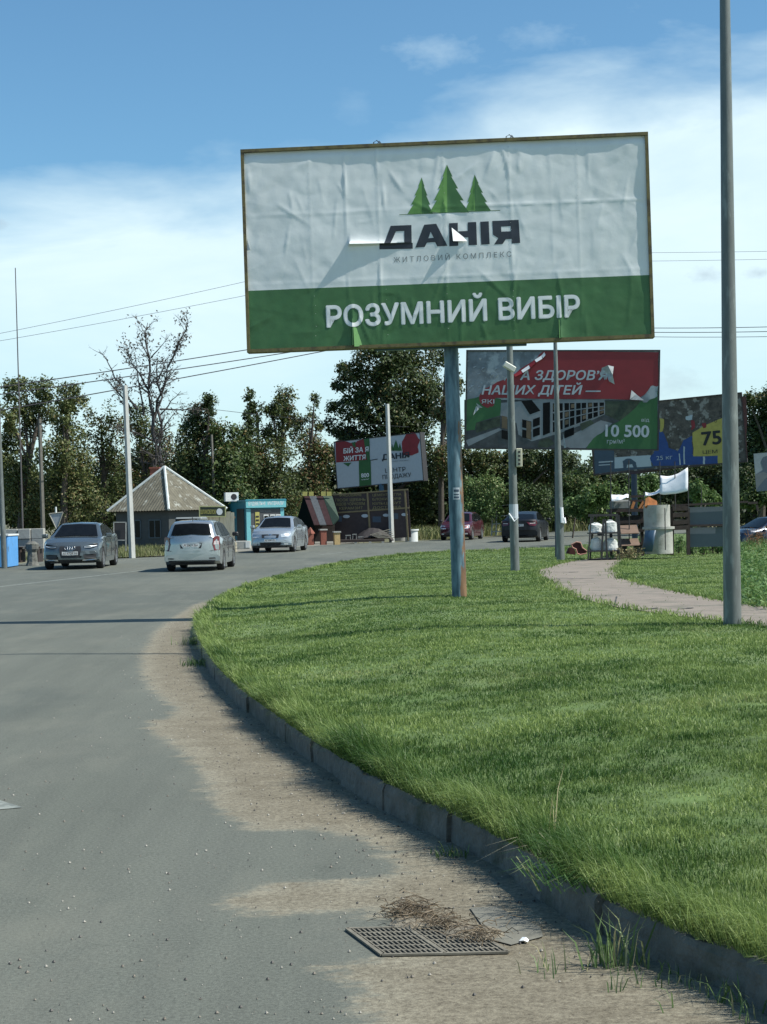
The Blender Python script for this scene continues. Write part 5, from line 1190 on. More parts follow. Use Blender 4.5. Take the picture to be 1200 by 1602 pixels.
for (fx, cx, cz, ww, wh_) in ((0, -.95, 1.15, .8, .85), (0, .2, 1.05, .7, 1.0), (3, .9, 1.1, .8, .9), (3, -.5, 1.1, .8, .9)):
    n_ = Rz @ (Vector((0, -1, 0)) if fx == 0 else Vector((-1, 0, 0))); t_ = Rz @ (Vector((1, 0, 0)) if fx == 0 else Vector((0, -1, 0))); c_ = n_*(hw+.02)+t_*cx+Vector((0, 0, cz))
    wm_ = MB(); 
    for a, b in ((-1, 0), (1, 0), (0, 0)): wm_.bar(c_+t_*a*ww/2-Vector((0, 0, wh_/2)), c_+t_*a*ww/2+Vector((0, 0, wh_/2)), .05, .06)
    for b in (-1, 1): wm_.bar(c_-t_*ww/2+Vector((0, 0, b*wh_/2)), c_+t_*ww/2+Vector((0, 0, b*wh_/2)), .06, .055)
    wo = wm_.build('window', M['blue_window'], HR); gl = MB(); gl.bar(c_-t_*ww/2, c_+t_*ww/2, .02, wh_, 0, up=(0, 0, 1)); gl.build('pane', M['glass'], wo)
mb = MB(); c_ = Rz @ Vector((er*.82, -er*.82, 0)); mb.tube([c_, c_+Vector((0, 0, ez_))], .05, 8); mb.build('porch_post', M['white_paint'], HR)

# teal kiosk
kc = on_ground(388, 856); kc.y = 88; kc = at(386, 852, 88); kc.z = 0; kr = rad(20)
KR = thing('kiosk', 'teal building supplies kiosk with a light sign band over its front', 'kiosk', kc, kr)
kw, kdp, kh = 2.15, 4.6, 2.45
mb = MB(); mb.box((kw/2, kdp/2, kh/2), (kw, kdp, kh)); mb.build('wall', M['teal'], KR)
mb = MB(); mb.box((kw/2+.02, kdp/2-.05, kh+.04), (kw+.2, kdp+.3, .09)); mb.build('roof', M['teal'], KR)
mb = MB(); mb.box((kw/2+.03, -.10, kh-.13), (kw+.14, .18, .46)); sb = mb.build('sign_band', M['teal_light'], KR)
for txt, x0, x1 in (('БУДІВЕЛЬНІ', .10, 1.05), ('МАТЕРІАЛИ', 1.2, 2.1)):
    vs, fs = text2d(txt, bold=.008); mb = MB(); mb.add([(x0+(x1-x0)*x, -.195, kh-.23+.2*y) for x, y in vs], fs); mb.build('lettering', M['letter_white'], sb)
mb = MB(); mb.box((kw/2+.05, -.03, 1.0), (kw-.35, .05, 2.0)); mb.build('shop_front', mat('dim_front', (.07, .075, .08)), KR)
mb = MB(); mb.box((.12, -.04, 1.05), (.24, .09, 2.0)); mb.box((kw-.1, -.04, 1.05), (.2, .09, 2.0)); mb.build('corner_pillar', M['teal_light'], KR)
mb = MB(); mb.box((.62, -.07, 1.2), (.24, .03, 1.3)); yb = mb.build('yellow_notice', M['yellow_sign'], KR)
mb = MB()
for k in range(5): mb.box((.62, -.09, .8+k*.2), (.17, .02, .09))
mb.build('notice_print', M['plastic'], yb)
for x in (1.12, 1.5, 1.82): mb = MB(); mb.box((x, -.07, 1.35), (.28, .03, .7)); f_ = mb.build('window', M['white_paint'], KR); mb = MB(); mb.box((x, -.09, 1.38), (.20, .02, .5)); mb.build('pane', M['glass'], f_)
mb = MB(); mb.box((-.02, 1.1, 1.05), (.05, 1.5, 2.0)); mb.build('side_doorway', M['plastic'], KR)
vs, fs = text2d('МАГАЗИН', bold=.006); mb = MB(); mb.add([(.8+.6*x, -.062, 1.83+.12*y) for x, y in vs], fs); mb.build('lettering', M['grey_print'], KR)
mb = MB(); mb.box((0, 0, .2), (.75, .35, .5)); ac = mb.build('air_conditioner', M['white_paint']); ac.location = at(362, 781, 89.5)-Vector((0, 0, .12)); ac.rotation_euler.z = kr; ac.location.z = kh+.08; tag(ac, 'white air conditioner unit on the roof of the teal kiosk', 'air conditioner')
mb = MB(); mb.lathe((.1, -.17, .2), [(0, -.012), (.17, -.012), (.17, .0)], 20, axis='Y'); mb.build('fan_grille', M['plastic'], ac)
apn = MB(); apn.add([on_ground(u, v, .004) for u, v in ((205, 871), (330, 866), (480, 855), (560, 849), (560, 842), (360, 846), (150, 858), (110, 874))], [range(8)]); tag(apn.build('yard', mat('yard_gravel', (.20, .19, .16), .95, var=.2, vscale=1.5)), kind='structure')

# plank fence with name board
fx = at(316, 850, 76); fx.z = 0
FN = thing('plank_fence', 'pale upright plank fence between the small house and the teal kiosk', 'fence', fx)
mb = MB()
for k in range(9): mb.box((.1+k*.172, random.uniform(-.01, .01), .98+random.uniform(-.03, .03)), (.165, .03, 1.75))
mb.build('planks', M['pale_wood'], FN)
mb = MB(); mb.box((.8, .05, 1.6), (1.6, .04, .1)); mb.box((.8, .05, .5), (1.6, .04, .1)); mb.build('rail', M['wood'], FN)
Bs = Board((311, 791.5), (353, 791.5), (353.5, 809), (311.5, 809), 75.7, 75.7)
NS = thing('name_board', 'dark sign with yellow lettering and a white disc on the plank fence', 'sign', Bs.P(Bs.W/2, 0)); mb = MB(NS.location); panel_box(Bs, mb, 0, Bs.W, 0, Bs.H, -.05, 0); mb.build('board', mat('sign_dark', (.05, .06, .035)), NS)
board_frame(Bs, NS, .05, mat('sign_frame', (.42, .42, .2)), .02, .06)
mb = MB(NS.location); Bs.text(mb, 'ШЛАКОБЛОК', (314, 804), (338, 804), 6.5, .012, 0, bold=.03); mb.build('lettering', M['yellow_sign'], NS)
mb = MB(NS.location); Bs.poly(mb, [(343.5+4.8*math.cos(a), 800.5+5.2*math.sin(a)) for a in np.linspace(0, 6.0, 16)], .012); mb.build('white_disc', M['letter_white'], NS)
# van-like box behind the estate car
vb = at(300, 852, 72); vb.z = 0; VN = thing('parked_van', 'grey boxy van roof showing behind the silver estate car', 'van', vb)
mb = MB(); mb.box((0, 0, .82), (1.35, 2.6, 1.0)); mb.box((0, .1, 1.45), (1.2, 2.2, .42)); mb.build('body', mat('van_grey', (.20, .22, .22), .5), VN, bevel=.06)
mb = MB(); mb.box((-.1, -1.01, 1.45), (.95, .03, .28)); mb.build('rear_window', M['glass'], VN)
for a in (-.5, .5):
    for b in (-.8, .8): mb = MB(); mb.lathe((a, b, .32), [(0, -.08), (.3, -.08), (.3, .08), (0, .08)], 16, axis='Y'); o = mb.build('wheel', M['tyre'], VN)
def pallet(name, label, u, v, Y, d, rz=0, boards=5, mt=None):
    c_ = at(u, v, Y); c_.z = max(c_.z, 0); T_ = thing(name, label, 'pallet', c_, rz); mb = MB()
    for k in range(boards): mb.box(((k-(boards-1)/2)*d[0]/boards, 0, d[2]-.02), (d[0]/boards*.7, d[1], .025))
    mb.build('deck', mt or M['pale_wood'], T_); mb = MB()
    for k in (-1, 0, 1): mb.box((k*d[0]*.42, 0, d[2]/2-.02), (.1, d[1]*.96, d[2]-.06))
    mb.build('bearers', mt or M['pale_wood'], T_); return T_
for k in range(3): T_ = pallet('wooden_pallet', ('lowest', 'middle', 'topmost')[k]+' pallet of the pale stack before the kiosk doorway', 358, 851, 74, (.7, .9, .15), 0); T_.location.z = .0+k*.155
blk = thing('concrete_block_row', 'low dark concrete wall stub with white patch below the kiosk', 'wall', at(375, 855, 80)); blk.location.z = 0
mb = MB(); mb.box((0, 0, .2), (1.1, .5, .42)); mb.build('block', M['concrete'], blk, bevel=.03); mb = MB(); mb.box((.42, -.26, .22), (.2, .02, .3)); mb.build('white_patch', M['white_paint'], blk)

# ================================================================== building-materials stand
Bq = Board((520, 770.5), (641, 767), (643, 829), (521, 837), 90, 89)
qs = Bq.P(Bq.W/2, 0); qs.z = 0
ST = thing('price_stand', 'wide dark framed price stand with yellow lettering below the distant billboard', 'sign', qs)
mb = MB(qs); panel_box(Bq, mb, 0, Bq.W, -.4, Bq.H, -.05, 0); mb.build('board', mat('dark_maroon', (.045, .03, .03), .7, var=.3), ST)
mb = MB(qs); mt_ = mat('ochre_wood', (.22, .17, .09), .8)
for z in (0.02, .5, .54): pass
for a, b, c, d in ((0, Bq.W, Bq.H-.08, Bq.H), (0, Bq.W, Bq.H*.52, Bq.H*.52+.08)): panel_box(Bq, mb, a, b, c, d, 0, .04)
for x in (0, Bq.W*.47, Bq.W*.95): panel_box(Bq, mb, x, x+.09, -.6, Bq.H-.08, .002, .05)
mb.build('frame', mt_, ST)
mb = MB(qs); tt = lambda b, p0, p1, c, mi=0: Bq.text(mb, b, p0, p1, c, .02, mi, bold=.012)
tt('ФАСОВАНЕ', (531, 777), (566, 776), 4.6); tt('ПІСОК ЩЕБІНЬ', (525, 784.5), (572, 783.5), 4.4); tt('ВІДСІВ ЧОРНОЗЕМ', (526, 791), (571, 790), 4.4); tt('КЕРАМЗИТ', (531, 797.5), (568, 796.5), 4.2)
for k, t_ in enumerate(('ЦЕМЕНТ ЦЕГЛА', 'БЛОКИ ТОРФ', 'КІЛЬЦЯ БУТ', 'ДОСТАВКА')): tt(t_, (583, 776.5+k*6.6), (628, 775+k*6.6), 3.8)
mb.build('lettering', mat('faded_yellow', (.24, .20, .09)), ST)
mb = MB(qs)
for u, v, a, b in ((542, 808, 5.5, 2.6), (571, 807, 5.5, 2.8), (604, 806, 5, 2.4), (633, 805, 5, 2.4)): Bq.poly(mb, [(u+a*math.cos(t), v+b*math.sin(t)) for t in np.linspace(0, 5.9, 14)], .02)
mb.build('pale_ovals', M['grey_poster'], ST)
mb = MB(qs)
for u, v in ((529, 811), (590, 812), (617, 807)): Bq.poly(mb, [(u-7, v-4), (u+6, v-4), (u+6, v+5), (u-7, v+5)], .015)
mb.build('printed_picture', M['slate_print'], ST)
# sample roof slope
rs = at(497, 832, 88.5); rs.z = 0
RS = thing('sample_roof', 'sloping display of brown and grey roofing strips with yellow price tags', 'display stand', rs)
px_ = lambda u, v, Y=88.5: at(u, v, Y)
cols = [M['dark_wood'], mat('slate_tile', (.06, .07, .08), .7, var=.3, vscale=9), mat('maroon_tile', (.04, .02, .022), .8, var=.3, spec=.2), mat('green_tile', (.045, .075, .05), .7, var=.3, vscale=9)]
tops = [475.5, 484, 495, 505, 520]; bots = [491.5, 500.5, 511, 521, 531]
for k, m_ in enumerate((2, 1, 2, 3)):
    mb = MB(rs); vs = [px_(tops[k], 776, 89.6), px_(tops[k+1]-.3, 776, 89.6), px_(bots[k+1]-.3, 821 if k < 3 else 811, 88.2), px_(bots[k], 821, 88.2)]; mb.add(vs+[q_+Vector((0, .1, -.06)) for q_ in vs], [(0, 1, 2, 3), (7, 6, 5, 4), (0, 4, 5, 1), (1, 5, 6, 2), (2, 6, 7, 3), (3, 7, 4, 0)]); mb.build('roofing_strip', cols[m_], RS)
mb = MB(rs); A_ = px_(475, 776, 89.9); mb.add([A_, px_(492, 821, 88.4), Vector((px_(492, 821, 88.4).x, 88.4, 0)), Vector((px_(462, 821, 91.2).x, 91.2, 0)), px_(464, 815, 91.2)], [(0, 1, 2, 3, 4)]); mb.build('gable_panel', mat('matt_black', (.010, .011, .010), 1, spec=.05), RS)
mb = MB(rs); mb.box(px_(505, 833, 89.4)+Vector((0, 0, .05)), (1.3, .5, 1.1)); mb.build('base_wall', M['dark_wood'], RS)
for u in (477, 487, 506, 515): mb = MB(rs); mb.box(px_(u, 772.5, 89.4), (.26, .05, .24)); mb.build('price_tag', M['yellow_sign'], RS)
def pillar(u, v, vt, wpx, mt, label, pointed=False):
    Y = 86; b = at(u, v, Y); b.z = 0; w_ = wpx*Y/F; h_ = (v-vt)*Y/F; T_ = thing('brick_pillar', label, 'pillar', b, rad(15), 'sample brick pillars'); mb = MB(); mb.box((0, 0, h_/2), (w_, w_, h_)); mb.build('shaft', mt, T_)
    mb = MB()
    if pointed: mb.lathe((0, 0, 0), [(w_*.85, h_), (w_*.7, h_+.08), (.02, h_+.35)], 4)
    else: mb.box((0, 0, h_+.03), (w_*1.3, w_*1.3, .07))
    mb.build('cap', M['concrete'] if not pointed else M['brick'], T_)
pillar(486, 853, 835, 9, M['brick'], 'short red brick sample pillar with pointed cap beside the pale liftback', True)
pillar(506, 852, 829, 9, M['brick'], 'red brick sample pillar with flat cap, middle of the three')
pillar(527, 851, 832, 9, M['brick_yellow'], 'yellow brick sample pillar, rightmost of the three')
# concrete well rings left
def ring(name, label, c, r, h, mt, rim=True):
    T_ = thing(name, label, 'concrete ring', c, 0); mb = MB(); mb.lathe((0, 0, 0), [(r-.08, .0), (r, 0), (r, h), (r-.08, h), (r-.08, .02)], 28); mb.build('wall', mt, T_, smooth=True)
    if rim: mb = MB(); mb.lathe((0, 0, 0), [(r-.1, h), (r+.06, h), (r+.06, h+.07), (r-.1, h+.07)], 28); mb.build('rim', mt, T_, smooth=True)
    return T_
c_ = at(644, 847, 90); c_.z = 0; ring('well_ring', 'short whitish concrete ring with a flat rim by the distant pole', c_, .36, .62, M['white_paint'])
c_ = at(629, 848, 93); c_.z = 0; ring('well_ring', 'greyer concrete ring half hidden behind the whitish one', c_, .42, .6, M['concrete'], False)
mb = MB(); c0 = at(585, 850, 89); c0.z = 0
tarp = thing('covered_pile', 'dark tarpaulin heap with pale boards left of the concrete rings', 'pile', c0)
vs = []; n_ = 9
for j in range(6):
    for i in range(n_): x = (i/(n_-1)-.5)*2.2; y = (j/5-.5)*1.2; vs.append((x, y, max(0, (1-abs(x*.8)**2)*(1-abs(y*1.3)**2))*.85+.08*noise.noise(Vector((x*3, y*3, 1)))))
mb.add(vs, [(j*n_+i, j*n_+i+1, (j+1)*n_+i+1, (j+1)*n_+i) for j in range(5) for i in range(n_-1)]); mb.build('tarpaulin', mat('dark_tarp', (.03, .025, .025), .7, var=.4), tarp)
mb = MB()
for k in range(5): mb.bar((-.2+k*.1, -.6, .45-k*.04), (.95+k*.05, -.55, .75-k*.12), .08, .04)
mb.build('pale_boards', mat('weathered_boards', (.30, .27, .21)), tarp)
for u, v, w_, h_ in ((545, 849, .3, .45), (555, 849, .25, .5), (565, 849, .3, .35)):
    b = at(u, v, 88.5); b.z = 0; tb = thing('trestle', {545: 'leftmost', 555: 'middle', 565: 'rightmost'}[u]+' small metal trestle before the price stand', 'trestle', b, 0, 'small metal trestles'); 
    for a in (-1, 1): mb = MB(); mb.bar((a*w_/2, 0, 0), (a*w_/2*.7, 0, h_), .03, .03); mb.build('leg', M['concrete'], tb)
    mb = MB(); mb.bar((-w_*.5, 0, h_), (w_*.5, 0, h_), .05, .05); mb.build('crossbar', M['concrete'], tb)
b = at(565, 851, 88); b.z = 0; lw = thing('log_border', 'low dark timber sleeper lying along the road edge before the price stand', 'timber', b); mb = MB(); mb.box((0, 0, .15), (2.6, .3, .16), M=Matrix.Rotation(.03, 3, 'Z')); mb.build('sleeper', M['dark_wood'], lw, bevel=.02); mb = MB(); [mb.box((x, 0, .04), (.14, .3, .09)) for x in (-1.2, -.3, .5, 1.2)]; mb.build('chocks', M['concrete'], lw)

# ================================================================== left-edge yard
b = at(0, 886, 57); b.z = 0; cn = thing('blue_container', 'bright blue sheet metal container at the left edge', 'container', b)
x0 = at(-60, 886, 57).x-b.x; x1 = at(13, 886, 57).x-b.x; mb = MB(); mb.box(((x0+x1)/2, .8, .58), (x1-x0, 1.6, 1.12)); cb = mb.build('body', M['blue_paint'], cn, bevel=.02)
mb = MB(); mb.box(((x0+x1)/2, .8, 1.17), (x1-x0+.06, 1.66, .06)); mb.build('lid', M['white_paint'], cn)
def blocks(u0, v0, Y, nx_, nz_, d, label, mt=M['concrete']):
    for k in range(nz_):
        for i in range(nx_):
            b = at(u0, v0, Y); b.z = 0; o = MB(); o.box((0, 0, d[2]/2), d); o = o.build('concrete_block', mt, bevel=.015); o.location = (b.x+i*(d[0]+.03), Y+random.uniform(-.04, .04), k*(d[2]+.004)+label[1]); tag(o, label[0][k*nx_+i], 'block', label[2])
pl = MB(); 
T_ = pallet('wooden_pallet', 'pallet standing under the grey blocks behind the blue container', 34, 880, 60, (1.6, .9, .6), 0, mt=M['dark_wood'])
blocks(20, 880, 60, 3, 2, (.46, .35, .38), ([f'{p} block of the {r} row behind the blue container' for r in ('lower', 'upper') for p in ('left', 'middle', 'right')], .6, 'grey blocks behind the blue container'))
b = at(51, 882, 59); b.z = 0; gp_ = thing('concrete_footing', 'rough pale concrete footing between the blue container and the blue grey saloon', 'concrete base', b)
mb = MB(); mb.lathe((0, 0, 0), [(.26, 0), (.2, .15), (.17, .5), (.24, .62), (.25, .8), (.1, .9)], 9); mb.build('block', M['kerb'], gp_)
# back of a yield sign
b = at(90, 868, 62); b.z = 0; ys = thing('yield_sign', 'triangular give way sign seen from its grey back behind the blue grey saloon', 'road sign', b)
mb = MB(b); mb.tube([b, at(87.3, 793, 62)], .035, 8); mb.build('post', M['white_paint'], ys)
tri = [at(77, 804, 62-.06), at(98.5, 801.5, 62-.06), at(89, 829, 62-.06)]; mb = MB(b); mb.add(tri+[q_+Vector((0, .03, 0)) for q_ in tri], [(0, 1, 2), (5, 4, 3), (0, 3, 4, 1), (1, 4, 5, 2), (2, 5, 3, 0)]); mb.build('plate', M['tin'], ys)
mb = MB(b)
for a, c2_ in ((0, 1), (1, 2), (2, 0)): mb.tube([tri[a]-Vector((0, .01, 0)), tri[c2_]-Vector((0, .01, 0))], .022, 5)
mb.build('rim', mat('sign_rim', (.30, .29, .24)), ys)
b = at(188, 862, 66); b.z = 0; sp_ = thing('framed_panel', 'dark panel in a pale metal frame left of the square concrete pole', 'panel', b)
mb = MB(b); A_ = at(178, 845, 66); B_ = at(196, 817, 66); mb.box((A_+B_)/2, (B_.x-A_.x, .04, B_.z-A_.z)); mb.build('panel', M['frame_dark'], sp_)
mb = MB(b); 
for p_, q_ in (((177, 817), (197, 817)), ((197, 817), (197, 862)), ((178, 817), (178, 862)), ((178, 845), (197, 845))): mb.bar(at(*p_, 65.9), at(*q_, 65.9), .035, .035)
mb.build('frame', M['concrete'], sp_)
b = at(168, 850, 72); b.z = 0; wv = thing('handcart', 'pale handcart with a raised handle behind the blue grey saloon', 'cart', b)
mb = MB(); mb.box((0, 0, .7), (.6, .9, .35)); mb.build('tray', M['concrete'], wv, bevel=.03); mb = MB(); mb.lathe((.2, -.4, .25), [(0, -.04), (.24, -.04), (.24, .04), (0, .04)], 16, axis='Y'); mb.build('wheel', M['tyre'], wv); mb = MB(); mb.bar((-.2, 0, .8), (-.5, 0, 1.25), .04, .04); mb.build('handle', M['white_paint'], wv)

# ================================================================== roadside stall on the right
YS = 47.0; q0 = lambda u, v, Y=YS: at(u, v, Y)
def zg(p): return lz(p.x, p.y)
def bars(mb, L_, w_=.045, Y=YS):
    for a, b in L_: mb.bar(at(*a, Y), at(*b, Y), w_, w_)
# sack rack
rb = q0(944, 882); RK = thing('metal_rack', 'black two tier rack holding white sacks at the end of the path', 'rack', rb)
Y = YS-.6; mb = MB(rb)
for Yk, du in ((Y, 0), (Y+.5, 3)): bars(mb, [((925+du, 806), (920+du, 878)), ((965+du, 806), (970+du, 880))], .04, Yk)
mb.build('frame', M['frame_dark'], RK)
for v_, nm in ((806, 'top_rail'), (834, 'shelf'), (862, 'shelf'), (876, 'lower_rail')):
    mb = MB(rb); a = at(922, v_, Y); c2_ = at(969, v_, Y); mb.box(((a.x+c2_.x)/2, Y+.25, (a.z+c2_.z)/2), (c2_.x-a.x, .52 if 'shelf' in nm else .05, .04 if 'shelf' in nm else .07), M=Matrix.Rotation(-.0, 3, 'Y')); mb.build(nm, M['frame_dark'], RK)
mb = MB(rb); bars(mb, [((944, 812), (941, 876)), ((947, 812), (950, 876))], .05, Y+.02); mb.build('centre_post', M['frame_dark'], RK)
def sack(u, v, wpx, hpx, Y, label, mt=M['sack'], rz=0):
    s_ = Y/F; w_, h_ = wpx*s_, hpx*s_; b = at(u, v, Y); mb = MB(); n_ = 14; prof = [(.40, 0), (.50, .05), (.51, .3), (.47, .6), (.45, .80), (.30, .90), (.16, .92), (.20, 1.0)]
    vs = []; sd_ = u*.37
    for r, z in prof:
        for k in range(n_):
            a = 2*math.pi*k/n_; e = 1+.30*noise.noise(Vector((math.cos(a)*1.6, math.sin(a)*1.6, z*2.5+sd_))); ca, sa = math.cos(a), math.sin(a); cx = math.copysign(abs(ca)**.6, ca); cy = math.copysign(abs(sa)**.6, sa)
            vs.append((w_*r*cx*e, w_*r*.62*cy*e, h_*(z+.07*noise.noise(Vector((ca*2, sa*2, sd_))))))
    mb.add(vs, [(i*n_+k, i*n_+(k+1) % n_, (i+1)*n_+(k+1) % n_, (i+1)*n_+k) for i in range(len(prof)-1) for k in range(n_)]+[tuple(range(n_)), tuple((len(prof)-1)*n_+k for k in range(n_-1, -1, -1))])
    o = mb.build('sack', mt, smooth=True, ang=50); o.location = b; o.rotation_euler.z = rz; return tag(o, label, 'sack', 'white sacks on the black rack')
Ys = Y+.22
sack(932, 833.5, 21, 16, Ys, 'white sack on the left of the upper rack shelf'); sack(955, 833.5, 22, 20, Ys, 'taller white sack on the right of the upper rack shelf')
sack(933, 861.5, 17, 22, Ys, 'white sack on the left of the lower rack shelf'); sack(955, 861.5, 23, 20, Ys, 'square white sack on the right of the lower rack shelf')
# long dark table frame
tb0 = q0(985, 872, 48.5); TB = thing('display_table', 'dark wooden display bench carrying a covered bundle and boards', 'table', tb0)
YT = 48.4; mb = MB(tb0); a = at(953, 800, YT); c2_ = at(1012, 797, YT); mb.box(((a.x+c2_.x)/2, YT+.3, (a.z+c2_.z)/2), (c2_.x-a.x, .7, .10)); mb.build('table_top', M['dark_wood'], TB)
mb = MB(tb0); bars(mb, [((952, 818), (1012, 815)), ((960, 832), (1012, 829)), ((965, 852), (1005, 850))], .09, YT); mb.build('cross_rail', M['dark_wood'], TB)
for u in (955, 968, 1004):
    mb = MB(tb0); p_ = at(u, 800, YT+.1); mb.box((p_.x, YT+.1, p_.z/2+.1), (.08, .08, p_.z-.2)); mb.build('leg', M['dark_wood'], TB)
for (ua, ub, va, vb, nm) in ((968, 1000, 822, 834, 'upper'), (966, 1002, 843, 853, 'lower')):
    bb_ = at((ua+ub)/2, vb, 48.0); pan = thing('brown_panel', f'{nm} flat brown slab leaning on the dark bench', 'slab', bb_, 0, 'brown slabs on the dark bench'); mb = MB(bb_); vs = [at(ua, va, 48.1), at(ub-4, va-1, 48.1), at(ub, vb, 47.7), at(ua+4, vb+1, 47.7)]; mb.add(vs+[q_+Vector((0, .05, -.02)) for q_ in vs], [(0, 1, 2, 3), (7, 6, 5, 4), (0, 4, 5, 1), (1, 5, 6, 2), (2, 6, 7, 3), (3, 7, 4, 0)]); mb.build('slab', mat('brown_slab', (.17, .115, .085), .8, var=.2), pan)
# bundle on the table
def cloth(name, label, corners, sag, mt, Y0_, Y1_, par=None, thick=.01, nx_=10, ny_=7, wr=.02):
    """corners tl,tr,br,bl in px"""
    A = at(*corners[0], Y0_); B = at(*corners[1], Y1_); C_ = at(*corners[2], Y1_-.3); D = at(*corners[3], Y0_-.3); vs = []
    for j in range(ny_):
        for i in range(nx_):
            s, t = i/(nx_-1), j/(ny_-1); p_ = A.lerp(B, s).lerp(D.lerp(C_, s), t); p_ += Vector((0, -.04*math.sin(math.pi*t), -sag*4*s*(1-s)*(1-t*.7))); p_ += Vector((0, wr*noise.noise(Vector((s*5, t*5, A.x))), wr*noise.noise(Vector((s*4, t*3, A.z))))); vs.append(p_)
    mb = MB(D); mb.add(vs, [(j*nx_+i, j*nx_+i+1, (j+1)*nx_+i+1, (j+1)*nx_+i) for j in range(ny_-1) for i in range(nx_-1)])
    o = mb.build(name, mt, par, smooth=True); 
    if par is None: o.location = D; tag(o, label, 'tarpaulin')
    sol = o.modifiers.new('thickness', 'SOLIDIFY'); sol.thickness = thick; return o
cloth('white_tarpaulin', 'large white sheet hung high between rods beside the concrete rings', [(1032, 744), (1076, 731), (1076, 768), (1032, 773.5)], .12, M['white_cloth'], 47.2, 46.8)
cloth('white_tarpaulin', 'narrow sagging white sheet sloping down left of the large white sheet', [(1009, 770), (1033, 764), (1033, 771), (1009, 776)], .08, M['white_cloth'], 47.4, 47.2)
cloth('white_tarpaulin', 'folded white plastic sheet over the bundle on the dark bench', [(955, 773), (984, 773), (983, 779), (956, 784)], .03, M['white_cloth'], 48.3, 48.3, wr=.06)
bb_ = at(970, 798, 48.6); bn = MB(); bn.box((0, 0, .16), (29*48.6/F, .5, .30)); bo = bn.build('wrapped_bundle', mat('bundle_grey', (.16, .17, .17), .8, var=.3), bevel=.05); bo.location = bb_; tag(bo, 'grey wrapped bundle on the dark bench under a white sheet', 'bundle')
bb_ = at(996, 798, 48.6); cr8 = thing('sample_crate', 'wooden crate with slanted boards right of the wrapped bundle', 'crate', bb_); mb = MB(bb_); bars(mb, [((986, 777), (1008, 776)), ((985, 784), (1008, 783)), ((986, 797), (1008, 796))], .07, 48.5); mb.build('frame', M['dark_wood'], cr8)
mb = MB(bb_); bars(mb, [((988, 797), (992, 785)), ((1000, 797), (1007, 784)), ((1003, 797), (1008, 789))], .08, 48.4); mb.build('slanted_boards', M['tile'], cr8)
bb_ = at(1022, 796, 47.0); tl = thing('clay_tiles', 'leaning stack of orange clay tiles on top of the concrete rings', 'tiles', bb_)
mb = MB(bb_)
for k in range(9):
    p_ = at(1014+k*1.9, 795-max(0, 14-abs(k-2)*2.4)*.45, 47.0); mb.bar(p_-Vector((.10, .2, -.10)), p_+Vector((.06, .15, -.12)), .035, .28)
mb.build('tile_stack', M['tile'], tl)
r1b = at(1031, 866, 47); r1b.z = at(1031, 866, 47).z; ring('manhole_ring', 'lower wider grey concrete ring of the stack by the path', r1b, .41, .72, M['concrete'], True)
r2b = Vector((r1b.x-.04, 47, r1b.z+.79)); ring('manhole_ring', 'upper concrete ring standing on the wider ring by the path', r2b, .385, .64, M['concrete'], False)
rod = lambda u, vt, vb_, Y, label: pole('metal_rod', label, (u, vb_), (u-.8, vt), Y, .016, .014, M['frame_dark'], 6, 'rod')
rod(956, 722, 800, 47.9, 'thin upright rod at the left end of the dark bench'); rod(984.5, 720, 845, 47.9, 'thin upright rod between the wrapped bundle and the crate')
rod(1008, 770, 800, 47.5, 'short rod holding the left corner of the narrow white sheet'); rod(1033, 722, 795, 47.0, 'thin rod at the left edge of the large white sheet')
rod(1056.5, 722, 792, 46.9, 'thin rod through the middle of the large white sheet'); rod(1041, 795, 855, 46.2, 'dark rod standing in front of the concrete rings'); rod(1077, 728, 795, 47.1, 'rod at the right edge of the large white sheet')
rod(1098, 762, 792, 52, 'thin stake among white flowered plants right of the large white sheet')
# pallet stood upright
pu = at(1064, 868, 47.4); UP = thing('wooden_pallet', 'dark pallet standing upright between the rings and the grey panels', 'pallet', pu); mb = MB(pu)
bars(mb, [((1052, 795), (1051, 868)), ((1076, 795), (1077, 868))], .10, 47.4); mb.build('side_bearer', M['dark_wood'], UP)
mb = MB(pu); bars(mb, [((1052, 796), (1077, 795)), ((1052, 806), (1077, 805)), ((1052, 818), (1077, 816)), ((1052, 826), (1077, 825))], .13, 47.35); mb.build('slat', M['dark_wood'], UP)
mb = MB(pu); bars(mb, [((1054, 803), (1069, 802.5)), ((1054, 813.5), (1069, 813))], .06, 47.6); mb.build('pale_slat', M['pale_wood'], UP)
for (u, v, w_, h_, Yq, lb_) in ((975, 822, 20, 14, 48.9, 'dark box behind the brown slabs, left one of two'), (996, 822, 17, 16, 48.9, 'dark box behind the brown slabs, right one of two'), (973, 868, 16, 15, 48.6, 'dark crate on the ground under the lower brown slab'), (998, 866, 12, 14, 48.6, 'small dark crate beside the blue curved sheet')):
    q_ = at(u, v, Yq); bx = thing('dark_crate', lb_, 'crate', q_, random.uniform(-.2, .2), 'dark crates round the bench'); s9 = Yq/F; mb = MB(); mb.box((0, 0, h_*s9/2), (w_*s9, .3, h_*s9*.86)); mb.build('body', M['frame_dark'], bx, bevel=.01); mb = MB(); mb.box((0, 0, h_*s9*.95), (w_*s9*1.05, .33, .03)); mb.build('lid', M['dark_wood'], bx)
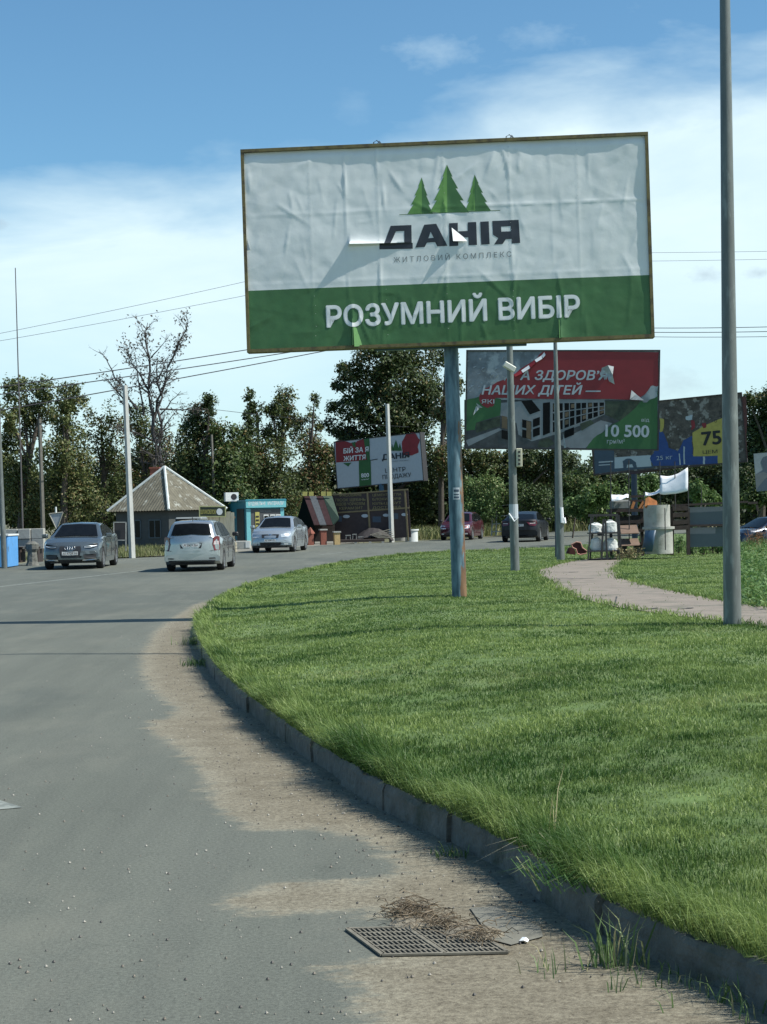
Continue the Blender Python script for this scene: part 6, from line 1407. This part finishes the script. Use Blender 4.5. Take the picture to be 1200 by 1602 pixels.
# grey panels
gp2 = at(1108, 860, 47.6); GP = thing('panel_stand', 'two blue grey sheet panels in a dark frame left of the near lamp post', 'panel stand', gp2)
for (va, vb_) in ((792, 821), (824, 856)):
    A_ = at(1077, vb_, 47.6); B_ = at(1146, va, 47.6); mb = MB(gp2); mb.box((A_+B_)/2, (B_.x-A_.x, .04, B_.z-A_.z)); mb.build('panel', M['panel_grey'], GP)
mb = MB(gp2); bars(mb, [((1050, 791), (1170, 785)), ((1075, 822.5), (1147, 821.5)), ((1075, 790), (1076, 862)), ((1146, 788), (1147, 862)), ((1184, 790), (1186, 800))], .06, 47.5); bars(mb, [((1170, 787), (1185, 786.5))], .07, 47.5); mb.build('frame', M['dark_wood'], GP)
br = at(1003, 863, 46.5); BRL = thing('blue_barrel', 'dark blue curved sheet leaning against the lower concrete ring', 'barrel', br); mb = MB(); vs = []
for k in range(9):
    a = rad(170+k*12)
    for z in (0, .62): vs.append((.28*math.cos(a)+.3+.12*(z/.62), .28*math.sin(a), z))
mb.add(vs, [(2*k, 2*k+2, 2*k+3, 2*k+1) for k in range(8)]); sh_ = mb.build('curved_sheet', mat('dark_blue_sheet', (.03, .07, .12), .5), BRL, smooth=True); sh_.modifiers.new('thickness', 'SOLIDIFY').thickness = .02
# hourglass shaped red piece
hgx = at(905, 867, 47.5); RG = thing('clay_ornament', 'dark red hourglass shaped piece with pale rim lying left of the black rack', 'ornament', hgx)
c6 = [(894, 852), (902, 848), (908, 849), (911, 857), (918, 862), (917, 866), (908, 868), (903, 866), (901, 859), (896, 857)]
def slab(mb, pts, Y, th):
    A = [at(*p_, Y) for p_ in pts]; n_ = len(A); mb.add(A+[a+Vector((0, th, 0)) for a in A], [tuple(range(n_)), tuple(range(2*n_-1, n_-1, -1))]+[(i, (i+1) % n_, n_+(i+1) % n_, n_+i) for i in range(n_)])
mb = MB(hgx); slab(mb, c6, 47.5, .18); mb.build('body', M['dark_red'], RG)
mb = MB(hgx); mb.tube([at(*p_, 47.49) for p_ in c6+[c6[0]]], .022, 5); mb.build('pale_rim', M['pink'], RG)
hb = at(893, 867, 48.2); RG2 = thing('clay_ornament', 'dark red clay piece half hidden behind the pale rimmed one', 'ornament', hb); mb = MB(hb); slab(mb, [(886, 866), (890, 857), (897, 856), (901, 864), (900, 868)], 48.2, .2); mb.build('body', M['dark_red'], RG2)
# open metal gate behind the two far cars
gb = at(772, 836, 100); gb.z = 0; GT = thing('frame_gate', 'grey framework with crossbars standing behind the dark red hatchback', 'frame', gb)
mb = MB(gb); bars(mb, [((769, 838), (771, 792)), ((776, 838), (777, 795)), ((815, 826), (816, 786))], .07, 100); mb.build('post', M['tin'], GT)
mb = MB(gb); bars(mb, [((770, 792), (816, 788)), ((770, 808), (798, 806)), ((770, 820), (798, 818)), ((770, 832), (798, 830))], .06, 100); mb.build('crossbar', M['tin'], GT)
ds = at(1108, 779, 62); SD = MB(); SD.lathe((0, 0, 0), [(0, .04), (.1, .02), (.16, 0)], 18, axis='Y'); so_ = SD.build('round_marker', M['concrete']); so_.location = ds; tag(so_, 'pale round disc among dark leaves right of the large white sheet', 'disc')

# ================================================================== trees
def leaf_cloud(blobs, n, size, jitter=.35):
    """blobs: (centre, rx, ry, rz). leaves gathered in clumps through each blob"""
    vol = np.array([b[1]*b[2]*b[3] for b in blobs])**.72; vol /= vol.sum(); P = []; Nn = []
    for b, f in zip(blobs, vol):
        k = max(8, int(n*f)); nc = max(6, k//52)
        d = NR.normal(size=(nc, 3)); d /= np.linalg.norm(d, axis=1)[:, None]; r = NR.uniform(.25, 1.0, nc)**.45
        cc = d*r[:, None]*np.array(b[1:4])+np.array(b[0]); w_ = NR.integers(0, nc, k); cs_ = min(b[1], b[3])*jitter*.9+.09
        p_ = cc[w_]+NR.normal(size=(k, 3))*cs_*.55; P.append(p_); Nn.append(d[w_]+NR.normal(size=(k, 3))*.8+np.array([0, 0, .5]))
    P = np.concatenate(P); Nn = np.concatenate(Nn); Nn /= np.linalg.norm(Nn, axis=1)[:, None]; P[:, 2] = np.maximum(P[:, 2], .05)
    t = np.cross(Nn, NR.normal(size=Nn.shape)); t /= np.linalg.norm(t, axis=1)[:, None]; b_ = np.cross(Nn, t); s = size*NR.uniform(.5, 1.25, len(P))[:, None]
    v = np.stack([P-t*s, P-b_*s*.55+Nn*s*.15, P+t*s, P+b_*s*.55+Nn*s*.15], 1).reshape(-1, 3); return v, len(P)
GREENS = {
 'dark': leafmat('leaves_dark', (.02, .038, .012), (.08, .112, .034), (.16, .13, .05), .07, trans=.22),
 'mid': leafmat('leaves_mid', (.025, .05, .014), (.10, .145, .04), (.20, .15, .06), .08, trans=.25),
 'rust': leafmat('leaves_rusty', (.030, .048, .015), (.10, .13, .038), (.17, .10, .045), .2, trans=.22),
 'light': leafmat('leaves_light', (.05, .10, .03), (.15, .23, .07), (.25, .28, .12), .1, trans=.3),
 'back': leafmat('leaves_back', (.016, .03, .011), (.06, .09, .028), (.10, .09, .035), .06, trans=.2),
 'poplar': leafmat('leaves_poplar', (.042, .066, .02), (.145, .17, .058), (.22, .18, .08), .12, trans=.25)}
def tree(label, Y, base_u, blobs, n, kind, size=.20, trunk=None, r0=.22, group='trees behind the road', name='tree', depth=.8, limbs=True):
    b = at(base_u, 830, Y); b.z = 0; root = thing(name, label, 'tree' if name != 'bush' else 'bush', b, 0, group); B_ = []; n = int(n*2.5); size = size*.58
    for u, v, ru, rv in blobs:
        c_ = at(u, v, Y+random.uniform(-1, 1))-b; B_.append((tuple(c_), ru*Y/F, max(ru, rv)*Y/F*depth, rv*Y/F))
    v, k = leaf_cloud(B_, n, size); raw_mesh('crown', v, np.arange(4*k), np.full(k, 4), GREENS[kind], root)
    mb = MB(); main = max(B_, key=lambda q_: q_[0][2])
    tp = Vector(main[0]); pts = [Vector((0, 0, -.1)), Vector((tp.x*.15, 0, tp.z*.35)), Vector((tp.x*.6, tp.y*.5, tp.z*.7)), tp]
    mb.tube(pts, [r0, r0*.8, r0*.5, r0*.12], 9)
    if limbs:
        for q_ in B_:
            c_ = Vector(q_[0]); 
            if c_ == tp: continue
            f = min(.85, max(.12, (c_.z*.62)/max(tp.z, .1))); s_ = pts[1].lerp(pts[2], f) if f > .35 else pts[0].lerp(pts[1], f/.35)
            mb.tube([s_, s_.lerp(c_, .5)+Vector((0, 0, .2)), c_], [r0*.42, r0*.28, r0*.08], 6)
    mb.build('trunk', M['bark'], root, smooth=True); return root

# far backdrop row, each its own crown
bk = [(-30, 640, 60), (45, 700, 50), (110, 700, 50), (170, 690, 45), (230, 690, 45), (290, 690, 50), (350, 705, 45), (410, 690, 50), (470, 690, 50), (520, 690, 50), (580, 660, 60), (650, 680, 50), (710, 705, 50), (765, 700, 48), (820, 700, 48), (880, 700, 48), (940, 700, 45), (1000, 705, 48), (1060, 690, 50), (1120, 680, 50), (1180, 660, 55), (1240, 640, 60)]
nm_ = ['leftmost', 'second', 'third', 'fourth', 'fifth', 'sixth', 'seventh', 'eighth', 'ninth', 'tenth', 'eleventh', 'twelfth', 'thirteenth', 'fourteenth', 'fifteenth', 'sixteenth', 'seventeenth', 'eighteenth', 'nineteenth', 'twentieth', 'twenty first', 'rightmost']
for i, (u, v, r) in enumerate(bk):
    dv = random.uniform(8, 42)
    tree(f'dark green tree of the farthest row, {nm_[i]} from the left', 118+random.uniform(-3, 3), u, [(u, v+dv+r*.7, r*.5, r*.8), (u-r*.5, v+dv+r*1.3, r*.55, r*.6), (u+r*.5, v+dv+r*1.2, r*.5, r*.6), (u, 790, r*.85, 40)], 2500, 'back', .34, r0=.2, group='dark trees of the farthest row')
tree('tall ragged tree at the left edge with clustered top foliage', 92, 30, [(30, 612, 28, 20), (12, 650, 16, 24), (38, 650, 26, 20), (70, 610, 22, 18), (70, 640, 24, 20), (50, 670, 22, 14), (20, 690, 22, 22), (20, 730, 30, 28), (35, 770, 34, 30), (60, 805, 44, 26)], 6500, 'poplar', .17)
tree('tall split crown tree right of the left edge tree', 90, 100, [(108, 612, 18, 16), (112, 632, 26, 16), (98, 650, 16, 18), (108, 680, 26, 26), (85, 715, 30, 28), (115, 730, 32, 34), (90, 775, 36, 38), (125, 790, 36, 36)], 6000, 'poplar', .17)
tree('thin leaved greyish tree left of the square concrete pole', 96, 165, [(158, 655, 22, 22), (180, 670, 22, 26), (150, 690, 26, 18), (178, 710, 26, 22), (160, 750, 36, 34), (150, 800, 44, 34), (200, 770, 34, 36)], 3600, 'rust', .16)
tree('dense tree behind the small house and the bare tree', 98, 235, [(215, 660, 20, 28), (240, 690, 30, 28), (225, 730, 34, 30), (270, 720, 34, 26), (260, 770, 50, 36), (300, 760, 36, 40)], 5200, 'rust', .18)
tree('ivy clad dark tree with a narrow upright head near the middle left', 94, 318, [(328, 632, 14, 16), (315, 650, 22, 20), (300, 680, 24, 26), (325, 680, 20, 22), (300, 730, 30, 34), (330, 750, 24, 34)], 4600, 'dark', .17)
tree('rounded brighter green tree between the two ivy clad trees', 93, 352, [(352, 690, 26, 24), (370, 715, 26, 26), (350, 740, 30, 36), (360, 790, 40, 36)], 5200, 'mid', .19)
tree('slim ivy clad tree with wispy twigs on its head', 96, 392, [(391, 628, 9, 18), (394, 655, 11, 22), (388, 690, 16, 24), (392, 730, 20, 34), (388, 780, 30, 40)], 4200, 'dark', .17)
tree('rusty leaved tree standing right of the slim ivy clad tree', 97, 432, [(447, 622, 16, 15), (425, 640, 20, 14), (445, 650, 20, 18), (430, 680, 24, 20), (425, 720, 30, 30), (430, 775, 38, 40)], 5000, 'rust', .17)
tree('thin topped rusty tree between the rusty tree and the tall dark tree', 108, 480, [(492, 625, 7, 13), (485, 650, 11, 13), (497, 665, 9, 10), (470, 670, 18, 18), (478, 700, 24, 24), (500, 720, 26, 26), (480, 760, 34, 34), (500, 800, 40, 34)], 5200, 'rust', .17)
tree('tall dark broad tree behind the distant billboard and blue post', 110, 600, [(600, 560, 46, 26), (650, 555, 40, 26), (545, 580, 26, 14), (522, 603, 18, 9), (575, 600, 40, 26), (630, 600, 44, 32), (670, 610, 26, 34), (545, 640, 32, 18), (600, 650, 48, 34), (655, 660, 36, 34), (530, 670, 28, 18), (560, 700, 44, 26), (620, 710, 50, 36), (670, 740, 30, 44), (640, 790, 50, 30)], 17000, 'dark', .22, r0=.4)
tree('sparse tree with bare trunk just behind the blue post', 106, 690, [(697, 560, 16, 18), (712, 600, 12, 20), (690, 640, 16, 24), (706, 680, 18, 24), (694, 720, 20, 26)], 2400, 'rust', .19)
tree('yellowish green tree behind the red billboard above the hatchback', 108, 740, [(735, 720, 32, 18), (770, 725, 32, 20), (745, 760, 34, 24)], 4200, 'rust', .2)
tree('dark green tree behind the torn red billboard over the black saloon', 108, 820, [(820, 715, 34, 20), (850, 740, 34, 24), (800, 750, 30, 24), (880, 720, 28, 22)], 4800, 'dark', .2)
tree('tree crown below the tattered billboard, left of its post', 96, 940, [(930, 745, 40, 22), (965, 760, 34, 22), (900, 760, 30, 20), (1010, 760, 30, 20)], 4200, 'dark', .2)
tree('dark tree behind the large white sheet and grey panels', 94, 1090, [(1090, 735, 40, 26), (1130, 745, 40, 26), (1060, 755, 36, 24), (1110, 780, 50, 26)], 5600, 'back', .2)
tree('tall tree at the right edge beyond the nearest lamp post', 88, 1190, [(1196, 640, 34, 26), (1225, 620, 30, 24), (1190, 680, 26, 28), (1180, 720, 30, 30), (1215, 690, 34, 40), (1175, 760, 34, 30), (1170, 625, 8, 8)], 7000, 'dark', .19)
bs = [('leafy pale green bush between the blue post and the floodlight post', 100, 752, [(740, 770, 26, 20), (768, 765, 22, 22), (755, 795, 34, 20)], 'light'), ('round olive bush right of the floodlight post', 100, 830, [(815, 775, 24, 18), (845, 785, 22, 22), (830, 805, 34, 16)], 'mid'),
      ('bright green shrub left of the dark bench', 72, 925, [(905, 790, 20, 14), (930, 780, 22, 14), (950, 770, 18, 12), (930, 800, 30, 12)], 'light'), ('olive shrub behind the slender tapered post', 90, 895, [(900, 760, 24, 16), (890, 785, 24, 18), (925, 755, 20, 14)], 'mid'),
      ('light shrub behind the crate and clay tiles', 70, 1000, [(1000, 765, 20, 12), (1018, 758, 12, 12), (985, 780, 22, 10)], 'light'), ('pale flowered bush right of the large white sheet', 58, 1095, [(1090, 768, 7, 14), (1102, 782, 12, 12), (1115, 785, 8, 10)], 'light'),
      ('small bush behind the yellow price tags', 100, 462, [(455, 815, 22, 18), (468, 800, 16, 14)], 'mid'), ('weedy shrub right of the nearest lamp post below the pale poster', 70, 1180, [(1175, 782, 20, 10), (1200, 770, 18, 14)], 'mid')]
for lb_, Y, bu, bl, kd_ in bs: tree(lb_, Y, bu, bl, 2400, kd_, .15, r0=.05, group='bushes along the road', name='bush')

# bare dying tree
bt = at(246, 830, 86); bt.z = 0; BT = thing('bare_tree', 'tall dying tree with bare twisted limbs above the small house', 'tree', bt)
wood = MB(bt); tips = []
def limb(p, q_, r, depth):
    d = q_-p; pts = [p]; n_ = 5
    for k in range(1, n_+1): pts.append(p+d*k/n_+Vector((random.gauss(0, 1), random.gauss(0, 1), random.gauss(0, .5)))*d.length*.025*(k < n_))
    wood.tube(pts, [r*(1-.75*k/n_) for k in range(n_+1)], 5 if depth else 8)
    if depth >= 3: tips.append(pts[-1]); return
    for k in range({0: 15, 1: 7, 2: 3}[depth]):
        t = random.uniform(.3, 1); i = min(int(t*n_), n_-1); s_ = pts[i].lerp(pts[i+1], t*n_-i); dd_ = (d.normalized()+Vector((random.gauss(0, .75), random.gauss(0, .75), random.gauss(.05, .55)))).normalized()
        limb(s_, s_+dd_*d.length*random.uniform(.16, .34)*(1.25 if depth else 1), r*.32, depth+1)
m86 = lambda u, v, dy=0: at(u, v, 86+dy)
for A_, B_, r in (((246, 800), (243, 690), .16), ((243, 690), (232, 600), .12), ((232, 600), (231, 505), .07), ((240, 660), (262, 575), .09), ((262, 575), (294, 500), .06), ((232, 610), (200, 548), .06), ((250, 760), (252, 660), .12), ((252, 660), (246, 560), .08), ((215, 640), (188, 600), .07), ((188, 600), (155, 550), .05), ((205, 650), (178, 612), .05), ((250, 650), (283, 612), .05), ((246, 600), (262, 560), .05), ((236, 560), (262, 530), .04), ((205, 640), (165, 590), .055), ((225, 650), (212, 560), .055), ((262, 575), (280, 540), .052), ((250, 640), (310, 640), .055), ((245, 690), (190, 670), .055), ((232, 560), (214, 520), .04)):
    limb(m86(*A_, random.uniform(-.4, .4)), m86(*B_, random.uniform(-.8, .8)), r, 0 if r > .05 else 1)
wood.build('trunk', M['dead_bark'], BT)
tv = np.array([tuple(random.choice(tips)-bt) for _ in range(1500)])+NR.normal(size=(1500, 3))*.14
Nn = NR.normal(size=tv.shape); Nn /= np.linalg.norm(Nn, axis=1)[:, None]; t = np.cross(Nn, NR.normal(size=Nn.shape)); t /= np.linalg.norm(t, axis=1)[:, None]; b_ = np.cross(Nn, t); s = .085
raw_mesh('crown', np.stack([tv-t*s, tv-b_*s*.5, tv+t*s, tv+b_*s*.5], 1).reshape(-1, 3), np.arange(6000), np.full(1500, 4), leafmat('withered_leaves', (.05, .045, .035), (.11, .09, .06), None, trans=.2), BT)

# ================================================================== rough vegetation
dry = leafmat('meadow_blades', (.09, .12, .035), (.22, .23, .10), (.30, .27, .14), .2, trans=.3, nscale=.5, namt=.4)
VV = []; FF = []; CC = []; off = 0
def meadow(poly_px, n, h, wd, z=0.0, dz=None):
    global off
    pts = [on_ground(u, v, 0) for u, v in poly_px]; A = np.array([(p.x, p.y) for p in pts]); mn, mx_ = A.min(0), A.max(0); P = NR.uniform(mn, mx_, (n*3, 2)); P = P[inside(P, A)][:n]
    v, f, c = blades(P, np.full(len(P), z) if dz is None else lawn_z(P)-.02, h*NR.uniform(.3, 1.1, len(P)), np.full(len(P), wd), NR.uniform(.1, .9, len(P)), 0); VV.append(v); FF.append(f+off); CC.append(c); off += len(v)
meadow([(640, 846), (700, 843), (790, 837), (870, 831), (930, 827), (930, 819), (640, 832)], 15000, .85, .06)
meadow([(880, 833), (960, 828), (1200, 820), (1200, 814), (880, 819)], 9000, 1.2, .06)
meadow([(182, 873), (240, 870.5), (262, 869), (262, 858), (190, 860)], 2600, .42, .03)
meadow([(0, 880), (60, 877), (60, 868), (0, 870)], 500, .2, .03)
tag(raw_mesh('rough_grass', np.concatenate(VV), np.concatenate(FF), np.concatenate(CC), dry), 'tall dry meadow grass beyond the far side of the road', 'grass', kind='stuff')
VV = []; FF = []; CC = []; off = 0
meadow([(965, 886), (1040, 872), (1170, 868), (1400, 866), (1400, 855), (960, 855)], 3600, .35, .018, dz=1)
meadow([(895, 872), (925, 872), (985, 892), (965, 885), (955, 872), (930, 862), (880, 864)], 1600, .22, .018, dz=1)
meadow([(780, 868), (880, 870), (880, 862), (790, 863)], 1500, .10, .02, dz=1)
tag(raw_mesh('rough_grass', np.concatenate(VV), np.concatenate(FF), np.concatenate(CC), leafmat('stall_weeds', (.07, .13, .03), (.17, .24, .08), (.32, .30, .15), .15, trans=.3)), 'ragged weeds and dry grass growing round the stall and lamp posts', 'grass', kind='stuff')
# leafy weeds, right edge
def weed(u, v, h, n, lf, mt, label, Y=None, name='weed_plant', spread=.12):
    p_ = on_lawn(u, v) if Y is None else at(u, v, Y); root = thing(name, label, 'plant', p_); mb = MB(); P = []
    for k in range(n):
        a = random.uniform(0, 6.28); e = Vector((math.cos(a)*spread*random.random(), math.sin(a)*spread*random.random(), 0)); t_ = e*1.8+Vector((random.gauss(0, .05), random.gauss(0, .05), h*random.uniform(.6, 1.05)))
        mb.tube([e, (e+t_)/2, t_], [.008, .006, .003], 4)
        for j in range(30): f = random.uniform(.1, 1); P.append(tuple(e.lerp(t_, f)+Vector((random.gauss(0, .05), random.gauss(0, .05), 0))))
    mb.build('stem', M['bark'] if mt is not dry else dry, root); P = np.array(P); Nn = NR.normal(size=P.shape)+np.array([0, -.2, .8]); Nn /= np.linalg.norm(Nn, axis=1)[:, None]; t = np.cross(Nn, NR.normal(size=Nn.shape)); t /= np.linalg.norm(t, axis=1)[:, None]; b_ = np.cross(Nn, t)
    raw_mesh('leaves', np.stack([P-t*lf, P-b_*lf*.5, P+t*lf, P+b_*lf*.5], 1).reshape(-1, 3), np.arange(4*len(P)), np.full(len(P), 4), mt, root); return root
wl = leafmat('weed_broadleaf', (.06, .13, .03), (.15, .25, .08), None, trans=.3, namt=.15)
for i, (u, v, h, n, lf) in enumerate([(1015, 872, .5, 8, .04), (1030, 874, .7, 7, .035), (1062, 872, .75, 8, .04), (1090, 872, 1.3, 5, .035), (1100, 874, .65, 12, .04), (1125, 872, .5, 10, .04), (1005, 874, .6, 16, .03), (1045, 874, .45, 16, .03), (1080, 874, .55, 16, .03), (1140, 872, .6, 12, .035)]):
    weed(u, v-6, h, n, lf, wl, ['low leafy weed before the blue curved sheet', 'leafy weed in front of the concrete rings', 'leafy weed before the upright pallet', 'tall single stalked thistle before the grey panels', 'bushy weed before the grey panels', 'leafy weed beside the straw coloured stalks', 'bushy weed left of the concrete rings', 'low weed between the rings and the upright pallet', 'low weed at the left foot of the grey panels', 'leafy weed at the right foot of the grey panels'][i])
strawp = leafmat('straw_seed', (.20, .17, .08), (.36, .31, .17), None, trans=.2)
weed(1115, 866, .95, 12, .03, strawp, 'straw coloured seed stalks standing before the grey panels', name='seed_stalks'); weed(985, 876, .4, 22, .03, strawp, 'dry yellowish tuft at the foot of the dark bench', name='seed_stalks', spread=.3); weed(1185, 855, .7, 12, .03, leafmat('red_seed', (.22, .09, .04), (.34, .20, .10), None), 'reddish dry stalks at the right edge before the navy car', name='seed_stalks', spread=.3)
n_ = 9500; P = np.column_stack([NR.uniform(0, 1, n_), NR.uniform(0, 1, n_)]); Q_ = [on_lawn(1163, 950), on_lawn(1420, 990), on_lawn(1420, 868), on_lawn(1150, 880)]
Q2 = np.array([[q_.x, q_.y] for q_ in Q_]); W2 = ((1-P[:, :1])*(1-P[:, 1:])*Q2[0]+P[:, :1]*(1-P[:, 1:])*Q2[1]+P[:, :1]*P[:, 1:]*Q2[2]+(1-P[:, :1])*P[:, 1:]*Q2[3]); zt = lawn_z(W2); hh = .10+.55*np.clip(fnoise(W2, .6, 5)+.45, 0, 1)
pt = np.column_stack([W2, zt+hh*NR.uniform(.05, 1, n_)]); Nn = NR.normal(size=pt.shape)*.7+np.array([0, -.1, 1]); Nn /= np.linalg.norm(Nn, axis=1)[:, None]; t = np.cross(Nn, NR.normal(size=Nn.shape)); t /= np.linalg.norm(t, axis=1)[:, None]; b_ = np.cross(Nn, t); s = NR.uniform(.02, .05, n_)[:, None]
tag(raw_mesh('weed_patch', np.stack([pt-t*s, pt-b_*s*.5, pt+t*s, pt+b_*s*.5], 1).reshape(-1, 3), np.arange(4*n_), np.full(n_, 4), wl), 'dense knee high leafy weeds right of the nearest lamp post', 'weeds', kind='stuff')
print('script done', len(bpy.data.objects))
